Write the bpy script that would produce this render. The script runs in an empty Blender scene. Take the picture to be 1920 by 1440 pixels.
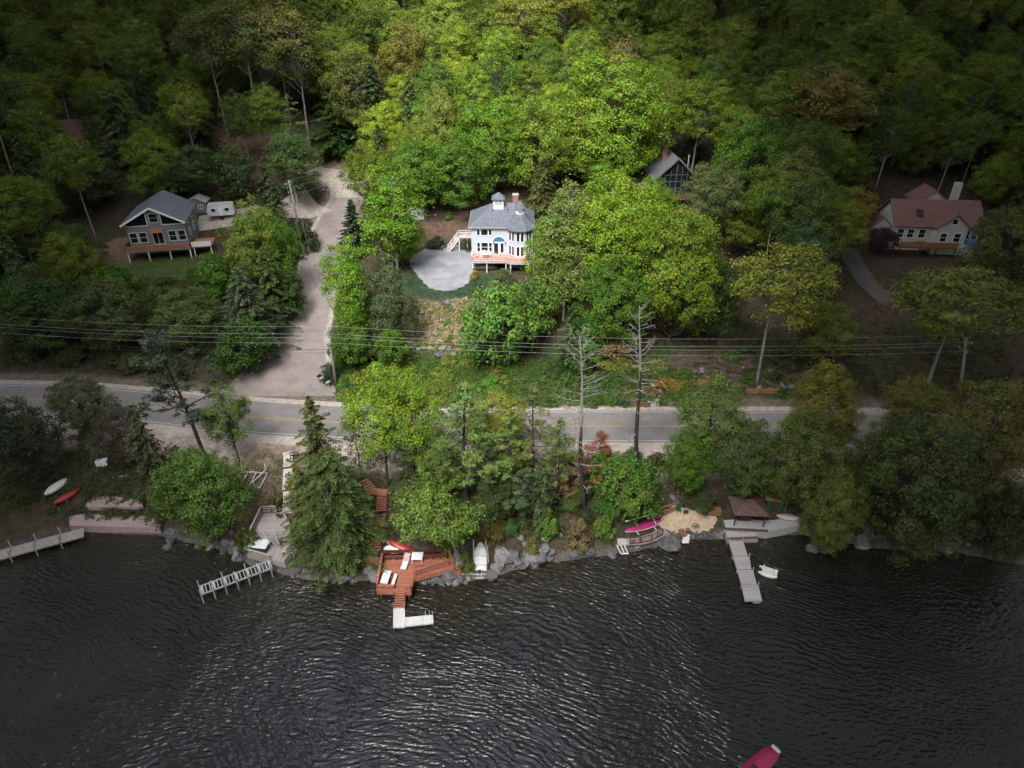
import bpy, math, random
import numpy as np
from mathutils import Vector, Matrix, noise as mnoise

SC = bpy.context.scene
COL = SC.collection
R = math.radians
PI = math.pi

# ------------------------------------------------------------------ camera
CAM_Z = 57.0
PITCH = R(31.5)
FOC = 1280.0          # focal length in photograph pixels (1920 wide)
cp, sp = math.cos(PITCH), math.sin(PITCH)


def ray(px, py):
    u = (px - 960.0) / FOC
    v = (py - 720.0) / FOC
    return (u, cp - v * sp, -sp - v * cp)


def at_z(px, py, z):
    d = ray(px, py)
    t = (z - CAM_Z) / d[2]
    return Vector((d[0] * t, d[1] * t, z))


def at_y(px, py, y):
    d = ray(px, py)
    t = y / d[1]
    return Vector((d[0] * t, y, CAM_Z + d[2] * t))


def proj(p):
    x, y, z = p[0], p[1], p[2] - CAM_Z
    dep = y * cp - z * sp
    up = y * sp + z * cp
    return 960 + FOC * x / dep, 720 - FOC * up / dep, dep


# ------------------------------------------------------------------ object helpers
def tag(o, label=None, cat=None, group=None, kind=None):
    if label:
        o['label'] = label
    if cat:
        o['category'] = cat
    if group:
        o['group'] = group
    if kind:
        o['kind'] = kind
    return o


def thing(name, label, cat, loc=(0, 0, 0), rotz=0.0, group=None):
    o = bpy.data.objects.new(name, None)
    COL.objects.link(o)
    o.location = loc
    o.rotation_euler = (0, 0, rotz)
    o.empty_display_size = 0.3
    return tag(o, label, cat, group)


def copy_tree(o, parent=None):
    c = o.copy()
    COL.objects.link(c)
    if parent is not None:
        c.parent = parent
    for ch in list(o.children):
        copy_tree(ch, c)
    return c


class MB:
    """collects shapes, builds them as one mesh object"""

    def __init__(self):
        self.v = []
        self.f = []

    def add(self, vs, fs):
        n = len(self.v)
        self.v.extend([tuple(p) for p in vs])
        self.f.extend([tuple(i + n for i in q) for q in fs])
        return self

    def box(self, c, s, rz=0.0, rx=0.0, ry=0.0):
        hx, hy, hz = s[0] / 2, s[1] / 2, s[2] / 2
        M = Matrix.Translation(c) @ Matrix.Rotation(rz, 4, 'Z') @ Matrix.Rotation(ry, 4, 'Y') @ Matrix.Rotation(rx, 4, 'X')
        vs = [M @ Vector((x, y, z)) for z in (-hz, hz) for x, y in ((-hx, -hy), (hx, -hy), (hx, hy), (-hx, hy))]
        return self.add(vs, [(3, 2, 1, 0), (4, 5, 6, 7), (0, 1, 5, 4), (1, 2, 6, 5), (2, 3, 7, 6), (3, 0, 4, 7)])

    def bar(self, a, b, w, h, up=(0, 0, 1)):
        """rectangular bar from a to b, w across, h along 'up'"""
        a = Vector(a); b = Vector(b)
        d = (b - a)
        if d.length < 1e-6:
            return self
        d.normalize()
        u = Vector(up)
        s = d.cross(u)
        if s.length < 1e-4:
            s = d.cross(Vector((0, 1, 0)))
        s.normalize()
        u = s.cross(d)
        vs = []
        for p in (a, b):
            for i, j in ((-1, -1), (1, -1), (1, 1), (-1, 1)):
                vs.append(p + s * (w / 2 * i) + u * (h / 2 * j))
        return self.add(vs, [(3, 2, 1, 0), (4, 5, 6, 7), (0, 1, 5, 4), (1, 2, 6, 5), (2, 3, 7, 6), (3, 0, 4, 7)])

    def tube(self, pts, rad, n=8, cap=True):
        pts = [Vector(p) for p in pts]
        if not hasattr(rad, '__len__'):
            rad = [rad] * len(pts)
        vs = []
        ref = None
        for i, p in enumerate(pts):
            d = (pts[min(i + 1, len(pts) - 1)] - pts[max(i - 1, 0)])
            if d.length < 1e-9:
                d = Vector((0, 0, 1))
            d.normalize()
            if ref is None:
                ref = Vector((1, 0, 0)) if abs(d.x) < 0.8 else Vector((0, 1, 0))
            s = ref - d * ref.dot(d)
            if s.length < 1e-6:
                s = Vector((0, 1, 0)).cross(d)
            s.normalize()
            ref = s
            t = d.cross(s)
            for k in range(n):
                a = 2 * PI * k / n
                vs.append(p + (s * math.cos(a) + t * math.sin(a)) * rad[i])
        fs = []
        for i in range(len(pts) - 1):
            for k in range(n):
                k2 = (k + 1) % n
                fs.append((i * n + k, i * n + k2, (i + 1) * n + k2, (i + 1) * n + k))
        if cap:
            fs.append(tuple(reversed(range(n))))
            m = (len(pts) - 1) * n
            fs.append(tuple(range(m, m + n)))
        return self.add(vs, fs)

    def prism(self, poly, z0, z1):
        """vertical prism over an xy polygon; z0, z1 may be numbers or lists"""
        a = sum(poly[i][0] * poly[(i + 1) % len(poly)][1] - poly[(i + 1) % len(poly)][0] * poly[i][1] for i in range(len(poly)))
        poly = list(poly)
        if a < 0:
            poly.reverse()
        n = len(poly)
        vs = [(p[0], p[1], z0) for p in poly] + [(p[0], p[1], z1) for p in poly]
        fs = [tuple(reversed(range(n))), tuple(range(n, 2 * n))]
        for i in range(n):
            j = (i + 1) % n
            fs.append((i, j, n + j, n + i))
        return self.add(vs, fs)

    def lathe(self, prof, c=(0, 0, 0), n=16):
        vs = []
        for r, z in prof:
            for k in range(n):
                a = 2 * PI * k / n
                vs.append((c[0] + r * math.cos(a), c[1] + r * math.sin(a), c[2] + z))
        fs = []
        for i in range(len(prof) - 1):
            for k in range(n):
                k2 = (k + 1) % n
                fs.append((i * n + k, i * n + k2, (i + 1) * n + k2, (i + 1) * n + k))
        fs.append(tuple(reversed(range(n))))
        m = (len(prof) - 1) * n
        fs.append(tuple(range(m, m + n)))
        return self.add(vs, fs)

    def build(self, name, mat, parent=None, world=False, smooth=False, bevel=0.0):
        v = self.v
        if world and parent is not None:
            M = (Matrix.Translation(parent.location) @ Matrix.Rotation(parent.rotation_euler.z, 4, 'Z')).inverted()
            v = [M @ Vector(p) for p in v]
        me = bpy.data.meshes.new(name)
        me.from_pydata([tuple(p) for p in v], [], self.f)
        me.update()
        if mat is not None:
            me.materials.append(mat)
        if smooth:
            me.polygons.foreach_set('use_smooth', [True] * len(me.polygons))
        o = bpy.data.objects.new(name, me)
        COL.objects.link(o)
        if parent is not None:
            o.parent = parent
        if bevel:
            b = o.modifiers.new('bevel', 'BEVEL')
            b.width = bevel
            b.segments = 2
            b.limit_method = 'ANGLE'
        return o


def np_mesh(name, verts, faces, mat, parent=None, smooth=False, tint=None):
    """fast mesh from numpy: verts (n,3), faces (m,k) all the same size"""
    me = bpy.data.meshes.new(name)
    n, (m, k) = len(verts), faces.shape
    me.vertices.add(n)
    me.vertices.foreach_set('co', np.ascontiguousarray(verts, dtype=np.float32).ravel())
    me.loops.add(m * k)
    me.loops.foreach_set('vertex_index', np.ascontiguousarray(faces, dtype=np.int32).ravel())
    me.polygons.add(m)
    me.polygons.foreach_set('loop_start', np.arange(0, m * k, k, dtype=np.int32))
    me.polygons.foreach_set('loop_total', np.full(m, k, dtype=np.int32))
    if smooth:
        me.polygons.foreach_set('use_smooth', np.ones(m, dtype=bool))
    me.update(calc_edges=True)
    if tint is not None:
        ca = me.color_attributes.new('tint', 'FLOAT_COLOR', 'POINT')
        col = np.ones((n, 4), dtype=np.float32)
        col[:, :tint.shape[1]] = tint
        ca.data.foreach_set('color', col.ravel())
    if mat is not None:
        me.materials.append(mat)
    if name is None:
        return me
    o = bpy.data.objects.new(name, me)
    COL.objects.link(o)
    if parent is not None:
        o.parent = parent
    return o


# ------------------------------------------------------------------ materials
def nodes(name):
    m = bpy.data.materials.new(name)
    m.use_nodes = True
    nt = m.node_tree
    nt.nodes.clear()
    out = nt.nodes.new('ShaderNodeOutputMaterial')
    return m, nt, nt.nodes, nt.links, out


def ramp(nd, stops):
    r = nd.new('ShaderNodeValToRGB')
    el = r.color_ramp.elements
    el[0].position, el[0].color = stops[0][0], (*stops[0][1], 1)
    el[1].position, el[1].color = stops[-1][0], (*stops[-1][1], 1)
    for p, c in stops[1:-1]:
        e = el.new(p)
        e.color = (*c, 1)
    return r


def pmat(name, col, rough=0.7, var=0.25, scale=3.0, bump=0.0, spec=0.3, metal=0.0, stretch=(1, 1, 1), detail=5, fine=True):
    """weathered plain surface: noise-mottled colour, optional bump"""
    m, nt, nd, ln, out = nodes(name)
    b = nd.new('ShaderNodeBsdfPrincipled')
    tc = nd.new('ShaderNodeTexCoord')
    mp = nd.new('ShaderNodeMapping')
    mp.inputs['Scale'].default_value = stretch
    ln.new(tc.outputs['Object'], mp.inputs['Vector'])
    n1 = nd.new('ShaderNodeTexNoise')
    n1.inputs['Scale'].default_value = scale
    n1.inputs['Detail'].default_value = detail
    n1.inputs['Roughness'].default_value = 0.65
    ln.new(mp.outputs[0], n1.inputs['Vector'])
    lo = tuple(c * (1 - var) for c in col)
    hi = tuple(min(1, c * (1 + var)) for c in col)
    r = ramp(nd, [(0.3, lo), (0.7, hi)])
    ln.new(n1.outputs['Fac'], r.inputs[0])
    ln.new(r.outputs[0], b.inputs['Base Color'])
    b.inputs['Roughness'].default_value = rough
    b.inputs['Specular IOR Level'].default_value = spec
    b.inputs['Metallic'].default_value = metal
    if bump:
        bp = nd.new('ShaderNodeBump')
        bp.inputs['Strength'].default_value = bump
        bp.inputs['Distance'].default_value = 0.05
        ln.new(n1.outputs['Fac'], bp.inputs['Height'])
        ln.new(bp.outputs[0], b.inputs['Normal'])
    ln.new(b.outputs[0], out.inputs[0])
    return m


def plank_mat(name, col, width=0.14, axis='Y', var=0.22, rough=0.75, gap=0.35):
    """boards running along the other axis, 'axis' is the direction the board edges step in"""
    m, nt, nd, ln, out = nodes(name)
    b = nd.new('ShaderNodeBsdfPrincipled')
    tc = nd.new('ShaderNodeTexCoord')
    sx = nd.new('ShaderNodeSeparateXYZ')
    ln.new(tc.outputs['Object'], sx.inputs[0])
    src = sx.outputs[axis]
    dv = nd.new('ShaderNodeMath'); dv.operation = 'DIVIDE'; dv.inputs[1].default_value = width
    ln.new(src, dv.inputs[0])
    fl = nd.new('ShaderNodeMath'); fl.operation = 'FLOOR'
    ln.new(dv.outputs[0], fl.inputs[0])
    fr = nd.new('ShaderNodeMath'); fr.operation = 'FRACT'
    ln.new(dv.outputs[0], fr.inputs[0])
    wn = nd.new('ShaderNodeTexWhiteNoise'); wn.noise_dimensions = '1D'
    ln.new(fl.outputs[0], wn.inputs['W'])
    n1 = nd.new('ShaderNodeTexNoise')
    n1.inputs['Scale'].default_value = 2.2
    n1.inputs['Detail'].default_value = 6
    ln.new(tc.outputs['Object'], n1.inputs['Vector'])
    mx = nd.new('ShaderNodeMath'); mx.operation = 'ADD'
    ln.new(wn.outputs['Value'], mx.inputs[0]); ln.new(n1.outputs['Fac'], mx.inputs[1])
    hf = nd.new('ShaderNodeMath'); hf.operation = 'MULTIPLY'; hf.inputs[1].default_value = 0.5
    ln.new(mx.outputs[0], hf.inputs[0])
    r = ramp(nd, [(0.2, tuple(c * (1 - var) for c in col)), (0.8, tuple(min(1, c * (1 + var)) for c in col))])
    ln.new(hf.outputs[0], r.inputs[0])
    gp = nd.new('ShaderNodeMath'); gp.operation = 'LESS_THAN'; gp.inputs[1].default_value = 0.1
    ln.new(fr.outputs[0], gp.inputs[0])
    mc = nd.new('ShaderNodeMix'); mc.data_type = 'RGBA'; mc.blend_type = 'MIX'
    ln.new(gp.outputs[0], mc.inputs['Factor'])
    ln.new(r.outputs[0], mc.inputs['A'])
    mc.inputs['B'].default_value = (*[c * gap for c in col], 1)
    ln.new(mc.outputs['Result'], b.inputs['Base Color'])
    b.inputs['Roughness'].default_value = rough
    b.inputs['Specular IOR Level'].default_value = 0.25
    ln.new(b.outputs[0], out.inputs[0])
    return m


def leaf_mat(name, transl=0.35):
    m, nt, nd, ln, out = nodes(name)
    oi = nd.new('ShaderNodeObjectInfo')
    at = nd.new('ShaderNodeAttribute'); at.attribute_name = 'tint'
    sx = nd.new('ShaderNodeSeparateColor')
    ln.new(at.outputs['Color'], sx.inputs[0])
    hs = nd.new('ShaderNodeHueSaturation')
    ln.new(oi.outputs['Color'], hs.inputs['Color'])
    ln.new(sx.outputs['Green'], hs.inputs['Hue'])
    ln.new(sx.outputs['Red'], hs.inputs['Value'])
    ln.new(sx.outputs['Blue'], hs.inputs['Saturation'])
    d = nd.new('ShaderNodeBsdfPrincipled')
    d.inputs['Roughness'].default_value = 0.55
    d.inputs['Specular IOR Level'].default_value = 0.25
    ln.new(hs.outputs[0], d.inputs['Base Color'])
    hs2 = nd.new('ShaderNodeHueSaturation')
    hs2.inputs['Hue'].default_value = 0.485
    hs2.inputs['Value'].default_value = 1.25
    ln.new(hs.outputs[0], hs2.inputs['Color'])
    t = nd.new('ShaderNodeBsdfTranslucent')
    ln.new(hs2.outputs[0], t.inputs['Color'])
    mx = nd.new('ShaderNodeMixShader'); mx.inputs[0].default_value = transl
    ln.new(d.outputs[0], mx.inputs[1]); ln.new(t.outputs[0], mx.inputs[2])
    ln.new(mx.outputs[0], out.inputs[0])
    return m


def glass_mat(name, col=(0.015, 0.018, 0.02)):
    m, nt, nd, ln, out = nodes(name)
    b = nd.new('ShaderNodeBsdfPrincipled')
    b.inputs['Base Color'].default_value = (*col, 1)
    b.inputs['Roughness'].default_value = 0.06
    b.inputs['Specular IOR Level'].default_value = 0.5
    ln.new(b.outputs[0], out.inputs[0])
    return m


def shingle_mat(name, col, var=0.3):
    m, nt, nd, ln, out = nodes(name)
    b = nd.new('ShaderNodeBsdfPrincipled')
    tc = nd.new('ShaderNodeTexCoord')
    br = nd.new('ShaderNodeTexVoronoi')
    br.inputs['Scale'].default_value = 8
    ln.new(tc.outputs['Object'], br.inputs['Vector'])
    r = ramp(nd, [(0.0, tuple(c * (1 - var) for c in col)), (1.0, tuple(c * (1 + var) for c in col))])
    sx = nd.new('ShaderNodeSeparateColor')
    ln.new(br.outputs['Color'], sx.inputs[0])
    ln.new(sx.outputs['Red'], r.inputs[0])
    ln.new(r.outputs[0], b.inputs['Base Color'])
    b.inputs['Roughness'].default_value = 0.85
    b.inputs['Specular IOR Level'].default_value = 0.2
    ln.new(b.outputs[0], out.inputs[0])
    return m


def brick_mat(name, c1, c2, mortar):
    m, nt, nd, ln, out = nodes(name)
    b = nd.new('ShaderNodeBsdfPrincipled')
    tc = nd.new('ShaderNodeTexCoord')
    mp = nd.new('ShaderNodeMapping'); mp.inputs['Rotation'].default_value = (R(90), 0, 0)
    ln.new(tc.outputs['Object'], mp.inputs[0])
    br = nd.new('ShaderNodeTexBrick')
    br.inputs['Scale'].default_value = 3.0
    br.inputs['Color1'].default_value = (*c1, 1)
    br.inputs['Color2'].default_value = (*c2, 1)
    br.inputs['Mortar'].default_value = (*mortar, 1)
    br.inputs['Mortar Size'].default_value = 0.03
    ln.new(mp.outputs[0], br.inputs['Vector'])
    ln.new(br.outputs['Color'], b.inputs['Base Color'])
    b.inputs['Roughness'].default_value = 0.9
    ln.new(b.outputs[0], out.inputs[0])
    return m


M = {}
M['leaf'] = leaf_mat('leaf', .22)
M['needle'] = leaf_mat('needle', 0.12)
M['bark'] = pmat('bark', (0.11, 0.095, 0.085), 0.9, 0.4, 4, 0.4, 0.1, stretch=(2, 2, .5))
M['dark_bark'] = pmat('dark_bark', (0.055, 0.048, 0.045), 0.9, 0.4, 4, 0.4, 0.1, stretch=(2, 2, .5))
M['grey_bark'] = pmat('grey_bark', (0.25, 0.23, 0.215), 0.9, 0.35, 3, 0.3, 0.1, stretch=(2, 2, .6))
M['birch_bark'] = pmat('birch_bark', (0.5, 0.48, 0.45), 0.8, 0.35, 3, 0.2, 0.1, stretch=(1, 1, 4))
M['dead_wood'] = pmat('dead_wood', (0.3, 0.28, 0.265), 0.9, 0.3, 4, 0.2, 0.1)
M['white_paint'] = pmat('white_paint', (0.6, 0.62, 0.65), 0.55, 0.05, 1.2, 0, 0.3)
M['white_trim'] = pmat('white_trim', (0.8, 0.8, 0.8), 0.5, 0.04, 2, 0, 0.3)
M['white_plastic'] = pmat('white_plastic', (0.78, 0.78, 0.78), 0.4, 0.05, 2, 0, 0.4)
M['grey_siding'] = plank_mat('grey_siding', (0.2, 0.215, 0.23), 0.2, 'Z', 0.08, 0.7, 0.75)
M['white_siding'] = plank_mat('white_siding', (0.5, 0.55, 0.615), 0.2, 'Z', 0.04, 0.6, 0.86)
M['pale_siding'] = plank_mat('pale_siding', (0.5, 0.5, 0.47), 0.2, 'Z', 0.05, 0.7, 0.8)
M['glass'] = glass_mat('glass')
M['teal_glass'] = pmat('teal_glass', (0.05, 0.2, 0.32), 0.3, 0.2, 2)
M['grey_shingle'] = shingle_mat('grey_shingle', (0.128, 0.138, 0.165), .38)
M['brown_shingle'] = shingle_mat('brown_shingle', (0.125, 0.078, 0.07), .3)
M['red_shingle'] = shingle_mat('red_shingle', (0.17, 0.095, 0.085), .3)
M['slate_roof'] = shingle_mat('slate_roof', (0.15, 0.145, 0.15), .2)
M['pale_metal'] = pmat('pale_metal', (0.42, 0.43, 0.45), 0.5, 0.12, 1.5, 0, 0.4)
M['galvanised'] = pmat('galvanised', (0.5, 0.51, 0.52), 0.45, 0.12, 3, 0, 0.5, 0.3)
M['dark_metal'] = pmat('dark_metal', (0.05, 0.05, 0.055), 0.5, 0.2, 3)
M['brick'] = brick_mat('brick', (0.28, 0.12, 0.1), (0.2, 0.085, 0.075), (0.3, 0.26, 0.24))
M['concrete'] = pmat('concrete', (0.42, 0.41, 0.4), 0.9, 0.15, 2, .1)
M['red_deck_x'] = plank_mat('red_deck_x', (0.38, 0.145, 0.09), 0.145, 'Y', 0.3, 0.7, .55)
M['red_wood'] = pmat('red_wood', (0.37, 0.145, 0.093), 0.7, 0.25, 2.5, 0, .25, stretch=(1, 1, 1))
M['dark_red_wood'] = pmat('dark_red_wood', (0.13, 0.04, 0.035), 0.75, 0.25, 2.5)
M['pink_deck'] = plank_mat('pink_deck', (0.5, 0.25, 0.2), 0.14, 'Y', 0.12, 0.75, .6)
M['grey_deck_x'] = plank_mat('grey_deck_x', (0.33, 0.29, 0.27), 0.15, 'Y', 0.2, 0.8, .45)
M['grey_deck_y'] = plank_mat('grey_deck_y', (0.33, 0.29, 0.27), 0.15, 'X', 0.2, 0.8, .45)
M['old_deck'] = plank_mat('old_deck', (0.14, 0.13, 0.125), 0.16, 'X', 0.3, 0.85, .35)
M['grey_wood'] = pmat('grey_wood', (0.35, 0.32, 0.3), 0.8, 0.2, 3, 0, .2)
M['pale_wood'] = pmat('pale_wood', (0.48, 0.44, 0.4), 0.8, 0.18, 3, 0, .2)
M['brown_wood'] = pmat('brown_wood', (0.2, 0.1, 0.06), 0.75, 0.25, 3)
M['dark_wood'] = pmat('dark_wood', (0.05, 0.035, 0.028), 0.75, 0.25, 3)
M['orange_wood'] = pmat('orange_wood', (0.28, 0.14, 0.06), 0.8, 0.25, 2.5)
M['dock_panel'] = plank_mat('dock_panel', (0.62, 0.62, 0.62), 0.2, 'X', 0.1, 0.6, .7)
M['dock_plank'] = plank_mat('dock_plank', (0.4, 0.37, 0.36), 0.16, 'Y', 0.15, 0.75, .6)
M['red_hull'] = pmat('red_hull', (0.33, 0.03, 0.025), 0.35, 0.15, 2, 0, .5)
M['magenta_hull'] = pmat('magenta_hull', (0.52, 0.03, 0.2), 0.35, 0.12, 2, 0, .5)
M['crimson_hull'] = pmat('crimson_hull', (0.3, 0.025, 0.085), 0.4, 0.12, 2, 0, .4)
M['white_hull'] = pmat('white_hull', (0.72, 0.71, 0.66), 0.35, 0.08, 2, 0, .5)
M['boat_cover'] = pmat('boat_cover', (0.66, 0.67, 0.68), 0.7, 0.1, 1.5, .2, .2)
M['cabin_frame'] = pmat('cabin_frame', (0.09, 0.1, 0.105), 0.7, 0.2, 3)
M['rock'] = pmat('rock', (0.12, 0.118, 0.12), 0.85, 0.7, 2.6, 1.0, .25, detail=8)
M['pale_rock'] = pmat('pale_rock', (0.2, 0.195, 0.192), 0.85, 0.6, 2.6, 1.0, .25, detail=8)
M['green_plastic'] = pmat('green_plastic', (0.02, 0.075, 0.05), 0.5, 0.15, 2)
M['pattern_cloth'] = pmat('pattern_cloth', (0.5, 0.3, 0.27), 0.9, 0.5, 9, 0, .1)
M['black_plastic'] = pmat('black_plastic', (0.02, 0.021, 0.023), 0.5, 0.2, 3)
M['pole_wood'] = pmat('pole_wood', (0.3, 0.28, 0.265), 0.85, 0.2, 3, stretch=(2, 2, .5))
M['wire'] = pmat('wire', (0.33, 0.33, 0.34), 0.5, 0.05, 1)
M['dark_wire'] = pmat('dark_wire', (0.03, 0.03, 0.03), 0.5, 0.05, 1)
M['pink_paving'] = pmat('pink_paving', (0.4, 0.3, 0.29), 0.9, 0.2, 3)
M['brown_earth'] = pmat('brown_earth', (0.15, 0.1, 0.08), 0.95, 0.35, 2, .3)
M['sand'] = pmat('sand', (0.46, 0.35, 0.24), 0.95, 0.25, 2.5, .2, .1)
M['blue_cloth'] = pmat('blue_cloth', (0.1, 0.2, 0.4), 0.8, 0.1, 2)
# ------------------------------------------------------------------ terrain shape
_shore_px = [(-700, 1090), (-200, 1062), (0, 1040), (90, 1010), (150, 995), (300, 1003), (420, 1030), (470, 1058), (560, 1082), (640, 1092),
             (700, 1086), (780, 1092), (870, 1092), (935, 1078), (960, 1068), (1030, 1053), (1090, 1046), (1150, 1038), (1200, 1030),
             (1260, 1017), (1300, 1011), (1350, 1010), (1420, 1008), (1500, 1000), (1560, 1010), (1640, 1028), (1780, 1032), (1920, 1058), (2150, 1060), (2700, 1090)]
_sh = sorted([tuple(at_z(x, y, 0.0))[:2] for x, y in _shore_px])
_shx = np.array([p[0] for p in _sh]); _shy = np.array([p[1] for p in _sh])
ROAD_Z = 4.2
_road_px = [(-800, 745), (-200, 744), (0, 746), (150, 751), (300, 765), (480, 783), (700, 796), (850, 799), (1000, 799), (1230, 799), (1450, 800), (1650, 802),
            (1920, 808), (2150, 812), (2800, 830)]
_rd = sorted([tuple(at_z(x, y, ROAD_Z))[:2] for x, y in _road_px])
_rdx = np.array([p[0] for p in _rd]); _rdy = np.array([p[1] for p in _rd])


def smooth_interp(xs, ys):
    gx = np.linspace(xs[0], xs[-1], 400)
    gy = np.interp(gx, xs, ys)
    k = np.ones(9) / 9
    for _ in range(2):
        gy = np.convolve(np.pad(gy, 4, mode='edge'), k, mode='valid')
    return gx, gy


_rgx, _rgy = smooth_interp(_rdx, _rdy)


def Ys(x):
    return np.interp(x, _shx, _shy)


def Yr(x):
    return np.interp(x, _rgx, _rgy)


_ps = np.array([-1000, 5.0, 9, 18.5, 20.2, 25, 28.5, 47, 56, 220, 520, 3000])
_pz = np.array([4.2, 4.2, 4.6, 6.3, 7.4, 10.4, 11.3, 12.0, 15.6, 56.6, 150, 400.])


def wob(x, y, s, seed=0):
    """cheap smooth noise from sines, about -1..1"""
    a = np.sin(x * s + 1.3 * seed + 2.1 * np.sin(y * s * .7 + seed)) + np.sin(y * s * 1.1 + 2.7 * seed + 1.7 * np.sin(x * s * .8 + 2 * seed))
    return a * .5


def smst(a, b, x):
    t = np.clip((x - a) / (b - a), 0, 1)
    return t * t * (3 - 2 * t)


PATH = None     # side road: array of (x, y, z)


def h(x, y, path=True):
    x = np.asarray(x, dtype=float); y = np.asarray(y, dtype=float)
    s = y - Yr(x)
    d = y - Ys(x)
    up = np.interp(s, _ps, _pz)
    up = up + wob(x, y, .09, 3) * .9 * smst(60, 90, s) + wob(x, y, .35, 1) * .18 * smst(7, 12, s) * (1 - smst(26, 29, s) * (1 - smst(48, 56, s)))
    span = np.maximum(Yr(x) - 6.0 - Ys(x), 3.0)
    t = np.clip(d / span, 0, 1)
    low = np.where(d > 0, .35 * np.clip(d / .5, 0, 1) + 3.85 * t ** .85, np.maximum(-3.5, d * .4))
    low = low + wob(x, y, .8, 5) * .12 * smst(.5, 2, d) * (1 - smst(.75, .95, t))
    z = np.where(s < -6, low, np.where(s < 5, ROAD_Z, up))
    if path and PATH is not None:
        X = x.ravel(); Y = y.ravel(); Z = z.ravel().copy()
        best = np.full(X.shape, 1e9); bz = np.zeros(X.shape)
        for (x0, y0, z0), (x1, y1, z1) in zip(PATH[:-1], PATH[1:]):
            dx, dy = x1 - x0, y1 - y0
            L2 = dx * dx + dy * dy + 1e-9
            u = np.clip(((X - x0) * dx + (Y - y0) * dy) / L2, 0, 1)
            dd = np.hypot(X - x0 - u * dx, Y - y0 - u * dy)
            zz = z0 + u * (z1 - z0)
            k = dd < best
            best = np.where(k, dd, best); bz = np.where(k, zz, bz)
        w = 1 - smst(4.6, 10.5, best)
        w = w * smst(5.0, 8.0, Y - Yr(X))
        Z = Z * (1 - w) + bz * w
        z = Z.reshape(z.shape)
    return z


def hz(x, y):
    return float(h(np.array([x]), np.array([y]))[0])


def G(px, py, lo=30.0, hi=700.0):
    """photo pixel -> point on the ground"""
    d = np.array(ray(px, py))
    ts = np.concatenate([np.arange(lo, 200, .5), np.arange(200, hi, 2.)])
    P = d[None, :] * ts[:, None] + np.array([0, 0, CAM_Z])
    g = np.maximum(h(P[:, 0], P[:, 1]), 0.0)
    below = P[:, 2] - g
    i = int(np.argmax(below < 0))
    if below[i] >= 0:
        i = len(ts) - 1
    a, b = ts[max(i - 1, 0)], ts[i]
    for _ in range(25):
        m = (a + b) / 2
        p = d * m + np.array([0, 0, CAM_Z])
        if p[2] - max(hz(p[0], p[1]), 0) < 0:
            b = m
        else:
            a = m
    p = d * b + np.array([0, 0, CAM_Z])
    return Vector(p)


# side road control points (centre line, photograph pixels) and half widths
_side_px = [(522, 735), (548, 665), (574, 590), (594, 520), (610, 455), (634, 400), (653, 368), (645, 343), (618, 326), (590, 316)]
_pts = [G(x, y) for x, y in _side_px]
for _ in range(6):
    L = [0]
    for a, b in zip(_pts[:-1], _pts[1:]):
        L.append(L[-1] + (b.xy - a.xy).length)
    zend = 17.5
    zs = [4.25 + (zend - 4.25) * (l / L[-1]) ** .95 for l in L]
    _pts = [at_z(x, y, z) for (x, y), z in zip(_side_px, zs)]
PATH = np.array([tuple(p) for p in _pts])


def catmull(P, n=8):
    P = [np.array(p, float) for p in P]
    out = []
    for i in range(len(P) - 1):
        p0 = P[max(i - 1, 0)]; p1 = P[i]; p2 = P[i + 1]; p3 = P[min(i + 2, len(P) - 1)]
        for k in range(n):
            t = k / n
            out.append(.5 * ((2 * p1) + (-p0 + p2) * t + (2 * p0 - 5 * p1 + 4 * p2 - p3) * t * t + (-p0 + 3 * p1 - 3 * p2 + p3) * t ** 3))
    out.append(P[-1])
    return np.array(out)


PATH = catmull(PATH, 4)


# ------------------------------------------------------------------ ground sheet
def axis(segs):
    out = []
    for a, b, st in segs:
        out.append(np.arange(a, b, st))
    out.append(np.array([segs[-1][1]]))
    return np.concatenate(out)


gx = axis([(-1500, -500, 100), (-500, -160, 20), (-160, -95, 3), (-95, -45, 1.2), (-45, 45, .7), (45, 95, 1.2), (95, 160, 3), (160, 500, 20), (500, 1500, 100)])
gy = axis([(-20, 38, 8), (38, 112, .7), (112, 160, 1.2), (160, 330, 4), (330, 600, 20), (600, 1700, 100)])
GX, GY = np.meshgrid(gx, gy)
GZ = h(GX, GY)
nx, ny = len(gx), len(gy)
V = np.stack([GX.ravel(), GY.ravel(), GZ.ravel()], 1)
ii = np.arange(nx * ny).reshape(ny, nx)
F = np.stack([ii[:-1, :-1].ravel(), ii[:-1, 1:].ravel(), ii[1:, 1:].ravel(), ii[1:, :-1].ravel()], 1)

S_ = GY - Yr(GX)
D_ = GY - Ys(GX)


def mixc(base, col, w):
    return base * (1 - w[..., None]) + np.array(col)[None, None, :] * w[..., None]


rngn = np.random.default_rng(5)
C = np.zeros(GX.shape + (3,)) + np.array((0.075, 0.058, 0.042))             # forest litter
nz1 = wob(GX, GY, .5, 2) * .5 + wob(GX, GY, 1.3, 7) * .5
C = mixc(C, (0.05, 0.065, 0.022), smst(-.2, .6, nz1) * .7)
C = mixc(C, (0.045, 0.075, 0.02), (smst(5.5, 8, S_) * (1 - smst(17, 19, S_)) * (np.abs(GX) < 40)) * .8)      # green strip above the road
scr = smst(17, 19, S_) * (1 - smst(26.5, 28.5, S_ + nz1)) * smst(-24, -20, GX) * (1 - smst(0, 4, GX))
C = mixc(C, (0.19, 0.155, 0.1), scr * smst(-.5, .4, nz1) * .85)             # dry scrub slope
lawn = smst(26.0, 27.5, S_ + nz1 * .4) * (1 - smst(34.5, 36, S_)) * smst(-21, -19, GX) * (1 - smst(-1, 1, GX))
C = mixc(C, (0.04, 0.07, 0.036), lawn)
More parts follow.
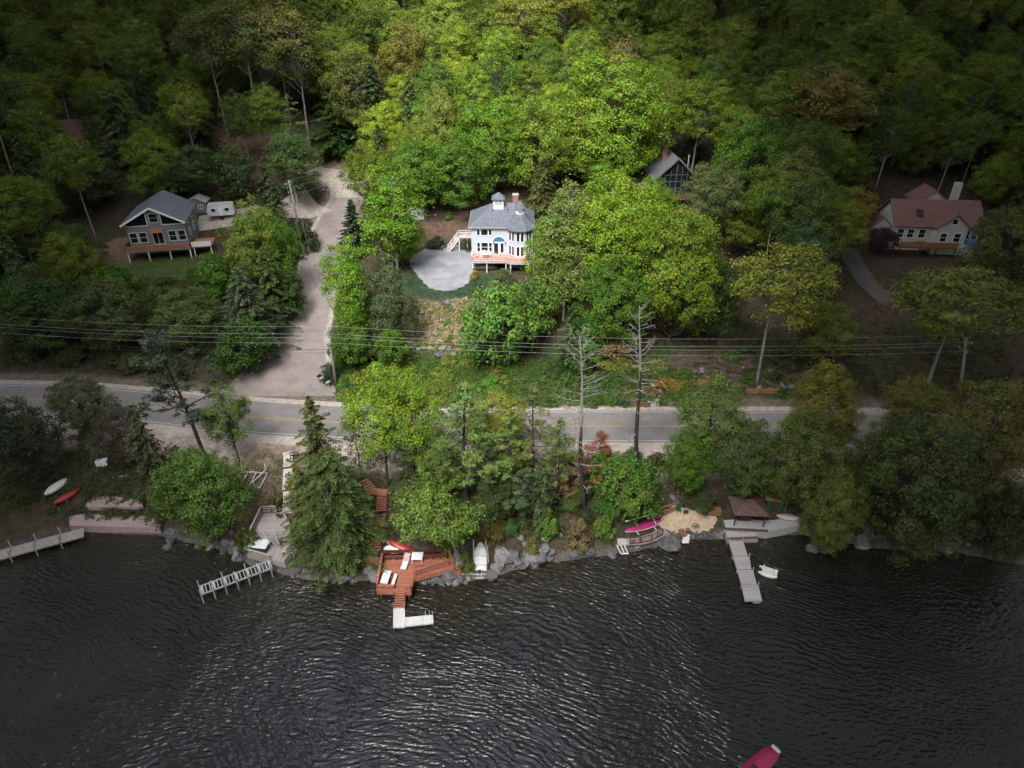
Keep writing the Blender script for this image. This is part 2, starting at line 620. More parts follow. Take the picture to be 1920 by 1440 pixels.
bankd = smst(47.5, 50, S_) * (1 - smst(57, 62, S_)) * smst(-20, -17, GX) * (1 - smst(-2, 2, GX))
C = mixc(C, (0.13, 0.082, 0.062), bankd * .85)                                 # bare earth bank behind the house
shl = smst(-10.5 + 0, -8.5, S_ + nz1 * .5) * (1 - smst(6.2, 7.2, S_ + nz1 * .4)) * (1 - .7 * smst(2, 5.5, S_))
C = mixc(C, (0.4, 0.345, 0.295), np.clip(shl, 0, 1))                           # gravel shoulder
pd = np.full(GX.shape, 1e9)
for (x0, y0, z0), (x1, y1, z1) in zip(PATH[:-1], PATH[1:]):
    dx, dy = x1 - x0, y1 - y0
    u = np.clip(((GX - x0) * dx + (GY - y0) * dy) / (dx * dx + dy * dy + 1e-9), 0, 1)
    pd = np.minimum(pd, np.hypot(GX - x0 - u * dx, GY - y0 - u * dy))
C = mixc(C, (0.26, 0.2, 0.15), (1 - smst(4.2, 5.6, pd + nz1 * .5)) * smst(5, 7, S_))
lp = G(205, 478); C = mixc(C, (0.25, 0.17, 0.12), 1 - smst(5, 8.5, np.hypot((GX - lp.x) * .9, (GY - lp.y) * .8) + nz1))
lp = G(300, 520); C = mixc(C, (0.07, 0.1, 0.03), 1 - smst(6, 11, np.hypot((GX - lp.x) * .7, (GY - lp.y) * 1.) + nz1))
lp = G(455, 275); C = mixc(C, (0.2, 0.125, 0.09), 1 - smst(3, 8, np.hypot((GX - lp.x) * .6, (GY - lp.y) * .7) + nz1))
for px, py in ((520, 900), (470, 960), (500, 870)):
    lp = G(px, py); C = mixc(C, (0.17, 0.125, 0.095), (1 - smst(2, 5, np.hypot(GX - lp.x, GY - lp.y) + nz1)) * .8)
for px, py in ((1330, 690), (1400, 700), (1480, 690)):
    lp = G(px, py); C = mixc(C, (0.12, 0.085, 0.07), (1 - smst(3, 6, np.hypot((GX - lp.x) * .8, GY - lp.y) + nz1)) * .9)
C = mixc(C, (0.14, 0.13, 0.12), smst(-.6, 0, -D_ + .3) * .8)                     # stones at the waterline and lake bed

m, nt, nd, ln, out = nodes('ground_cover')
b = nd.new('ShaderNodeBsdfPrincipled')
at = nd.new('ShaderNodeAttribute'); at.attribute_name = 'tint'
tc = nd.new('ShaderNodeTexCoord')
n1 = nd.new('ShaderNodeTexNoise'); n1.inputs['Scale'].default_value = 1.1; n1.inputs['Detail'].default_value = 9; n1.inputs['Roughness'].default_value = .7
ln.new(tc.outputs['Object'], n1.inputs['Vector'])
rp = ramp(nd, [(0.3, (.45, .42, .4)), (0.55, (1, 1, 1)), (0.75, (1.5, 1.45, 1.35))])
ln.new(n1.outputs['Fac'], rp.inputs[0])
mu = nd.new('ShaderNodeMix'); mu.data_type = 'RGBA'; mu.blend_type = 'MULTIPLY'; mu.inputs['Factor'].default_value = 1
ln.new(at.outputs['Color'], mu.inputs['A']); ln.new(rp.outputs[0], mu.inputs['B'])
ln.new(mu.outputs['Result'], b.inputs['Base Color'])
b.inputs['Roughness'].default_value = .95
b.inputs['Specular IOR Level'].default_value = .1
bp = nd.new('ShaderNodeBump'); bp.inputs['Strength'].default_value = .6; bp.inputs['Distance'].default_value = .25
ln.new(n1.outputs['Fac'], bp.inputs['Height']); ln.new(bp.outputs[0], b.inputs['Normal'])
ln.new(b.outputs[0], out.inputs[0])
M['ground'] = m
ground = np_mesh('ground', V, F, M['ground'], smooth=True, tint=C.reshape(-1, 3))
tag(ground, kind='structure')


# ------------------------------------------------------------------ water
def water_mat():
    m, nt, nd, ln, out = nodes('lake_water')
    b = nd.new('ShaderNodeBsdfPrincipled')
    tc = nd.new('ShaderNodeTexCoord')
    # wind ripples: crests run slightly down to the right, warped so that they never repeat
    wn = nd.new('ShaderNodeTexNoise'); wn.inputs['Scale'].default_value = .07; wn.inputs['Detail'].default_value = 2
    ln.new(tc.outputs['Object'], wn.inputs['Vector'])
    vm = nd.new('ShaderNodeVectorMath'); vm.operation = 'MULTIPLY_ADD'
    vm.inputs[1].default_value = (7, 7, 0); ln.new(wn.outputs['Color'], vm.inputs[0]); ln.new(tc.outputs['Object'], vm.inputs[2])
    hs = []
    mp = nd.new('ShaderNodeMapping'); mp.inputs['Rotation'].default_value = (0, 0, R(38)); mp.inputs['Scale'].default_value = (.55, 1, 1)
    ln.new(vm.outputs[0], mp.inputs[0])
    wv = nd.new('ShaderNodeTexWave'); wv.bands_direction = 'Y'; wv.inputs['Scale'].default_value = .58
    wv.inputs['Distortion'].default_value = 9; wv.inputs['Detail'].default_value = 2.5; wv.inputs['Detail Scale'].default_value = 1.5
    ln.new(mp.outputs[0], wv.inputs['Vector'])
    mm = nd.new('ShaderNodeMath'); mm.operation = 'MULTIPLY'; mm.inputs[1].default_value = .1
    ln.new(wv.outputs['Fac'], mm.inputs[0]); hs.append(mm)
    for sc_, st, rot, amp, det in ((2.9, (.42, 1.15, 1), 44, .42, 2.5), (.3, (.6, 1., 1), 20, .7, 2.0)):
        mp = nd.new('ShaderNodeMapping')
        mp.inputs['Rotation'].default_value = (0, 0, R(rot)); mp.inputs['Scale'].default_value = st
        ln.new(vm.outputs[0], mp.inputs[0])
        n = nd.new('ShaderNodeTexNoise'); n.inputs['Scale'].default_value = sc_; n.inputs['Detail'].default_value = det
        n.inputs['Roughness'].default_value = .5
        ln.new(mp.outputs[0], n.inputs['Vector'])
        mm = nd.new('ShaderNodeMath'); mm.operation = 'MULTIPLY'; mm.inputs[1].default_value = amp
        ln.new(n.outputs['Fac'], mm.inputs[0])
        hs.append(mm)
    a1 = nd.new('ShaderNodeMath'); ln.new(hs[0].outputs[0], a1.inputs[0]); ln.new(hs[1].outputs[0], a1.inputs[1])
    a2 = nd.new('ShaderNodeMath'); ln.new(a1.outputs[0], a2.inputs[0]); ln.new(hs[2].outputs[0], a2.inputs[1])
    bp = nd.new('ShaderNodeBump'); bp.inputs['Strength'].default_value = 1.0; bp.inputs['Distance'].default_value = .42
    ln.new(a2.outputs[0], bp.inputs['Height'])
    # the bed shows through the shallows near the shore: depth from the attribute
    at = nd.new('ShaderNodeAttribute'); at.attribute_name = 'tint'
    sx = nd.new('ShaderNodeSeparateColor'); ln.new(at.outputs['Color'], sx.inputs[0])
    n3 = nd.new('ShaderNodeTexVoronoi'); n3.inputs['Scale'].default_value = 1.6
    ln.new(tc.outputs['Object'], n3.inputs['Vector'])
    bed = ramp(nd, [(0.0, (.034, .03, .017)), (1.0, (.012, .012, .008))])
    ln.new(n3.outputs['Distance'], bed.inputs[0])
    mx = nd.new('ShaderNodeMix'); mx.data_type = 'RGBA'
    ln.new(sx.outputs['Red'], mx.inputs['Factor'])
    ln.new(bed.outputs[0], mx.inputs['A'])
    mx.inputs['B'].default_value = (.011, .0115, .0125, 1)
    ln.new(mx.outputs['Result'], b.inputs['Base Color'])
    b.inputs['Roughness'].default_value = .2
    b.inputs['IOR'].default_value = 1.55
    ln.new(bp.outputs[0], b.inputs['Normal'])
    ln.new(b.outputs[0], out.inputs[0])
    return m


M['water'] = water_mat()
wx = axis([(-1500, -200, 100), (-200, -70, 5), (-70, 70, 1.5), (70, 200, 5), (200, 1500, 100)])
wy = axis([(-1500, -100, 100), (-100, 10, 10), (10, 75, 1.2), (75, 100, 5)])
WX, WY = np.meshgrid(wx, wy)
dd = Ys(WX) - WY
deep = smst(.5, 11, dd)
VW = np.stack([WX.ravel(), WY.ravel(), np.zeros(WX.size)], 1)
ii = np.arange(WX.size).reshape(len(wy), len(wx))
FW = np.stack([ii[:-1, :-1].ravel(), ii[:-1, 1:].ravel(), ii[1:, 1:].ravel(), ii[1:, :-1].ravel()], 1)
lake = np_mesh('lake', VW, FW, M['water'], smooth=True, tint=np.repeat(deep.reshape(-1, 1), 3, 1))
tag(lake, kind='structure')


# ------------------------------------------------------------------ roads
def asphalt(name, col, var=.12, crack=.0045):
    m, nt, nd, ln, out = nodes(name)
    b = nd.new('ShaderNodeBsdfPrincipled')
    tc = nd.new('ShaderNodeTexCoord')
    n1 = nd.new('ShaderNodeTexNoise'); n1.inputs['Scale'].default_value = .35; n1.inputs['Detail'].default_value = 8; n1.inputs['Roughness'].default_value = .65
    n2 = nd.new('ShaderNodeTexNoise'); n2.inputs['Scale'].default_value = 14; n2.inputs['Detail'].default_value = 3
    ln.new(tc.outputs['Object'], n1.inputs['Vector']); ln.new(tc.outputs['Object'], n2.inputs['Vector'])
    ad = nd.new('ShaderNodeMath'); ad.operation = 'MULTIPLY_ADD'; ad.inputs[1].default_value = .4
    ln.new(n2.outputs['Fac'], ad.inputs[0]); ln.new(n1.outputs['Fac'], ad.inputs[2])
    r = ramp(nd, [(.45, tuple(c * (1 - var) for c in col)), (.95, tuple(c * (1 + var) for c in col))])
    ln.new(ad.outputs[0], r.inputs[0])
    # cracks sealed with tar
    vo = nd.new('ShaderNodeTexVoronoi'); vo.feature = 'DISTANCE_TO_EDGE'; vo.inputs['Scale'].default_value = .11
    wv = nd.new('ShaderNodeVectorMath'); wv.operation = 'MULTIPLY_ADD'; wv.inputs[1].default_value = (3, 3, 0)
    ln.new(n1.outputs['Color'], wv.inputs[0]); ln.new(tc.outputs['Object'], wv.inputs[2])
    ln.new(wv.outputs[0], vo.inputs['Vector'])
    lt = nd.new('ShaderNodeMath'); lt.operation = 'LESS_THAN'; lt.inputs[1].default_value = crack
    ln.new(vo.outputs['Distance'], lt.inputs[0])
    mf = nd.new('ShaderNodeMath'); mf.operation = 'MULTIPLY'; mf.inputs[1].default_value = .5
    ln.new(lt.outputs[0], mf.inputs[0])
    mx = nd.new('ShaderNodeMix'); mx.data_type = 'RGBA'
    ln.new(mf.outputs[0], mx.inputs['Factor']); ln.new(r.outputs[0], mx.inputs['A']); mx.inputs['B'].default_value = (*[c * .4 for c in col], 1)
    ln.new(mx.outputs['Result'], b.inputs['Base Color'])
    b.inputs['Roughness'].default_value = .85
    b.inputs['Specular IOR Level'].default_value = .25
    ln.new(b.outputs[0], out.inputs[0])
    return m


M['asphalt'] = asphalt('asphalt', (0.21, 0.196, 0.188), .28)
M['side_asphalt'] = asphalt('side_asphalt', (0.27, 0.228, 0.208), .28)
M['old_asphalt'] = asphalt('old_asphalt', (0.11, 0.1, 0.095), .25)
M['road_gravel'] = pmat('road_gravel', (0.4, 0.345, 0.3), .95, .3, 1.5, .2, .1, detail=9)
M['pad_gravel'] = asphalt('pad_gravel', (0.25, 0.253, 0.268), .38, 0)
M['yellow_line'] = pmat('yellow_line', (0.42, 0.29, 0.1), .8, .3, 2)
M['white_line'] = pmat('white_line', (0.45, 0.45, 0.45), .8, .3, 2)


def ribbon(name, xs, off0, off1, z, mat, nseg=1):
    """strip along the main road between two offsets from its centre line"""
    ys = Yr(xs)
    tx = np.gradient(xs); ty = np.gradient(ys)
    L = np.hypot(tx, ty); nxn, nyn = -ty / L, tx / L
    rows = []
    for k in range(nseg + 1):
        o = off0 + (off1 - off0) * k / nseg
        rows.append(np.stack([xs + nxn * o, ys + nyn * o, np.full(len(xs), z)], 1))
    Vr = np.concatenate(rows)
    n = len(xs)
    Fr = []
    for k in range(nseg):
        a = np.arange(n - 1) + k * n
        Fr.append(np.stack([a, a + 1, a + 1 + n, a + n], 1))
    o = np_mesh(name, Vr, np.concatenate(Fr), mat)
    return tag(o, kind='structure')


xs = np.arange(-170, 171, 1.5)
ribbon('road_shoulder', xs, -5.6, 4.9, ROAD_Z + .02, M['road_gravel'])
ribbon('road', xs, -3.75, 3.75, ROAD_Z + .035, M['asphalt'])
mk = MB()
for off, w, mt, nm in ((-.17, .11, 'yellow_line', 0), (.17, .11, 'yellow_line', 0), (-3.35, .12, 'white_line', 1), (3.35, .12, 'white_line', 1)):
    pass
o1 = ribbon('road_centre_marking', xs, .09, .2, ROAD_Z + .041, M['yellow_line'])
o2 = ribbon('road_centre_marking', xs, -.2, -.09, ROAD_Z + .041, M['yellow_line'])
sx_far = G(440, 745).x; sx_near = G(650, 770).x
ribbon('road_edge_marking', xs, -3.43, -3.3, ROAD_Z + .041, M['white_line'])
ribbon('road_edge_marking', xs[xs > sx_near], 3.3, 3.43, ROAD_Z + .041, M['white_line'])
ribbon('road_edge_marking', xs[xs < sx_far], 3.3, 3.43, ROAD_Z + .041, M['white_line'])


def path_strip(name, P, hw, dz, mat, ncross=6, lay=False):
    P = np.array(P)
    t = np.gradient(P, axis=0)
    L = np.hypot(t[:, 0], t[:, 1]); nxn, nyn = -t[:, 1] / L, t[:, 0] / L
    rows = []
    for k in range(ncross + 1):
        o = (2 * k / ncross - 1)
        X = P[:, 0] + nxn * hw * o; Y = P[:, 1] + nyn * hw * o
        rows.append(np.stack([X, Y, (h(X, Y) if lay else np.maximum(h(X, Y), P[:, 2] - .05)) + dz], 1))
    Vr = np.concatenate(rows); n = len(P)
    Fr = []
    for k in range(ncross):
        a = np.arange(n - 1) + k * n
        Fr.append(np.stack([a, a + n, a + 1 + n, a + 1], 1))
    o = np_mesh(name, Vr, np.concatenate(Fr), mat, smooth=True)
    return tag(o, kind='structure')


FP = catmull(np.array([tuple(p) for p in _pts]), 12)
arc = np.concatenate([[0], np.cumsum(np.hypot(np.diff(FP[:, 0]), np.diff(FP[:, 1])))])
hw = np.interp(arc, [0, 4, 12, 22, 45, 70, 84, 200], [8.5, 6.2, 4.1, 3.6, 3.1, 3.0, 4.0, 3.6])
FP[0, 1] -= 1.2
hwn = hw
path_strip('side_road_verge', FP, hw + np.interp(arc, [0, 6], [-.2, .8]), .03, M['road_gravel'])
kk_ = int(np.argmax(arc > .78 * arc[-1]))
path_strip('side_road', FP[:kk_], hw[:kk_], .05, M['side_asphalt'])

# branch track at the top of the side road, towards the grey house
BR = [G(600, 386), G(560, 390), G(520, 396), G(470, 404), G(420, 412), G(370, 420)]
path_strip('gravel_track', catmull([tuple(p) for p in BR], 6), np.interp(np.arange(31), [0, 8, 30], [4.0, 2.6, 2.2]), .1, M['road_gravel'], 10, True)
BR = [G(1672, 568), G(1655, 556), G(1635, 540), G(1615, 515), G(1600, 490), G(1590, 465)]
path_strip('driveway', catmull([tuple(p) for p in BR], 6), np.full(31, 1.7), .1, M['old_asphalt'], 8, True)


def drape(name, poly_px, dz, mat, cell=.8, z=None):
    """irregular patch on the ground, outline in photograph pixels, as a filled grid of small faces"""
    P = [G(x, y) if z is None else at_z(x, y, z) for x, y in poly_px]
    P = catmull([tuple(p) for p in P] + [tuple(P[0])], 6)[:-1, :2]
    c = P.mean(0)
    rings = 10
    vs = [np.array([[c[0], c[1]]])]
    for k in range(1, rings + 1):
        vs.append(c + (P - c) * (k / rings))
    VV = np.concatenate(vs)
    n = len(P)
    for k in range(1, rings + 1):
        q_ = (k / rings) ** 6
        seg = VV[1 + (k - 1) * n:1 + k * n]
        ww_ = np.array([mnoise.noise(Vector((x_ * 1.1, y_ * 1.1, 3))) + .6 * mnoise.noise(Vector((x_ * 3, y_ * 3, 7))) for x_, y_ in seg])
        seg += (seg - c) / np.linalg.norm(seg - c, axis=1, keepdims=True) * (ww_ * .55 * q_)[:, None]
    zz = h(VV[:, 0], VV[:, 1]) + dz
    mb = MB()
    mb.v = [tuple(p) for p in np.column_stack([VV, zz])]
    for i in range(n):
        mb.f.append((0, 1 + i, 1 + (i + 1) % n))
    for k in range(rings - 1):
        a = 1 + k * n; b_ = a + n
        for i in range(n):
            j = (i + 1) % n
            mb.f.append((a + i, b_ + i, b_ + j, a + j))
    o = mb.build(name, mat, smooth=True)
    return tag(o, kind='structure')


drape('gravel_pad', [(772, 484), (800, 466), (840, 459), (884, 470), (888, 500), (884, 522), (866, 540), (836, 546), (806, 541), (786, 520), (768, 498)], .09, M['pad_gravel'])
drape('sand_beach', [(1238, 968), (1262, 953), (1300, 950), (1335, 962), (1345, 980), (1330, 996), (1295, 999), (1262, 1000), (1240, 990)], .14, M['sand'])
# ------------------------------------------------------------------ vegetation prototypes
def unit(a):
    return a / (np.linalg.norm(a, axis=1, keepdims=True) + 1e-9)


def rdir(rng, n, zmin=-1.0):
    z = rng.uniform(zmin, 1, n); a = rng.uniform(0, 2 * PI, n)
    r = np.sqrt(1 - z * z)
    return np.stack([r * np.cos(a), r * np.sin(a), z], 1)


def leaf_quads(P, N, L, W, rng, T=None, fold=.18):
    """one four-sided leaf (or spray) per point: P centres, N normals, L length, W width (arrays or numbers)"""
    n = len(P)
    L = np.broadcast_to(L, (n,)).reshape(n, 1); W = np.broadcast_to(W, (n,)).reshape(n, 1)
    if T is None:
        T = rng.normal(size=(n, 3))
    T = unit(T - N * (T * N).sum(1, keepdims=True))
    B = np.cross(N, T)
    v0 = P - T * L * .5
    v1 = P + B * W * .5 - T * L * .05 + N * W * fold
    v2 = P + T * L * .5 - N * L * .08
    v3 = P - B * W * .5 - T * L * .05 + N * W * fold
    V = np.stack([v0, v1, v2, v3], 1).reshape(-1, 3)
    F = np.arange(4 * n).reshape(n, 4)
    return V, F


def tint_for(n, clus_val, clus_hue, rng, dv=.16, dh=.012, ds=.1):
    r = np.clip(clus_val * (1 + rng.normal(0, dv, n)), .4, 1.8)
    g = .5 + clus_hue + rng.normal(0, dh, n)
    b = np.clip(1 + rng.normal(0, ds, n), .6, 1.3)
    return np.repeat(np.stack([r, g, b], 1), 4, 0)


PROTO = {}


def register(kind, H, W, trunk_mb, trunk_mat, V, F, tint, leafmat):
    """a prototype: two mesh datablocks, trunk and crown, centred on the trunk foot"""
    tm = None
    if trunk_mb is not None and trunk_mb.f:
        tm = bpy.data.meshes.new('trunk')
        tm.from_pydata(trunk_mb.v, [], trunk_mb.f); tm.update()
        tm.polygons.foreach_set('use_smooth', [True] * len(tm.polygons))
        tm.materials.append(trunk_mat)
    cm = None
    if V is not None:
        o = np_mesh('crown', V, F, leafmat, tint=tint)
        cm = o.data
        bpy.data.objects.remove(o)
        nrm = None
    PROTO.setdefault(kind, []).append((H, W, tm, cm))


def limb(mb, a, b, r0, r1, rng, sag=.0, n=4, sides=5, wig=.06):
    a = np.array(a, float); b = np.array(b, float)
    L = np.linalg.norm(b - a)
    pts = []
    for i in range(n + 1):
        t = i / n
        p = a + (b - a) * t + np.array([0, 0, 1]) * L * sag * math.sin(PI * t)
        if 0 < i < n:
            p = p + rng.normal(0, wig * L, 3) * .5
        pts.append(p)
    mb.tube(pts, [r0 + (r1 - r0) * (i / n) for i in range(n + 1)], sides, cap=False)
    return pts


def broadleaf(kind, seed, H, W, base, nclus, nleaf, leaf, trunk=.02, bark='bark', nlobe=8, rc=(.1, .15), flat=.85, lean=(0, 0), hueamp=.012, shape=1.0, inner=.38, lobew=.5):
    rng = np.random.default_rng(seed)
    mb = MB()
    zc = H * (1 + base) / 2; rz = H * (1 - base) / 2; rx = W / 2
    lean = np.array([lean[0], lean[1], 0.0])
    def axis_pt(z):
        t = max(z, 0) / H
        return np.array([math.sin(t * 3 + seed) * .012 * H, math.cos(t * 2.3 + seed) * .012 * H, z]) + lean * H * t ** 1.5 - np.array([math.sin(seed) * .012 * H, math.cos(seed) * .012 * H, 0])
    tr = trunk * H * .55
    zt = H * .86
    zz = np.linspace(-.4, zt, 9)
    mb.tube([axis_pt(z) for z in zz], [tr * (1.25 if i == 0 else 1) * (1 - .85 * max(z, 0) / zt) + .015 for i, z in enumerate(zz)], 8, cap=False)
    # lobes of the crown
    lob = []
    for k in range(nlobe):
        dz_ = .95 - 1.85 * k / max(1, nlobe - 1) + rng.normal(0, .08)
        dz_ = min(.97, max(-.93, dz_))
        az_ = k * 2.39996 + rng.normal(0, .5)
        d = np.array([math.cos(az_) * math.sqrt(1 - dz_ * dz_), math.sin(az_) * math.sqrt(1 - dz_ * dz_), dz_])
        f = rng.uniform(.45, .66)
        zrel = d[2] * f
        taper = 1.0 - max(0, zrel) * .35 * shape
        lob.append((np.array([d[0] * rx * f * taper, d[1] * rx * f * taper, zc + zrel * rz]), rx * rng.uniform(.85, 1.15) * lobew, rz * rng.uniform(.8, 1.1) * lobew * .9))
    P, N, VAL, HUE = [], [], [], []
    cl = []
    tries = 0
    while len(cl) < nclus and tries < nclus * 30:
        tries += 1
        c0, lr, lz = lob[rng.integers(len(lob))]
        d = rdir(rng, 1, -.7)[0]
        q = c0 + d * np.array([lr, lr, lz]) * rng.uniform(.7, 1.05)
        e = (q - np.array([0, 0, zc])) / np.array([rx, rx, rz])
        er = np.linalg.norm(e)
        if er < inner or er > 1.12 or q[2] < H * base * .8:
            continue
        if any(np.linalg.norm(q - c[0]) < W * .042 for c in cl):
            continue
        cl.append((q, e))
    for i, (q, e) in enumerate(cl):
        r = W * rng.uniform(*rc)
        off = lean * H * (q[2] / H) ** 1.5
        qq = q + off
        n = int(nleaf / len(cl) * rng.uniform(.7, 1.3))
        d = rdir(rng, n, -.45)
        rad = rng.uniform(.25, 1, n) ** .5
        p = qq + d * r * np.array([1, 1, flat]) * rad[:, None] + rng.normal(0, .16 * r, (n, 3))
        stray = rng.random(n) < .1
        p[stray] += rng.normal(0, .55 * r, (stray.sum(), 3))
        outw = unit(e.reshape(1, 3))
        nn = unit(d * .55 + outw * .45 + np.array([[0, 0, .35]]) + rng.normal(0, .5, (n, 3)))
        P.append(p); N.append(nn)
        VAL.append(np.full(n, rng.uniform(.75, 1.25))); HUE.append(np.full(n, rng.normal(0, hueamp)))
        if i % 2 == 0:
            z0 = max(H * base * .75, qq[2] - np.hypot(q[0], q[1]) * rng.uniform(.5, 1.0))
            z0 = min(z0, zt * .95)
            a = axis_pt(z0)
            limb(mb, a, qq, max(tr * .4 * (1 - z0 / H) + .02, .025), .018, rng, .06)
    P = np.concatenate(P); N = np.concatenate(N)
    n = len(P)
    sz = leaf * rng.uniform(.7, 1.3, n)
    V, F = leaf_quads(P, N, sz, sz * .72, rng)
    tint = tint_for(n, np.concatenate(VAL), np.concatenate(HUE), rng)
    register(kind, H, W, mb, M[bark], V, F, tint, M['leaf'])


def conifer(kind, seed, H, W, base, nbr, per, L, Wd, droop=.25, power=.8, bark='dark_bark', irregular=.25, up0=.05):
    rng = np.random.default_rng(seed)
    mb = MB()
    tr = .011 * H + .04
    mb.tube([(0, 0, -.4), (0, 0, H * .35), (0, 0, H * .7), (0, 0, H)], [tr * 1.2, tr * .8, tr * .45, .02], 7, cap=False)
    P, N, T, VAL, HUE = [], [], [], [], []
    for i in range(nbr):
        t = (i + rng.uniform(0, 1)) / nbr
        z = H * (base + (1 - base) * t)
        prof = (1 - t) ** power * (.55 + .45 * min(1, t * 6 + .35))
        ln_ = W / 2 * prof * rng.uniform(1 - irregular, 1 + irregular) + .12
        az = i * 2.39996 + rng.normal(0, .35)
        dx, dy = math.cos(az), math.sin(az)
        dr = droop * rng.uniform(.6, 1.4)
        s = np.linspace(.12, 1, max(3, int(per * prof + 3)))
        px = s * ln_
        pz = z + ln_ * (up0 * s - dr * s ** 2)
        tipz = z + ln_ * (up0 - dr)
        limb(mb, (0, 0, z), (dx * ln_ * .9, dy * ln_ * .9, z + ln_ * .9 * (up0 - dr * .9)), .012 * ln_ + .012, .01, rng, .04, 3, 4, .03)
        v = rng.uniform(.6, 1.45); hu = rng.normal(0, .012)
        for side in (-1, -.55, 0, .55, 1):
            k = len(s)
            spread = ln_ * .34 * (1.05 - s) + .08
            a_ = side * spread * rng.uniform(.5, 1.2, k)
            p = np.stack([dx * px - dy * a_, dy * px + dx * a_, pz - np.abs(a_) * .25 + rng.normal(0, .05, k)], 1)
            tdir = np.stack([dx - dy * side * .9 + np.zeros(k), dy + dx * side * .9 + np.zeros(k), up0 - 2 * dr * s - .15], 1) + rng.normal(0, .18, (k, 3))
            nn = unit(np.array([[dx * .25, dy * .25, 1.0]]) + rng.normal(0, .3, (k, 3)))
            P.append(p); N.append(nn); T.append(tdir)
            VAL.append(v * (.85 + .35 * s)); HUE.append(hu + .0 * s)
    P = np.concatenate(P); N = np.concatenate(N); T = np.concatenate(T)
    n = len(P)
    sz = rng.uniform(.7, 1.3, n)
    V, F = leaf_quads(P, N, L * sz, Wd * sz, rng, T, .1)
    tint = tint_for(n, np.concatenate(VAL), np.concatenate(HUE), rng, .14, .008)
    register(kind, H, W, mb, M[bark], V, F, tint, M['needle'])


def pine(kind, seed, H, W, base, nbr, ntuft, nneed, L=.42, bark='dark_bark', dead=0.0, lean=(0, 0), tuft=.5):
    """open-crowned pine: bare lower trunk, level limbs that end in flat tufts"""
    rng = np.random.default_rng(seed)
    mb = MB()
    tr = .011 * H + .05
    lean = np.array([lean[0], lean[1], 0.])
    ax = lambda z: np.array([.012 * H * math.sin(z / H * 4 + seed) - .012 * H * math.sin(seed), 0, z]) + lean * H * (max(z, 0) / H) ** 1.3
    zz = np.linspace(0, H, 8)
    mb.tube([ax(z) - (np.array([0, 0, .4]) if i == 0 else 0) for i, z in enumerate(zz)], [tr * (1 - .9 * z / H) + .015 for z in zz], 8, cap=False)
    P, N, T, VAL, HUE = [], [], [], [], []
    for i in range(nbr):
        t = (i + rng.uniform(0, 1)) / nbr
        z = H * (base + (1 - base) * t)
        prof = (1 - t ** 1.6) * (.6 + .4 * min(1, t * 4 + .3))
        ln_ = W / 2 * prof * rng.uniform(.55, 1.15) + .25
        az = i * 2.39996 + rng.normal(0, .5)
        a = ax(z)
        up = rng.uniform(.0, .28)
        tip = a + np.array([math.cos(az) * ln_, math.sin(az) * ln_, up * ln_])
        pts = limb(mb, a, tip, .014 * ln_ + .02, .012, rng, -.05, 4, 5, .06)
        if rng.uniform() < dead:
            for q in range(3):
                b0 = pts[2 + q % 3]
                limb(mb, b0, b0 + np.array([math.cos(az + rng.normal(0, .9)), math.sin(az + rng.normal(0, .9)), rng.uniform(-.3, .3)]) * ln_ * .4, .014, .006, rng, 0, 2, 4)
            continue
        v = rng.uniform(.6, 1.45); hu = rng.normal(0, .012)
        k = max(2, int(ntuft * ln_ / (W / 2)))
        for q in range(k):
            s = rng.uniform(.35, 1.05)
            c = a + (tip - a) * s + np.array([-math.sin(az), math.cos(az), 0]) * rng.normal(0, .2) * ln_ * s + np.array([0, 0, .08])
            d = rdir(rng, nneed, -.25)
            r = tuft * rng.uniform(.7, 1.3)
            P.append(c + d * r * np.array([1, 1, .55]) * rng.uniform(.3, 1, (nneed, 1)))
            N.append(unit(rng.normal(0, .5, (nneed, 3)) + np.array([[0, 0, .9]])))
            T.append(d + np.array([[0, 0, .25]]))
            VAL.append(np.full(nneed, v * rng.uniform(.85, 1.15))); HUE.append(np.full(nneed, hu))
    P = np.concatenate(P); N = np.concatenate(N); T = np.concatenate(T); n = len(P)
    sz = rng.uniform(.7, 1.3, n)
    V, F = leaf_quads(P, N, L * sz, L * .34 * sz, rng, T, .05)
    tint = tint_for(n, np.concatenate(VAL), np.concatenate(HUE), rng, .14, .008)
    register(kind, H, W, mb, M[bark], V, F, tint, M['needle'])


def shrub(kind, seed, H, W, nclus, nleaf, leaf, bark='bark', flat=.7):
    rng = np.random.default_rng(seed)
    mb = MB()
    P, N, VAL, HUE = [], [], [], []
    for i in range(nclus):
        d = rdir(rng, 1, .0)[0]
        f = rng.uniform(.45, .95)
        q = np.array([d[0] * W / 2 * f, d[1] * W / 2 * f, max(.12 * H, d[2] * H * f * .95)])
        n = int(nleaf / nclus)
        r = W * rng.uniform(.1, .17)
        dd_ = rdir(rng, n, -.4)
        P.append(q + dd_ * r * np.array([1, 1, flat]) * (rng.uniform(.2, 1, (n, 1)) ** .5))
        N.append(unit(dd_ * .7 + d.reshape(1, 3) * .4 + np.array([[0, 0, .45]]) + rng.normal(0, .42, (n, 3))))
        VAL.append(np.full(n, rng.uniform(.75, 1.25))); HUE.append(np.full(n, rng.normal(0, .012)))
        if i % 3 == 0:
            limb(mb, (rng.normal(0, .1 * W), rng.normal(0, .1 * W), -.2), q, .03, .012, rng, .05, 3, 4)
    P = np.concatenate(P); N = np.concatenate(N); n = len(P)
    sz = leaf * rng.uniform(.7, 1.3, n)
    V, F = leaf_quads(P, N, sz, sz * .72, rng)
    register(kind, H, W, mb, M[bark], V, F, tint_for(n, np.concatenate(VAL), np.concatenate(HUE), rng), M['leaf'])


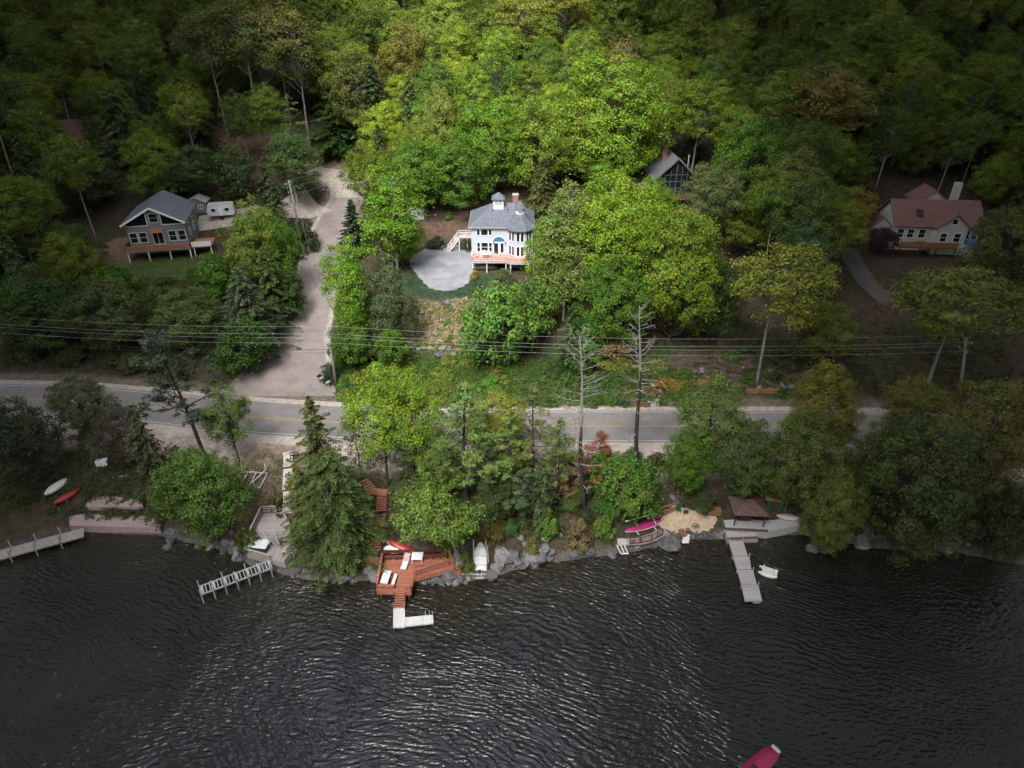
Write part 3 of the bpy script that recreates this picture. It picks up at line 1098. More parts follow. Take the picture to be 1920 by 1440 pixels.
for k in range(4):
    broadleaf('maple', 11 + k, 12, 9, .06, 260, 23000, .19, .018, 'bark', 13, (.05, .09), .85, inner=.42, shape=1.6)
for k in range(2):
    broadleaf('round', 31 + k, 12, 10.5, .05, 400, 36000, .18, .018, 'bark', 15, (.042, .075), .85, inner=.5, shape=1.2)
for k in range(4):
    broadleaf('forest', 41 + k, 20, 9.8, .3, 210, 15000, .25, .013, 'grey_bark', 12, (.06, .105), .8)
for k in range(2):
    broadleaf('tall', 51 + k, 20, 10, .48, 110, 9000, .28, .014, 'grey_bark', 9, (.075, .115), .7, inner=.45)
for k in range(2):
    broadleaf('birch', 61 + k, 13, 5.5, .05, 220, 16000, .18, .012, 'birch_bark', 11, (.085, .13), .8, shape=1.7)
for k in range(2):
    broadleaf('sparse', 71 + k, 10, 5.5, .25, 45, 1700, .22, .013, 'bark', 7, (.09, .15), .7, lobew=.6)
for k in range(3):
    broadleaf('oak', 81 + k, 13, 7, .22, 140, 12000, .175, .014, 'dark_bark', 11, (.06, .11), .8, inner=.38)
broadleaf('leaning', 91, 8, 6.5, .42, 85, 8500, .2, .02, 'birch_bark', 9, (.075, .12), .8, lean=(-.42, -.2))
for k in range(3):
    broadleaf('bushy', 95 + k, 5, 5.5, .02, 110, 9000, .2, .014, 'bark', 9, (.075, .125), .7)
for k in range(3):
    conifer('hemlock', 101 + k, 14, 7.5, .04, 190, 15, .42, .16, .3, .7, irregular=.5)
conifer('big_hemlock', 111, 14, 10, .02, 300, 34, .26, .1, .17, .45, irregular=.5)
conifer('narrow_hemlock', 113, 15, 5.2, .06, 150, 14, .34, .13, .28, .6, irregular=.65)
for k in range(2):
    conifer('spruce', 121 + k, 11, 5, .04, 130, 11, .45, .17, .12, .95, irregular=.25)
for k in range(3):
    pine('pine', 131 + k, 16, 9, .35, 36, 11, 34, .32)
pine('leaning_pine', 137, 14, 9.5, .4, 28, 11, 34, .34, lean=(-.14, .1))
pine('dying_pine', 139, 17, 8, .3, 44, 7, 30, .32, dead=.5)
pine('brown_pine', 141, 7, 6, .1, 34, 9, 26, .34, tuft=.6)
for k in range(4):
    shrub('shrub', 151 + k, 1.8, 2.8, 45, 2400, .16)
for k in range(2):
    shrub('dense_shrub', 161 + k, 3.2, 4.2, 110, 7000, .14)

NT = 0
OCC = []        # (x, y, radius) of the trees placed one by one


def tree(kind, name, label, x, y, H, W, col, group=None, cat='tree', rot=None, variant=None, z=None, rng=random, bare=False):
    """one tree: an Empty at its foot, a trunk and a crown of its own"""
    P = PROTO[kind]
    p = P[variant % len(P)] if variant is not None else P[rng.randrange(len(P))]
    if z is None:
        z = hz(x, y) - .05
    root = thing(name, label, cat, (x, y, z), rng.uniform(0, 2 * PI) if rot is None else rot, group)
    root.scale = (W / p[1], W / p[1], H / p[0])
    if p[2] is not None:
        o = bpy.data.objects.new('trunk' if cat == 'tree' else 'stem', p[2]); COL.objects.link(o); o.parent = root
    if p[3] is not None:
        o = bpy.data.objects.new('crown' if cat == 'tree' else 'foliage', p[3]); COL.objects.link(o); o.parent = root
        k_ = 1.3 if 'hemlock' in kind or kind in ('spruce', 'leaning_pine') else 1.55
        q_ = rng.uniform(.93, 1.07); o.color = (col[0] * k_ * q_, col[1] * k_ * q_ * .93, (col[2] + .004) * k_ * .9, 1)
    return root


def tree_px(kind, name, label, bx, by, ty, wpx, col, group=None, cat='tree', rot=None, variant=None, tx=None, rng=random):
    """foot at photo pixel (bx, by) on the ground, top at row ty, crown wpx wide"""
    if kind not in ('tall', 'leaning', 'leaning_pine'):      # bx is where the middle of the crown shows; uprights converge downwards
        bx = 960 + (bx - 960) * (2809 - by) / (2809 - (by + .55 * (ty - by)))
    g = G(bx, by)
    dep = proj(g)[2]
    W = wpx / FOC * dep
    lo, hi = .2, 60
    for _ in range(40):
        m = (lo + hi) / 2
        if proj((g.x, g.y, g.z + m))[1] > ty:
            lo = m
        else:
            hi = m
    OCC.append((g.x, g.y, W / 2))
    return tree(kind, name, label, g.x, g.y, lo, W, col, group, cat, rot, variant, None, rng)


# leaf colours
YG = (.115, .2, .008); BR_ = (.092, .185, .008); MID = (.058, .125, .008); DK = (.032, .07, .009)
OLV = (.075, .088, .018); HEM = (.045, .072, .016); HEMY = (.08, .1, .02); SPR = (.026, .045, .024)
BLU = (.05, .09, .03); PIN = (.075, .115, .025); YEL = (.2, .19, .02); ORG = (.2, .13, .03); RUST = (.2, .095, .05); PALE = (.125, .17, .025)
rt = random.Random(7)

T = [
 # ---- between the side road and the gravel pad
 ('spruce', 'spruce_tree', 'dark blue-green spruce with spiky top at the edge of the side road', 662, 478, 374, 72, SPR),
 ('birch', 'broadleaf_tree', 'tall bright green tree left of the gravel pad, level with the white house roof', 735, 512, 308, 118, BR_),
 ('maple', 'broadleaf_tree', 'bright green tree overhanging the left rim of the gravel pad', 752, 498, 392, 92, BR_),
 ('birch', 'broadleaf_tree', 'slender vivid green tree hugging the right edge of the side road', 652, 655, 440, 92, BR_),
 ('maple', 'broadleaf_tree', 'dull olive-green broad tree between the side road and the scrub slope', 728, 660, 486, 98, (.06, .09, .03)),
 ('bushy', 'broadleaf_tree', 'low green bushy tree at the kerb behind the utility pole by the junction', 660, 690, 610, 80, MID),
 ('bushy', 'broadleaf_tree', 'low leafy tree left of the boulder row below the lawn', 735, 690, 615, 66, MID),
 # ---- behind the white house
 ('maple', 'broadleaf_tree', 'green tree with pale bare trunks standing on the earth bank behind the gravel pad', 858, 402, 250, 130, MID),
 ('maple', 'broadleaf_tree', 'broad mid-green tree at the back of the gravel pad beside the small shed', 785, 398, 262, 140, MID),
 ('maple', 'broadleaf_tree', 'pale yellow-green pointed tree rising above the crowns left of the white house', 825, 345, 152, 92, PALE),
 ('maple', 'broadleaf_tree', 'dense bright green tree directly behind the cupola of the white house', 925, 372, 172, 130, BR_),
 ('maple', 'broadleaf_tree', 'bright green tree behind the brick chimney of the white house', 1005, 372, 182, 135, (.11, .175, .012)),
 ('hemlock', 'hemlock_tree', 'drab olive hemlock just right of the brick chimney', 1018, 400, 292, 62, OLV),
 ('hemlock', 'hemlock_tree', 'small olive hemlock tucked behind the turret roof', 1003, 408, 332, 40, OLV),
 ('maple', 'broadleaf_tree', 'bright green tree with an orange-tinged top left of the dark cabin', 1108, 352, 182, 120, (.13, .155, .016)),
 ('round', 'broadleaf_tree', 'largest yellow-green crown on the slope up behind the white house', 1150, 345, 92, 215, (.11, .19, .01)),
 ('sparse', 'broadleaf_tree', 'tree with brownish flowering top at the upper edge of the big yellow-green crown', 1170, 240, 62, 80, (.16, .13, .06)),
 ('maple', 'broadleaf_tree', 'green spreading tree left of the dark cabin roof', 1135, 375, 255, 110, BR_),
 ('birch', 'broadleaf_tree', 'upright bright tree between the pale pointed tree and the cupola of the white house', 880, 340, 178, 75, (.1, .19, .01)),
 ('birch', 'broadleaf_tree', 'upright yellow-green tree up the slope behind the brick chimney', 965, 300, 165, 80, (.11, .185, .01)),
 ('birch', 'broadleaf_tree', 'upright green tree left of the largest yellow-green crown', 1055, 320, 170, 85, (.095, .17, .01)),
 # ---- right of the white house
 ('birch', 'broadleaf_tree', 'speckled pale tree with open small leaves right of the turret', 1062, 600, 332, 105, (.105, .155, .03)),
 ('round', 'broadleaf_tree', 'large domed maple with the brightest crown between white house and dark cabin', 1150, 575, 322, 205, (.118, .2, .01)),
 ('maple', 'broadleaf_tree', 'bright green tree covering the right side of the turret and deck', 1026, 560, 400, 85, BR_),
 ('maple', 'broadleaf_tree', 'green tree reaching up in front of the dark cabin deck', 1225, 480, 332, 120, BR_),
 ('round', 'broadleaf_tree', 'rounded yellow-green maple below the dark cabin', 1272, 640, 384, 185, (.112, .18, .01)),
 ('bushy', 'broadleaf_tree', 'vivid green bushy tree at the right end of the boulder row below the lawn', 945, 690, 528, 140, (.075, .155, .022)),
 ('bushy', 'broadleaf_tree', 'vivid green bushy tree below the white house deck', 1000, 640, 520, 95, (.08, .15, .022)),
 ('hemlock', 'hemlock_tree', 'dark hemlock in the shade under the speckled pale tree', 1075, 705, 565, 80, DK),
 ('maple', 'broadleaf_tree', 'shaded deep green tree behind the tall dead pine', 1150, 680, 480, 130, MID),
 ('bushy', 'broadleaf_tree', 'deep green low tree standing behind the thin dead pine', 1105, 700, 590, 80, MID),
 ('tall', 'broadleaf_tree', 'yellow-green tree on a pale bare trunk above the roadside steps', 1418, 722, 455, 175, (.13, .16, .02)),
 ('tall', 'broadleaf_tree', 'forked tree leaning right with a long bare grey trunk below the red-roofed house', 1740, 720, 500, 210, (.1, .125, .02)),
 ('maple', 'broadleaf_tree', 'leafy tree below the driveway of the red-roofed house', 1545, 690, 560, 120, (.1, .125, .02)),
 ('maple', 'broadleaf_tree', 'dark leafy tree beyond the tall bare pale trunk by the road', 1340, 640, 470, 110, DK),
 ('forest', 'broadleaf_tree', 'pale green feathery tree touching the right wall of the dark cabin', 1335, 480, 300, 110, (.085, .12, .035)),
 ('maple', 'broadleaf_tree', 'tall leafy tree right of the dark cabin roof', 1400, 430, 215, 150, MID),
 ('maple', 'broadleaf_tree', 'leafy tree with a tawny tinge midway between dark cabin and red-roofed house', 1490, 480, 280, 120, (.09, .11, .025)),
 ('forest', 'broadleaf_tree', 'tall tree with golden-brown new leaves above the red-roofed house', 1545, 330, 120, 170, (.11, .105, .02)),
 ('maple', 'broadleaf_tree', 'blue-green leafy tree left of the red-roofed house driveway', 1510, 580, 400, 110, BLU),
 ('bushy', 'shrub_tree', 'yellow-brown ornamental tree left of the red-roofed house', 1610, 445, 350, 70, (.15, .12, .02)),
 ('bushy', 'shrub_tree', 'dark purple-leaved tree at the left corner of the red-roofed house', 1655, 478, 425, 55, (.03, .018, .018)),
 ('maple', 'broadleaf_tree', 'dim olive tree on the far right beside the red-roofed house', 1895, 560, 380, 150, (.07, .085, .018)),
 # ---- left of the side road
 ('maple', 'broadleaf_tree', 'bright yellow-green tree in front of the white camper', 475, 545, 372, 120, (.1, .145, .018)),
 ('maple', 'broadleaf_tree', 'green tree at the bend of the side road below the leaning utility pole', 520, 560, 400, 92, MID),
 ('hemlock', 'hemlock_tree', 'blue-green conifer with drooping tiers on the left bank of the side road', 462, 660, 500, 120, (.05, .075, .035)),
 ('bushy', 'broadleaf_tree', 'dark shrubby tree at the inner corner of the road junction', 455, 700, 605, 110, DK),
 ('bushy', 'broadleaf_tree', 'dark shrubby tree along the left verge midway up the side road', 530, 600, 500, 80, DK),
 ('hemlock', 'hemlock_tree', 'dense dark conifer on the left bank behind the blue-green conifer', 505, 615, 462, 85, HEM),
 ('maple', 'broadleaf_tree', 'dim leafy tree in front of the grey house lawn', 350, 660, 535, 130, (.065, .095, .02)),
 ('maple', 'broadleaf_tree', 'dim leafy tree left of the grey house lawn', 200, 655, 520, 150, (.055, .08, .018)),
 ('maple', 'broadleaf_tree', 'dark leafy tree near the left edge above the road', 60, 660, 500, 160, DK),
 ('bushy', 'broadleaf_tree', 'rounded green tree beside the brown dirt patch', 215, 575, 495, 80, MID),
 ('bushy', 'broadleaf_tree', 'small bright tree right of the grey house deck', 405, 560, 478, 70, MID),
 ('birch', 'broadleaf_tree', 'leafy green tree where the track leaves the side road', 545, 378, 238, 95, (.06, .11, .025)),
 ('pine', 'pine_tree', 'young pale green pine standing behind the tree at the track fork', 548, 330, 178, 70, (.07, .1, .03)),
 ('maple', 'broadleaf_tree', 'dim green tree behind the small grey shed', 360, 370, 270, 100, (.045, .075, .02)),
 ('bushy', 'broadleaf_tree', 'dim green tree behind the white camper', 440, 372, 270, 90, (.05, .08, .022)),
 ('hemlock', 'hemlock_tree', 'dim conifer in front of the brown-roofed cottage', 225, 320, 165, 110, (.05, .07, .022)),
 ('maple', 'broadleaf_tree', 'dim broad tree left of the grey house', 150, 400, 285, 140, (.045, .062, .016)),
 ('tall', 'broadleaf_tree', 'dark tree with a pale slanting trunk at the far left', 30, 345, 130, 150, DK),
 ('maple', 'broadleaf_tree', 'dark green tree below the far left driveway', 130, 505, 420, 130, (.04, .065, .016)),
 # ---- bare-trunked trees at the forest edge, upper left
 ('tall', 'broadleaf_tree', 'forest-edge tree whose pale trunk stands over the brown leaf litter, leftmost of three', 428, 255, 20, 130, (.06, .075, .018)),
 ('tall', 'broadleaf_tree', 'forest-edge tree with a forked pale trunk over the brown leaf litter', 487, 255, 0, 140, (.075, .09, .018)),
 ('tall', 'broadleaf_tree', 'forest-edge tree with the longest pale trunk just above the track fork', 583, 300, 10, 130, (.085, .1, .018)),
 ('tall', 'broadleaf_tree', 'slender forest-edge tree behind the longest pale trunk', 545, 235, -10, 110, (.075, .09, .018)),
 ('hemlock', 'hemlock_tree', 'blackish conifer at the right side of the track fork', 630, 292, 150, 110, DK),
 ('hemlock', 'hemlock_tree', 'dark conifer behind the top bend of the side road', 700, 285, 120, 100, (.035, .055, .018)),
 ('maple', 'broadleaf_tree', 'dusky yellow-green oak above the top bend of the side road', 668, 270, 85, 120, (.085, .105, .018)),
 ('maple', 'broadleaf_tree', 'tall dusky oak with a golden crown left of the pale pointed tree', 765, 245, 35, 110, (.115, .12, .018)),
 ('tall', 'broadleaf_tree', 'brightest yellow-green forest tree at the top centre, on a thick grey trunk', 1053, 148, -40, 140, (.14, .165, .018)),
 ('forest', 'broadleaf_tree', 'yellow-green forest tree at the top centre left of the thick grey trunk', 965, 165, -20, 120, (.125, .155, .02)),
 # ---- between road and lake, centre
 ('narrow_hemlock', 'hemlock_tree', 'narrow hemlock with ragged top in front of the road, left of the red stairs', 598, 985, 744, 112, (.06, .075, .018)),
 ('big_hemlock', 'hemlock_tree', 'biggest hemlock, broad and drooping, between the grey deck and the red deck', 622, 1036, 846, 165, (.05, .084, .014)),
 ('hemlock', 'hemlock_tree', 'hemlock leaning over the grey stairs, in front of the narrow hemlock', 570, 1010, 880, 95, (.07, .085, .024)),
 ('sparse', 'broadleaf_tree', 'thin sparse birch with bare twigs in front of the road', 668, 900, 768, 80, (.1, .13, .03)),
 ('oak', 'broadleaf_tree', 'leafy yellow-green oak in front of the road, left of the pine', 713, 912, 694, 140, (.115, .2, .01)),
 ('oak', 'broadleaf_tree', 'dark-trunked yellow-green oak next to the pine', 767, 925, 684, 135, (.115, .195, .01)),
 ('pine', 'pine_tree', 'tall soft-needled white pine in the middle of the shore trees', 872, 960, 722, 185, (.085, .14, .03)),
 ('oak', 'broadleaf_tree', 'small yellow-green oak right of the white pine', 946, 890, 735, 115, (.135, .16, .025)),
 ('oak', 'broadleaf_tree', 'low yellow-green oak in front of the white pine trunk', 820, 960, 830, 95, (.085, .15, .015)),
 ('oak', 'broadleaf_tree', 'yellow-green sapling at the road edge behind the white pine', 905, 868, 745, 85, (.14, .17, .025)),
 ('oak', 'broadleaf_tree', 'shaded green tree in front of the small oak right of the white pine', 945, 965, 850, 80, (.05, .09, .018)),
 ('pine', 'pine_tree', 'feathery young pine left of the dying pine', 955, 945, 770, 85, (.085, .14, .028)),
 ('pine', 'pine_tree', 'feathery dark pine between the white pine and the leaning birch', 905, 985, 815, 95, (.05, .085, .025)),
 ('pine', 'pine_tree', 'feathery pine close to the left of the thin dead pine', 1048, 955, 785, 85, (.075, .12, .028)),
 ('hemlock', 'hemlock_tree', 'dark hemlock on the bank above the boulder row right of the covered boat', 1015, 985, 860, 75, (.04, .062, .016)),
 ('dying_pine', 'pine_tree', 'dying pine with a bare grey twiggy top', 1000, 930, 728, 125, (.09, .11, .035)),
 ('pine', 'pine_tree', 'grey-green pine below the dying pine', 985, 985, 880, 105, (.045, .075, .03)),
 ('sparse', 'broadleaf_tree', 'thin yellowish sapling between the two dead pines', 1042, 880, 790, 70, (.14, .15, .025)),
 ('brown_pine', 'pine_tree', 'sapling with rust-coloured dead needles beside the thin dead pine', 1125, 905, 812, 85, RUST),
 ('brown_pine', 'pine_tree', 'small sapling with tan dead needles left of the thin dead pine', 1068, 930, 860, 60, (.16, .11, .06)),
 ('leaning', 'birch_tree', 'white-trunked birch leaning over the red deck', 856, 1040, 900, 135, (.09, .15, .024)),
 ('bushy', 'broadleaf_tree', 'olive bushy tree right of the leaning birch', 925, 985, 890, 75, (.045, .075, .018)),
 ('hemlock', 'hemlock_tree', 'dark low hemlock right of the red stairs', 758, 995, 905, 46, HEM),
 ('hemlock', 'hemlock_tree', 'dark low hemlock above the landing of the red stairs', 768, 915, 862, 62, (.045, .06, .02)),
 ('bushy', 'broadleaf_tree', 'bright green bushy tree at the foot of the tall dead pine', 1180, 970, 860, 120, (.075, .14, .02)),
 ('bushy', 'broadleaf_tree', 'green bushy tree left of the tall dead pine foot', 1135, 930, 850, 75, MID),
 ('oak', 'broadleaf_tree', 'large leafy tree with airy crown right of the tall dead pine', 1325, 905, 712, 140, (.085, .14, .025)),
 ('maple', 'broadleaf_tree', 'dark green tree below the airy crown, above the beach', 1290, 930, 800, 95, MID),
 ('maple', 'broadleaf_tree', 'green tree with leaves in flat pads above the gazebo roof', 1400, 935, 780, 120, (.07, .11, .025)),
 ('maple', 'broadleaf_tree', 'yellow-topped tree at the roadside right of the gazebo', 1545, 860, 680, 130, (.12, .13, .018)),
 ('maple', 'broadleaf_tree', 'leafy tree between the gazebo and the road', 1500, 960, 770, 120, (.075, .105, .02)),
 ('maple', 'broadleaf_tree', 'yellow-green tree drooping over the water right of the gazebo', 1565, 1035, 860, 110, (.1, .125, .022)),
 ('round', 'broadleaf_tree', 'large dark dome of a tree on the right shore', 1730, 1030, 790, 215, (.05, .072, .016)),
 ('maple', 'broadleaf_tree', 'olive tree with thin crown at the far right roadside', 1860, 930, 700, 180, (.085, .095, .022)),
 ('maple', 'broadleaf_tree', 'dim green tree on the shore in front of the roadside gap', 1640, 960, 790, 110, (.065, .085, .018)),
 ('maple', 'broadleaf_tree', 'yellowish roadside tree beyond the dark dome', 1720, 830, 715, 130, (.1, .11, .018)),
 ('bushy', 'broadleaf_tree', 'dim bushy tree at the far right end of the shore', 1895, 1050, 930, 100, (.05, .06, .02)),
 # ---- between road and lake, left
 ('leaning_pine', 'pine_tree', 'dark pine leaning left across the road', 392, 880, 625, 185, (.035, .05, .025)),
 ('oak', 'broadleaf_tree', 'small bright green tree beside the leaning pine', 428, 875, 715, 88, (.075, .125, .02)),
 ('maple', 'broadleaf_tree', 'bushy bright green tree on the shore left of the grey deck', 380, 1015, 840, 165, (.06, .115, .018)),
 ('hemlock', 'hemlock_tree', 'tall dark conifer left of the leaning pine', 275, 960, 760, 90, (.045, .055, .02)),
 ('maple', 'broadleaf_tree', 'dim pale green tree at the roadside near the left edge', 150, 830, 700, 110, (.06, .075, .03)),
 ('maple', 'broadleaf_tree', 'dark tree at the left edge above the shore', 25, 905, 745, 150, (.035, .05, .016)),
 ('oak', 'broadleaf_tree', 'dark bare-limbed tree over the pink terrace', 215, 880, 770, 95, (.045, .045, .025)),
]
KINDS = {}
for row in T:
    kind, nm, label, bx, by, ty, w, col = row
    if nm == 'shrub_tree':
        nm = 'ornamental_tree'
    tree_px(kind, nm, label, bx, by, ty, w, col, rng=rt, variant=KINDS.get(kind, 0), rot=0.4 if kind in ('leaning', 'leaning_pine') else None)
    KINDS[kind] = KINDS.get(kind, 0) + 1


# ------------------------------------------------------------------ dead pines
def snag(label, bx, by, ty, tx, seed, lower, tufts=()):
    rng = np.random.default_rng(seed)
    g = G(bx, by)
    lo, hi = 1, 60
    for _ in range(40):
        m_ = (lo + hi) / 2
        if proj((g.x, g.y, g.z + m_))[1] > ty:
            lo = m_
        else:
            hi = m_
    H = lo
    root = thing('dead_pine', label, 'tree', (g.x, g.y, g.z))
    r0 = .0125 * H
    qx, _, qd = proj((g.x, g.y, g.z + H)); lx = (tx - qx) / FOC * qd
    wb = lambda z: np.array([.15 * math.sin(z * .35 + seed) + lx * max(z, 0) / H, .12 * math.cos(z * .3 + seed), z])
    rad = lambda z: r0 * (1 - max(z, 0) / H) ** .85 + .025
    zz = np.linspace(-.3, H, 18)
    k = int(np.argmin(abs(zz - lower * H)))
    br = MB()
    br.tube([wb(z) for z in zz], [rad(z) for z in zz], 9)
    nt_ = len(br.f)
    n = 46
    for i in range(n):
        t = .16 + .83 * ((i + rng.uniform(0, 1)) / n) ** .8
        if t < .38 and rng.uniform() < .45:
            continue
        z = t * H
        ln_ = (.34 if t > .42 else .17) * H * .62 * (1.04 - t) ** .55 * rng.uniform(.35, 1.1) + .5
        az = rng.uniform(0, 2 * PI)
        if rng.uniform() < .45:
            az = PI + rng.normal(0, .5) if rng.uniform() < .6 else rng.normal(0, .5)
        up = (-.12 + 1.25 * max(0, t - .5) / .5) * rng.uniform(.5, 1.3)
        d = np.array([math.cos(az), math.sin(az), 0])
        pts = []
        for q in range(6):
            s = q / 5
            pts.append(wb(z) + d * ln_ * s + np.array([-d[1], d[0], 0]) * ln_ * .12 * math.sin(s * 3 + i) + np.array([0, 0, 1]) * ln_ * (up * s + .3 * (s ** 2) - .22 * s))
        r1 = max(.06 * (1 - t) + .02, .028)
        br.tube(pts, [r1 * (1 - .7 * q / 5) for q in range(6)], 5, cap=False)
        for q in (2, 3, 4):
            for _ in range(2):
                e = pts[q] + (d * rng.uniform(.3, .9) + np.array([-d[1], d[0], 0]) * rng.normal(0, .8) + np.array([0, 0, rng.uniform(-.2, .6)])) * ln_ * .34
                br.tube([pts[q], (pts[q] + e) / 2 + rng.normal(0, .04, 3), e], [.02, .014, .007], 4, cap=False)
    o = br.build('trunk', M['dead_wood'], root, smooth=True)
    o.data.materials.append(M['dark_bark'])
    for i, p_ in enumerate(o.data.polygons):
        if i < nt_ and p_.center.z < lower * H + .6 * math.sin(i * 2.1):
            p_.material_index = 1
    for (dx, zf, r, col) in tufts:
        P = []; 
        c = np.array([dx + wb(zf * H)[0], rng.normal(0, .3), zf * H])
        m2 = 260
        dd_ = rdir(rng, m2, -.4)
        P = c + dd_ * np.array([r * 1.25, r, r * .35]) * rng.uniform(.2, 1, (m2, 1)) ** .5
        V_, F_ = leaf_quads(P, unit(rng.normal(0, .5, (m2, 3)) + np.array([[0, 0, .8]])), .38 * rng.uniform(.7, 1.3, m2), .14, rng, dd_)
        o = np_mesh('needle_tuft', V_, F_, M['needle'], root, tint=tint_for(m2, np.full(m2, 1.), np.zeros(m2), rng))
        o.color = (*col, 1)
        lb = MB(); limb(lb, wb(zf * H - .3), c, .05, .02, rng, -.03, 4)
        lb.build('branch', M['dead_wood'], root, smooth=True)
    OCC.append((g.x, g.y, 2))
    return root


snag('tall dead pine with forked silvery top and a few tufts of yellow and orange needles', 1194, 884, 572, 1201, 3, .62,
     ((-2.7, .735, 1.5, (.22, .13, .06)), (-3.6, .675, 1.1, (.19, .19, .03)), (-2.2, .68, 1.1, (.17, .18, .03)), (1.5, .66, 1.4, (.17, .18, .03)), (2.7, .575, 1.2, (.26, .16, .03)), (3.5, .55, 1.2, (.23, .2, .03)), (1.9, .53, 1.1, (.2, .11, .06)), (-1.6, .5, 1.2, (.12, .14, .03))))
snag('thin completely bare dead pine with curved silvery branches', 1092, 955, 634, 1088, 8, .5)

# ------------------------------------------------------------------ shrubs with a place of their own
for kind, nm, label, bx, by, ty, w, col in [
    ('dense_shrub', 'rhododendron', 'rounded dense shrub in front of the white house deck', 945, 532, 496, 46, (.065, .085, .03)),
    ('shrub', 'shrub', 'small yellow-leaved shrub at the deck post beside the gravel pad', 889, 524, 502, 16, (.2, .17, .03)),
    ('shrub', 'shrub', 'dark green shrub under the white outside stairs', 874, 470, 440, 24, (.045, .07, .028)),
    ('shrub', 'shrub', 'low dark hedge-like shrub along the back rim of the gravel pad', 816, 463, 441, 44, (.035, .055, .025)),
    ('shrub', 'shrub', 'fresh green shrub at the foot of the bare trunks behind the gravel pad', 842, 410, 394, 22, (.075, .13, .025)),
    ('shrub', 'shrub', 'green shrub left of the beach rack, by the water', 1133, 1000, 955, 50, (.075, .14, .02)),
    ('shrub', 'shrub', 'tan half-dead shrub on the rocky shore right of the covered boat', 1085, 1025, 968, 52, (.14, .12, .05)),
    ('shrub', 'shrub', 'bright green shrub on the boulder bank above the covered boat', 1025, 1000, 945, 52, (.07, .135, .02)),
    ('shrub', 'shrub', 'yellow-green shrub between the boulders beside the covered boat', 1000, 1035, 1000, 34, (.12, .13, .035)),
    ('shrub', 'shrub', 'grassy green shrub between the red deck and the covered boat', 874, 1068, 1030, 32, (.07, .11, .025)),
    ('shrub', 'shrub', 'bright leafy shrub at the back corner of the red deck', 838, 1040, 1010, 34, (.1, .14, .022)),
    ('shrub', 'shrub', 'yellow-green shrub beside the black bin on the grey stairs', 512, 955, 925, 36, (.12, .125, .03)),
    ('shrub', 'shrub', 'yellow-green bush covering the upper grey stairs', 552, 925, 868, 46, (.125, .135, .025)),
    ('shrub', 'shrub', 'dim green shrub at the left corner of the grey deck', 463, 1030, 985, 46, (.065, .09, .02)),
    ('dense_shrub', 'shrub', 'dark clipped shrub beside the utility pole at the junction', 620, 712, 672, 46, (.035, .055, .02)),
    ('shrub', 'shrub', 'dark shrub below the utility pole on the side road verge', 572, 470, 405, 50, (.045, .065, .022)),
]:
    tree_px(kind, nm, label, bx, by, ty, w, col, cat='shrub', rng=rt)

# roadside hedgerow: shrubs one can tell apart but not name
for i in range(16):
    t = i / 15
    px = 478 + (575 - 478) * t + rt.uniform(-6, 6); py = 690 - (690 - 455) * t + rt.uniform(-5, 5)
    g = G(px - 16, py)
    tree('bushy', 'shrub', 'dark green shrub in the hedgerow on the left bank of the side road', g.x, g.y, rt.uniform(2.2, 3.6), rt.uniform(3, 4.2), (.042 * rt.uniform(.8, 1.3), .068 * rt.uniform(.8, 1.3), .02),
         'hedgerow shrubs left of the side road', 'shrub', rng=rt)
for i in range(46):
    px = rt.uniform(960, 1290); py = rt.uniform(700, 760)
    g = G(px, py)
    tree('shrub', 'shrub', 'green shrub in the thicket between the road and the woods behind the dead pines', g.x, g.y, rt.uniform(1., 1.9), rt.uniform(1.8, 2.8), (.05 * rt.uniform(.8, 1.4), .1 * rt.uniform(.8, 1.3), .018),
         'roadside thicket behind the dead pines', 'shrub', rng=rt)
for i in range(64):
    px = rt.uniform(640, 960); py = rt.uniform(672, 760)
    g = G(px, py)
    tree('shrub', 'shrub', 'yellow-green shrub in the roadside thicket below the boulder row', g.x, g.y, rt.uniform(.8, 2.0), rt.uniform(1.4, 3.0), (.095 * rt.uniform(.6, 1.5), .15 * rt.uniform(.85, 1.2), .02),
         'roadside thicket below the boulder row', 'shrub', rng=rt)
for i in range(58):
    px = rt.uniform(690, 1240); py = rt.uniform(862, 1015)
    if (px > 1100 and py > 960) or px < 748 or (px < 835 and py > 985):
        continue
    g = G(px, py)
    tree('shrub' if i % 3 else 'bushy', 'shrub', 'low green shrub on the wooded bank between road and lake', g.x, g.y, rt.uniform(1.2, 2.8), rt.uniform(2, 3.6), (.05 * rt.uniform(.6, 1.6), .085 * rt.uniform(.6, 1.4), .018),
         'shrubs on the wooded shore bank', 'shrub', rng=rt)
for i in range(16):
    px = rt.choice([rt.uniform(1240, 1320), rt.uniform(1380, 1900)]); py = rt.uniform(880, 960)
    g = G(px, py)
    tree('bushy', 'shrub', 'dim green shrub under the trees on the right-hand shore', g.x, g.y, rt.uniform(1.5, 3), rt.uniform(2.4, 4), (.05 * rt.uniform(.8, 1.3), .075 * rt.uniform(.8, 1.2), .02),
         'shrubs under the right-hand shore trees', 'shrub', rng=rt)
for i in range(16):
    px = rt.uniform(20, 470); py = rt.uniform(640, 700)
    g = G(px, py)
    tree('bushy', 'shrub', 'dim shrub on the bank above the main road below the grey house', g.x, g.y, rt.uniform(1.8, 3.2), rt.uniform(3, 4.5), (.048 * rt.uniform(.8, 1.3), .07 * rt.uniform(.8, 1.2), .02),
         'bank shrubs below the grey house', 'shrub', rng=rt)

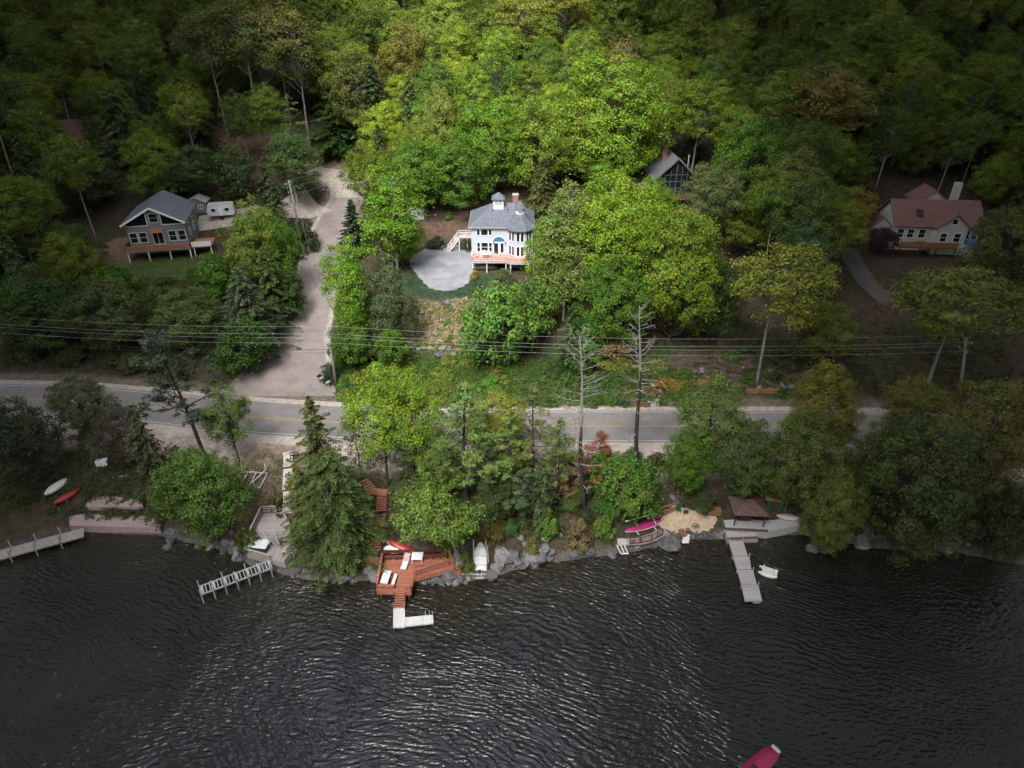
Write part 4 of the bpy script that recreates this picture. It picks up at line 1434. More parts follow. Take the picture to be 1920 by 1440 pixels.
for i in range(12):
    px = rt.uniform(770, 890); py = rt.uniform(578, 645)
    g = G(px, py)
    tree('shrub', 'shrub', 'small tufted shrub on the dry slope below the lawn', g.x, g.y, rt.uniform(.5, 1.0), rt.uniform(1.0, 1.8), (.09 * rt.uniform(.6, 1.5), .13 * rt.uniform(.6, 1.2), .02),
         'shrubs on the dry slope', 'shrub', rng=rt)
for i in range(14):
    px = rt.uniform(215, 410); py = rt.uniform(525, 585)
    g = G(px, py)
    tree('bushy', 'shrub', 'dim green shrub on the lawn edge in front of the grey house', g.x, g.y, rt.uniform(1.4, 2.6), rt.uniform(2.4, 3.8), (.05 * rt.uniform(.7, 1.3), .085 * rt.uniform(.7, 1.2), .015),
         'shrubs in front of the grey house', 'shrub', rng=rt)
for i in range(16):
    px = rt.uniform(1250, 1560); py = rt.uniform(655, 745)
    g = G(px, py)
    tree('shrub', 'shrub', 'dim low shrub among the rocks on the bank right of the stone steps', g.x, g.y, rt.uniform(.8, 1.7), rt.uniform(1.6, 2.8), (.05 * rt.uniform(.7, 1.4), .085 * rt.uniform(.7, 1.3), .015),
         'shrubs on the bank right of the stone steps', 'shrub', rng=rt)

# ------------------------------------------------------------------ the forest on the hillside
KEEP = [  # sight lines and clearings to leave open (photograph pixels of ground points): x, y, radius in metres
    (1262, 372, 9), (1262, 420, 5), (290, 470, 12), (380, 430, 9), (205, 478, 8), (150, 270, 7), (660, 350, 8), (610, 320, 8), (560, 390, 6), (460, 270, 9), (420, 255, 5), (520, 270, 6), (590, 300, 5),
    (1750, 450, 15), (1640, 520, 7), (1600, 470, 7), (800, 410, 9), (870, 400, 8), (930, 440, 12), (640, 330, 7), (470, 410, 6), (380, 410, 6),
]
KEEPW = [(G(x, y), r) for x, y, r in KEEP]
SIGHT = [(222, 340, 385, 500, 121), (345, 355, 445, 415, 128), (1208, 262, 1312, 378, 133), (1635, 340, 1865, 480, 122), (112, 170, 205, 285, 150), (765, 345, 1005, 560, 108), (560, 312, 690, 470, 118),
         (395, 165, 600, 300, 150), (1570, 455, 1690, 560, 104), (150, 440, 250, 520, 108), (540, 330, 600, 455, 110)]


def blocks(X, Y, z0, H, W):
    x_, y_, dep_ = proj((X, Y, z0 + H)); _, yb_, _ = proj((X, Y, z0 + H * .2))
    hw_ = W / 2 / dep_ * FOC
    return any(Y < lim and x_ + hw_ > a and x_ - hw_ < c and y_ < d and yb_ > b for a, b, c, d, lim in SIGHT)



PTS = []
rf = random.Random(21)
tries = 0
while tries < 14000:
    tries += 1
    Y = rf.uniform(96, 262)
    X = rf.uniform(-.86 * Y - 6, .86 * Y + 6)
    s = Y - float(Yr(np.array([X]))[0])
    if s < 60 and abs(X) < 42:
        continue
    if s < 20:
        continue
    mind = 5.6 if Y < 180 else 6.6
    if any((X - a.x) ** 2 + (Y - a.y) ** 2 < r * r for a, r in KEEPW):
        continue
    if any((X - a) ** 2 + (Y - b_) ** 2 < (r * .62 + 2.2) ** 2 for a, b_, r in OCC):
        continue
    if blocks(X, Y, hz(X, Y), 15, 8):
        continue
    if np.min(np.hypot(PATH[:, 0] - X, PATH[:, 1] - Y)) < 6:
        continue
    if any((X - a) ** 2 + (Y - b_) ** 2 < mind * mind for a, b_, _ in PTS):
        continue
    PTS.append((X, Y, s))
PTS.sort(key=lambda p: p[1])
nb = nh = 0
FAR = []
for X, Y, s in PTS:
    r = rf.random()
    g = rf.uniform(.75, 1.3)
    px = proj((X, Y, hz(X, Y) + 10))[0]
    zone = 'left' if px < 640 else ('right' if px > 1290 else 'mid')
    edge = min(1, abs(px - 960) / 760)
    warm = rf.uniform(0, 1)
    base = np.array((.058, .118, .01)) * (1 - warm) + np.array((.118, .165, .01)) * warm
    base = base * g * (1.1 - .35 * edge) * (1.22 if zone == 'mid' else 1)  # leaf colour dimmed towards the frame sides, lifted mid-frame: light falloff in the colour
    if r < (.22 if zone != 'mid' else .14):
        nh += 1
        H = rf.uniform(11, 17)
        lab = {'left': 'dark conifer among the dim hillside woods at the upper left', 'mid': 'dark conifer in the woods above the white house', 'right': 'dark conifer among the dim hillside woods at the upper right'}[zone]
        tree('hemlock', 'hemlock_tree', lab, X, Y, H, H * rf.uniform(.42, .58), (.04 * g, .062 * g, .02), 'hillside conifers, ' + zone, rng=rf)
    else:
        nb += 1
        kind = rf.choice(['forest', 'forest', 'forest', 'maple', 'maple', 'tall'])
        H = rf.uniform(14, 20) if kind != 'maple' else rf.uniform(11, 15.5)
        W = H * rf.uniform(.5, .62) if kind != 'maple' else H * rf.uniform(.68, .85)
        if nb > 292 - 108:
            FAR.append((kind, X, Y, H, W, base)); continue
        lab = {'left': 'leafy tree among the dim hillside woods at the upper left', 'mid': 'leafy tree in the woods climbing the hill above the white house', 'right': 'leafy tree among the dim hillside woods at the upper right'}[zone]
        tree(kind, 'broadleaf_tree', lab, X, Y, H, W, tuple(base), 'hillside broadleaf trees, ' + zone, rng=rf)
print('forest', len(PTS), 'broadleaf', nb, 'hemlock', nh, 'far', len(FAR), 'manual', len(T))

# everything past the nearest three hundred broadleaf trees: one far wood
if FAR:
    VV, FF, TT = [], [], []
    n0 = 0
    for kind, X, Y, H, W, base in FAR:
        p = rf.choice(PROTO[kind])
        me = p[3]
        nv = len(me.vertices)
        co = np.empty(nv * 3, np.float32); me.vertices.foreach_get('co', co); co = co.reshape(-1, 4, 3)
        tn = np.empty(nv * 4, np.float32); me.color_attributes['tint'].data.foreach_get('color', tn); tn = tn.reshape(-1, 4, 4)
        sel = np.random.default_rng(abs(int(X * 7 + Y))).random(len(co)) < .62
        co = co[sel].reshape(-1, 3); tn = tn[sel].reshape(-1, 4)
        a = rf.uniform(0, 6.28); ca, sa = math.cos(a), math.sin(a)
        S = np.array([W / p[1], W / p[1], H / p[0]])
        co = co * S
        # leaves a little larger because fewer are kept
        q = co.reshape(-1, 4, 3); c_ = q.mean(1, keepdims=True); co = ((q - c_) * 1.25 + c_).reshape(-1, 3)
        co = np.stack([co[:, 0] * ca - co[:, 1] * sa + X, co[:, 0] * sa + co[:, 1] * ca + Y, co[:, 2] + hz(X, Y)], 1)
        k = np.array([base[0] / .09, (base[1] / base[0] / 1.35 - 1) * .03, 0])
        tn = tn[:, :3].copy(); tn[:, 0] *= k[0]; tn[:, 1] += k[1]
        VV.append(co); TT.append(tn); FF.append(np.arange(len(co)).reshape(-1, 4) + n0); n0 += len(co)
    o = np_mesh('far_woods', np.concatenate(VV), np.concatenate(FF), M['leaf'], tint=np.concatenate(TT))
    o.color = (.14, .19, .026, 1)
    tag(o, 'mass of leafy woods along the top of the hillside', 'woods', kind='stuff')


# ------------------------------------------------------------------ ground cover nobody could count
def cover(name, label, cat, areas, leaf, col, seed, lift=.18, per=14, spread=.4, mat='leaf', val=(.7, 1.3)):
    rng = np.random.default_rng(seed)
    Ps, Ns, VAL, HUE = [], [], [], []
    for poly, n, hh in areas:
        P = np.array([tuple(G(x, y))[:2] for x, y in poly])
        lo, hi = P.min(0), P.max(0)
        got = 0; q = []
        while got < n:
            c = rng.uniform(lo, hi, (n * 2, 2))
            ins = np.zeros(len(c), bool); j = len(P) - 1
            for i in range(len(P)):
                xi, yi = P[i]; xj, yj = P[j]
                ins ^= ((yi > c[:, 1]) != (yj > c[:, 1])) & (c[:, 0] < (xj - xi) * (c[:, 1] - yi) / (yj - yi + 1e-12) + xi)
                j = i
            q.append(c[ins]); got += ins.sum()
            if got == 0:
                break
        c = np.concatenate(q)[:n]
        keep = (np.sin(c[:, 0] * 1.7 + seed) + np.sin(c[:, 1] * 2.1 + c[:, 0]) + rng.normal(0, .9, len(c))) > -1.0
        c = c[keep]; n_ = len(c)
        hgt = hh * rng.uniform(.5, 1.3, n_)
        z0 = h(c[:, 0], c[:, 1])
        v = rng.uniform(*val, n_); hu = rng.normal(0, .018, n_)
        d = rdir(rng, n_ * per, -.1)
        k = np.repeat(np.arange(n_), per)
        p = np.stack([c[k, 0] + d[:, 0] * spread, c[k, 1] + d[:, 1] * spread, z0[k] + hgt[k] * (.15 + .85 * np.abs(d[:, 2]))], 1)
        Ps.append(p); Ns.append(unit(d * .5 + np.array([[0, 0, .8]]) + rng.normal(0, .4, (len(k), 3))))
        VAL.append(v[k]); HUE.append(hu[k])
    P = np.concatenate(Ps); N = np.concatenate(Ns); n = len(P)
    sz = leaf * rng.uniform(.7, 1.3, n)
    V_, F_ = leaf_quads(P, N, sz, sz * .7, rng)
    o = np_mesh(name, V_, F_, M[mat], tint=tint_for(n, np.concatenate(VAL), np.concatenate(HUE), rng))
    o.color = (*[c * 1.35 for c in col], 1)
    return tag(o, label, cat, kind='stuff')


cover('undergrowth', 'low green undergrowth between the road and the white house slope', 'undergrowth',
      [([(640, 690), (900, 670), (1300, 700), (1290, 762), (1000, 765), (700, 768), (640, 740)], 3600, .5),
       ([(620, 620), (700, 640), (760, 690), (640, 690), (612, 660)], 700, .5)], .2, (.065, .115, .02), 3)
cover('scrub', 'dry tan and green scrub on the slope below the lawn', 'scrub',
      [([(775, 575), (880, 560), (900, 600), (885, 645), (765, 645), (760, 610)], 2600, .4)], .2, (.26, .205, .13), 4, per=12, spread=.26, val=(.45, 1.7))
cover('scrub_weeds', 'fresh green weeds among the dry scrub below the lawn', 'weeds',
      [([(775, 575), (900, 560), (910, 690), (850, 690), (770, 645)], 1200, .45)], .2, (.12, .16, .022), 14, per=12, spread=.32)
cover('lawn_grass', 'short dark lawn around the gravel pad', 'grass',
      [([(768, 500), (790, 545), (840, 552), (880, 530), (925, 522), (935, 552), (860, 575), (785, 572), (765, 530)], 1500, .12)], .12, (.045, .075, .036), 5, per=8, spread=.3)
cover('bank_weeds', 'weeds and dead leaves on the bank between road and lake', 'weeds',
      [([(440, 850), (560, 850), (700, 850), (1240, 850), (1340, 880), (1240, 960), (1050, 1030), (900, 1030), (700, 1000), (560, 1050), (480, 1000), (430, 930)], 2600, .3)], .18, (.085, .09, .03), 6)
cover('forest_floor_plants', 'dim undergrowth on the hillside banks', 'undergrowth',
      [([(0, 560), (200, 520), (430, 520), (470, 690), (0, 690)], 2200, .5), ([(1300, 640), (1900, 600), (1900, 740), (1300, 740)], 1500, .35), ([(1380, 860), (1900, 860), (1900, 1010), (1480, 960)], 1400, .4),
       ([(0, 810), (300, 830), (430, 860), (330, 980), (0, 960)], 1300, .4)], .24, (.05, .07, .018), 7)
# ------------------------------------------------------------------ building helpers (all in the local frame of a house)
def frame_axes(ang):
    """horizontal unit vector along a wall and its outward normal; ang = 0 faces the lake (-Y)"""
    n = Vector((math.sin(ang), -math.cos(ang), 0))
    t = Vector((math.cos(ang), math.sin(ang), 0))
    return t, n


def window(parent, c, w, hgt, ang=0.0, cols=1, rows=1, frame=None, pane=None, bw=.09, proud=.05, name='window', label=None):
    t, n = frame_axes(ang)
    c = Vector(c)
    z = Vector((0, 0, 1))
    f = MB()
    f.bar(c - t * (w / 2 + bw / 2) - z * (hgt / 2 + bw), c - t * (w / 2 + bw / 2) + z * (hgt / 2 + bw), bw, .09, n)
    f.bar(c + t * (w / 2 + bw / 2) - z * (hgt / 2 + bw), c + t * (w / 2 + bw / 2) + z * (hgt / 2 + bw), bw, .09, n)
    f.bar(c - t * w / 2 + z * (hgt / 2 + bw / 2), c + t * w / 2 + z * (hgt / 2 + bw / 2), bw, .088, n)
    f.bar(c - t * w / 2 - z * (hgt / 2 + bw / 2), c + t * w / 2 - z * (hgt / 2 + bw / 2), bw, .088, n)
    for i in range(1, cols):
        x = -w / 2 + w * i / cols
        f.bar(c + t * x - z * hgt / 2, c + t * x + z * hgt / 2, .045, .06, n)
    for j in range(1, rows):
        y = -hgt / 2 + hgt * j / rows
        f.bar(c - t * w / 2 + z * y, c + t * w / 2 + z * y, .045, .058, n)
    for i in range(len(f.v)):
        f.v[i] = Vector(f.v[i]) + n * proud * .6
    o = f.build(name, frame or M['white_trim'], parent)
    p = MB()
    a = c + n * .012
    p.add([a - t * w / 2 - z * hgt / 2, a + t * w / 2 - z * hgt / 2, a + t * w / 2 + z * hgt / 2, a - t * w / 2 + z * hgt / 2,
           a - t * w / 2 - z * hgt / 2 - n * .04, a + t * w / 2 - z * hgt / 2 - n * .04, a + t * w / 2 + z * hgt / 2 - n * .04, a - t * w / 2 + z * hgt / 2 - n * .04],
          [(0, 1, 2, 3), (5, 4, 7, 6), (0, 3, 7, 4), (1, 5, 6, 2), (3, 2, 6, 7), (0, 4, 5, 1)])
    p.build('pane', pane or M['glass'], o)
    if label:
        o['label'] = label
    return o


def roof_slab(mb, top, thick=.16):
    """polygon in space (list of points, upper side) given a vertical thickness"""
    n = len(top)
    vs = [tuple(p) for p in top] + [(p[0], p[1], p[2] - thick) for p in top]
    fs = [tuple(range(n)), tuple(reversed(range(n, 2 * n)))]
    for i in range(n):
        j = (i + 1) % n
        fs.append((i, n + i, n + j, j))
    mb.add(vs, fs)


def gable_roof(mb, x0, x1, y0, y1, z, rise, over=.4, axis='Y', thick=.18):
    """two slopes; ridge along 'axis'"""
    if axis == 'Y':
        xm = (x0 + x1) / 2
        sl = rise / (xm - x0)
        for sx, xe in ((-1, x0 - over), (1, x1 + over)):
            ze = z - sl * over
            q = [(xe, y0 - over, ze), (xm, y0 - over, z + rise), (xm, y1 + over, z + rise), (xe, y1 + over, ze)]
            if sx > 0:
                q.reverse()
            roof_slab(mb, q, thick)
    else:
        ym = (y0 + y1) / 2
        sl = rise / (ym - y0)
        for sy, ye in ((-1, y0 - over), (1, y1 + over)):
            ze = z - sl * over
            q = [(x0 - over, ye, ze), (x1 + over, ye, ze), (x1 + over, ym, z + rise), (x0 - over, ym, z + rise)]
            if sy > 0:
                q.reverse()
            roof_slab(mb, q, thick)


def hip_roof(mb, x0, x1, y0, y1, z, rise, ridge0, ridge1, over=.4):
    """hip roof, ridge along X between ridge0 and ridge1, closed underneath"""
    a, b, c, d = (x0 - over, y0 - over, z), (x1 + over, y0 - over, z), (x1 + over, y1 + over, z), (x0 - over, y1 + over, z)
    ym = (y0 + y1) / 2
    e, f = (ridge0, ym, z + rise), (ridge1, ym, z + rise)
    low = [(p[0], p[1], p[2] - .14) for p in (a, b, c, d)]
    mb.add([a, b, c, d, e, f] + low, [(0, 1, 5, 4), (2, 3, 4, 5), (1, 2, 5), (3, 0, 4), (0, 6, 7, 1), (1, 7, 8, 2), (2, 8, 9, 3), (3, 9, 6, 0), (9, 8, 7, 6)])


def gable_walls(mb, x0, x1, y0, y1, z0, z, rise):
    """box walls with gable ends facing front and back"""
    xm = (x0 + x1) / 2
    pts = [(x0, z0), (x1, z0), (x1, z), (xm, z + rise), (x0, z)]
    vs = [(p[0], y0, p[1]) for p in pts] + [(p[0], y1, p[1]) for p in pts]
    mb.add(vs, [(0, 1, 2, 3, 4), (9, 8, 7, 6, 5), (0, 5, 6, 1), (1, 6, 7, 2), (2, 7, 8, 3), (3, 8, 9, 4), (4, 9, 5, 0)])


def railing(parent, pts, hgt, mat, posts=1.6, name='railing', balus=None, w=.07, close=False):
    mb = MB()
    pts = [Vector(p) for p in pts]
    for a, b in zip(pts[:-1], pts[1:]):
        L = (b - a).length
        n = max(1, round(L / posts))
        mb.bar(a + Vector((0, 0, hgt)), b + Vector((0, 0, hgt)), w * 1.4, w * .7)
        mb.bar(a + Vector((0, 0, hgt * .15)), b + Vector((0, 0, hgt * .15)), w * .6, w * .6)
        for i in range(n + 1):
            p = a + (b - a) * (i / n)
            mb.bar(p, p + Vector((0, 0, hgt - .03)), w, w, (0, 1, 0))
        if balus:
            k = int(L / balus)
            for i in range(1, k):
                p = a + (b - a) * (i / k)
                mb.bar(p + Vector((0, 0, hgt * .15)), p + Vector((0, 0, hgt)), w * .35, w * .35, (0, 1, 0))
    return mb.build(name, mat, parent)


def stairs(parent, a, b, width, n, mat_tread, mat_side, name='stairs', thick=.05, stringer=True, open_=True):
    """flight of n treads from a (top) to b (bottom)"""
    a = Vector(a); b = Vector(b)
    d = (b - a); dh = Vector((d.x, d.y, 0)); L = dh.length; dh.normalize()
    s = Vector((-dh.y, dh.x, 0))
    t = MB()
    for i in range(n):
        u = (i + .5) / n
        c = a + dh * L * u + Vector((0, 0, d.z * (i + 1) / (n + 1)))
        t.bar(c - s * width / 2, c + s * width / 2, L / n * .78, thick, (0, 0, 1))
    o = t.build(name, mat_tread, parent)
    if stringer:
        q = MB()
        for k in (-1, 1):
            q.bar(a + s * (width / 2 + .03) * k - Vector((0, 0, .1)), b + s * (width / 2 + .03) * k - Vector((0, 0, .1)), .06, .24, (0, 0, 1))
        q.build('stringer', mat_side, o)
    return o


# ------------------------------------------------------------------ the white house
BX, BY, BZ = 0.0, 114.3, 13.7       # deck floor level is local z = 0
gz = hz(-4, 112) - BZ
house = thing('white_house', 'white two-storey house with octagonal turret, cupolas and brick chimney above the gravel pad', 'house', (BX, BY, BZ))
x0, x1, dep = -7.06, 3.6, 8.6
wl = MB(); wl.prism([(x0, 0), (x1, 0), (x1, dep), (x0, dep)], -.35, 5.0); wl.build('wall', M['white_siding'], house)
fd = MB(); fd.prism([(x0 + .15, .15), (x1 - .15, .15), (x1 - .15, dep - .15), (x0 + .15, dep - .15)], gz - 1.5, -.35); fd.build('foundation', M['grey_siding'], house)
oc, oy, orad = 1.4, .85, 1.85
octo = lambda r: [(oc + r / math.cos(PI / 8) * math.cos(PI / 8 + k * PI / 4), oy + r / math.cos(PI / 8) * math.sin(PI / 8 + k * PI / 4)) for k in range(8)]
tw = MB(); tw.prism(octo(2.05), gz - 1.0, 4.75); tw.build('turret_wall', M['white_siding'], house)
rf_ = MB(); hip_roof(rf_, x0, x1, 0, dep, 5.02, 2.85, -3.36, .35, .42)
roof = rf_.build('roof', M['grey_shingle'], house)
tr_ = MB()
o1_, o2_ = octo(2.5), octo(.62)
vs = [(p[0], p[1], 4.72) for p in o1_] + [(p[0], p[1], 7.25) for p in o2_] + [(p[0], p[1], 4.58) for p in o1_]
fs = [(i, (i + 1) % 8, 8 + (i + 1) % 8, 8 + i) for i in range(8)] + [(i, 16 + i, 16 + (i + 1) % 8, (i + 1) % 8) for i in range(8)] + [tuple(range(8, 16)), tuple(reversed(range(16, 24)))]
tr_.add(vs, fs)
tr_.build('turret_roof', M['grey_shingle'], house)
gt = MB()
gt.bar((x0 - .42, -.44, 4.92), (-.95, -.44, 4.92), .08, .14); gt.bar((x0 - .44, -.44, 4.92), (x0 - .44, dep + .44, 4.92), .08, .14)
gt.build('gutter', M['pale_metal'], house)
# cupolas
c1 = MB(); c1.prism([(-3.3, 3.0), (-1.45, 3.0), (-1.45, 4.85), (-3.3, 4.85)], 6.7, 8.85); cup = c1.build('cupola', M['white_paint'], house)
k1 = MB(); hip_roof(k1, -3.3, -1.45, 3.0, 4.85, 8.87, .95, -2.5, -2.25, .25); k1.build('cupola_roof', M['grey_shingle'], cup)
for xx in (-2.72, -2.08):
    window(cup, (xx, 3.0, 8.3), .42, .42, 0, 2, 2, bw=.06, name='cupola_window')
c2 = MB(); c2.prism([(p[0], p[1]) for p in octo(.76)], 6.6, 8.0); cu2 = c2.build('cupola', M['white_paint'], house)
k2 = MB(); o3 = octo(.95)
k2.add([(p[0], p[1], 8.02) for p in o3] + [(oc, oy, 9.4)] + [(p[0], p[1], 7.94) for p in o3],
       [(i, (i + 1) % 8, 8) for i in range(8)] + [(i, 9 + i, 9 + (i + 1) % 8, (i + 1) % 8) for i in range(8)] + [tuple(reversed(range(9, 17)))])
k2.build('cupola_roof', M['grey_shingle'], cu2)
window(cu2, (oc, oy - .76, 7.55), .44, .3, 0, 1, 1, bw=.05, name='cupola_window')
ch = MB(); ch.box((.6, 5.2, 7.4), (1.0, .8, 3.2)); chm = ch.build('chimney', M['brick'], house)
cc = MB(); cc.box((.6, 5.2, 9.06), (1.12, .92, .12)); cc.box((.33, 5.2, 9.22), (.22, .3, .2)); cc.box((.87, 5.2, 9.22), (.22, .3, .2)); cc.build('chimney_cap', M['concrete'], chm)
for xx in (-3.4, -.75):
    v_ = MB(); v_.lathe([(.09, 0), (.09, .34), (.14, .34), (.14, .42)], (xx, 2.75, 6.75), 8); v_.build('vent_pipe', M['dark_metal'], house)
# windows and door
for zc, hh in ((4.0, .98), (1.35, 1.6)):
    rows = 2 if hh > 1.2 else 1
    window(house, (-5.83, 0, zc), .46, hh, 0, 1, rows)
    window(house, (-4.78, 0, zc), 1.12, hh, 0, 1, rows)
    window(house, (-3.78, 0, zc), .46, hh, 0, 1, rows)
ap = 2.05
for ang, (cx_, cy_) in ((-PI / 4, (oc - ap * math.sin(PI / 4), oy - ap * math.cos(PI / 4))), (0, (oc, oy - ap)), (PI / 4, (oc + ap * math.sin(PI / 4), oy - ap * math.cos(PI / 4))), (PI / 2, (oc + ap, oy))):
    t_, n_ = frame_axes(ang)
    for zc in (3.55, .98):
        for sgn in (-1, 1):
            p = Vector((cx_, cy_, zc)) + t_ * .36 * sgn
            window(house, p, .46, 1.62, ang, 1, 1, bw=.08)
t_, n_ = frame_axes(0)
window(house, (-2.78, 0, 1.08), .72, 2.0, 0, 1, 1, name='door', bw=.1)
window(house, (-1.74, 0, 1.2), .52, 1.75, 0, 1, 1, name='door_sidelight', bw=.1)
fan = MB()
arc = [(-2.28 + 1.0 * math.cos(a), -.06, 2.38 + .82 * math.sin(a)) for a in np.linspace(0, PI, 17)]
arcb = [(p[0], -.004, p[2]) for p in arc]
n = len(arc)
fan.add(arc + arcb, [tuple(reversed(range(n))), tuple(range(n, 2 * n))] + [(i, i + 1, n + i + 1, n + i) for i in range(n - 1)] + [(n - 1, 0, n, 2 * n - 1)])
fan.build('fanlight', M['teal_glass'], house)
ff = MB(); ff.tube([(-2.28 + 1.05 * math.cos(a), -.07, 2.38 + .87 * math.sin(a)) for a in np.linspace(0, PI, 17)], .05, 5); ff.build('fanlight_trim', M['white_trim'], house)
for xx in (-3.22, -1.12):
    l = MB(); l.box((xx, -.09, 2.02), (.12, .16, .26)); l.box((xx, -.1, 2.2), (.16, .2, .05)); l.build('wall_lantern', M['dark_metal'], house)
# deck
dk = [(x0 + .1, -3.3), (-1.0, -3.3), (-.35, -3.95), (3.0, -3.95), (3.9, -3.0), (3.9, -.02), (x0 + .1, -.02)]
d_ = MB(); d_.prism(dk, -.12, 0); deck = d_.build('deck_floor', M['pink_deck'], house)
fa = MB()
edge = [(x0 + .1, -.05), (x0 + .1, -3.3), (-1.0, -3.3), (-.35, -3.95), (3.0, -3.95), (3.9, -3.0), (3.9, -.1)]
for a, b in zip(edge[:-1], edge[1:]):
    fa.bar((a[0], a[1], -.2), (b[0], b[1], -.2), .06, .3)
fa.build('deck_fascia', M['pale_metal'], house)
for a, b in zip(edge[:-1], edge[1:]):
    railing(house, [(a[0], a[1], 0), (b[0], b[1], 0)], .95, M['white_trim'], 2.0, 'deck_railing', None, .05)
for xx, yy in ((x0 + .25, -3.15), (-4.35, -3.2), (-1.05, -3.2), (-.25, -3.8), (2.9, -3.8), (3.75, -2.9)):
    p = MB(); p.box((xx, yy, (gz - .7 - .3) / 2), (.15, .15, abs(gz) + .5)); p.build('deck_post', M['white_trim'], house)
# outside stair on the left wall
st = MB(); st.box((-8.5, 6.7, .85), (2.6, 1.2, .12)); land = st.build('stair_landing', M['pale_wood'], house)
zb = hz(-11.6, BY + 6.3) - BZ
fl = stairs(house, (-9.8, 6.7, .85), (-11.9, 6.3, zb), 1.1, 10, M['red_wood'], M['white_trim'], 'outside_stairs')
for off in (-.6, .6):
    railing(house, [(-7.2, 6.7 + off, .9), (-9.8, 6.7 + off, .9)], .95, M['white_trim'], 1.3, 'stair_railing', .16, .06)
    railing(house, [(-9.8, 6.7 + off, .9), (-11.9, 6.3 + off, zb + .1)], .95, M['white_trim'], 1.2, 'stair_railing', .16, .06)
sp_ = MB()
for xx in (-8.2, -9.7):
    for yy in (6.2, 7.2):
        sp_ = MB(); sp_.box((xx, yy, (zb + .8) / 2 - .1), (.12, .12, .8 - zb + .4)); sp_.build('stair_post', M['white_trim'], house)
eb = MB(); eb.box((x0 - .25, 4.2, 4.2), (.5, .35, .3)); eb.build('wall_vent', M['white_trim'], house)


def deck_chair(x, y, z, rz, label, mat=None, group=None):
    mat = mat or M['white_plastic']
    r = thing('patio_chair', label, 'chair', (x, y, z), rz, group)
    s = MB(); s.box((0, 0, .43), (.5, .5, .05)); s.build('seat', mat, r, bevel=.01)
    b = MB(); b.box((0, .27, .7), (.5, .05, .55), 0, -.2); b.build('backrest', mat, r, bevel=.01)
    for sx in (-1, 1):
        for sy in (-1, 1):
            l = MB(); l.bar((sx * .22, sy * .22, 0), (sx * .21, sy * .21, .41), .045, .045); l.build('leg', mat, r)
        a = MB(); a.box((sx * .27, .02, .63), (.05, .5, .04)); a.bar((sx * .27, -.2, .42), (sx * .27, -.2, .62), .04, .04); a.build('armrest', mat, r)
    return r


tb = thing('patio_table', 'white table on the pink deck of the white house', 'table', (BX - 4.5, BY - 1.5, BZ))
a = MB(); a.box((0, 0, .72), (1.75, .95, .05)); a.build('tabletop', M['white_plastic'], tb, bevel=.01)
for sx in (-.75, .75):
    for sy in (-.38, .38):
        l = MB(); l.box((sx, sy, .35), (.06, .06, .7)); l.build('leg', M['white_plastic'], tb)
deck_chair(BX - 4.9, BY - .8, BZ, 0, 'left one of the two white chairs behind the patio table on the pink deck')
deck_chair(BX - 4.15, BY - .8, BZ, 0, 'right one of the two white chairs behind the patio table on the pink deck')
deck_chair(BX - 6.1, BY - 1.5, BZ, R(90), 'chair at the left end of the patio table on the pink deck', M['pale_metal'])
deck_chair(BX - 3.1, BY - 1.4, BZ, R(-90), 'chair at the right end of the patio table on the pink deck', M['pale_metal'])
cn = MB()
secs = [(-2.2, .03, .2), (-1.6, .26, .08), (0, .42, 0), (1.6, .26, .08), (2.2, .03, .2)]


def hull(mb, L, W, D, n=13, up=.25, flip=False, pw=2.4):
    """double-ended hull skin, keel down unless flipped; local x along"""
    rings = []
    m_ = 9
    for i in range(n):
        u = -1 + 2 * i / (n - 1)
        wv = W / 2 * max(.02, (1 - abs(u) ** pw))
        sheer = up * abs(u) ** 2.5
        row = []
        for k in range(m_):
            a = -PI / 2 + PI * k / (m_ - 1)
            y = wv * math.copysign(abs(math.sin(a)) ** .8, a)
            z = -D * (math.cos(a) ** .7 if math.cos(a) > 1e-9 else 0) * (1 - .35 * abs(u) ** 3) + sheer
            if flip:
                z = D + up * 0 - (z + D)
            row.append((u * L / 2, y, z))
        rings.append(row)
    vs = [p for r in rings for p in r]
    fs = []
    for i in range(n - 1):
        for k in range(m_ - 1):
            q = (i * m_ + k, i * m_ + k + 1, (i + 1) * m_ + k + 1, (i + 1) * m_ + k)
            fs.append(q if not flip else tuple(reversed(q)))
    for i in range(n - 1):                       # deck / opening closed
        q = (i * m_, (i + 1) * m_, (i + 1) * m_ + m_ - 1, i * m_ + m_ - 1)
        fs.append(q if not flip else tuple(reversed(q)))
    mb.add(vs, fs)
    return mb


rt2 = thing('rowing_boat', 'grey boat stored upside down in the shade under the pink deck', 'boat', (BX - 4.7, BY - 1.4, hz(-4.7, BY - 1.4) + .15))
b_ = MB(); hull(b_, 4.2, 1.3, .5, flip=True); b_.build('hull', M['pale_metal'], rt2, smooth=True)
kb = MB(); kb.bar((-1.9, 0, .47), (1.9, 0, .47), .05, .05); kb.build('keel', M['grey_wood'], rt2)
# small shed at the back of the gravel pad
g = G(783, 412)
sh = thing('garden_shed', 'small pale blue-grey shed half hidden by trees behind the gravel pad', 'shed', (g.x, g.y, g.z - .1), R(8))
w_ = MB(); gable_walls(w_, -1.3, 1.3, 0, 2.6, 0, 2.1, .7); w_.build('wall', M['white_siding'], sh)
r_ = MB(); gable_roof(r_, -1.3, 1.3, 0, 2.6, 2.13, .7, .2, thick=.1); r_.build('roof', M['pale_metal'], sh)
d2 = MB(); d2.box((0, -.03, .95), (.9, .05, 1.8)); d2.build('door', M['white_trim'], sh)

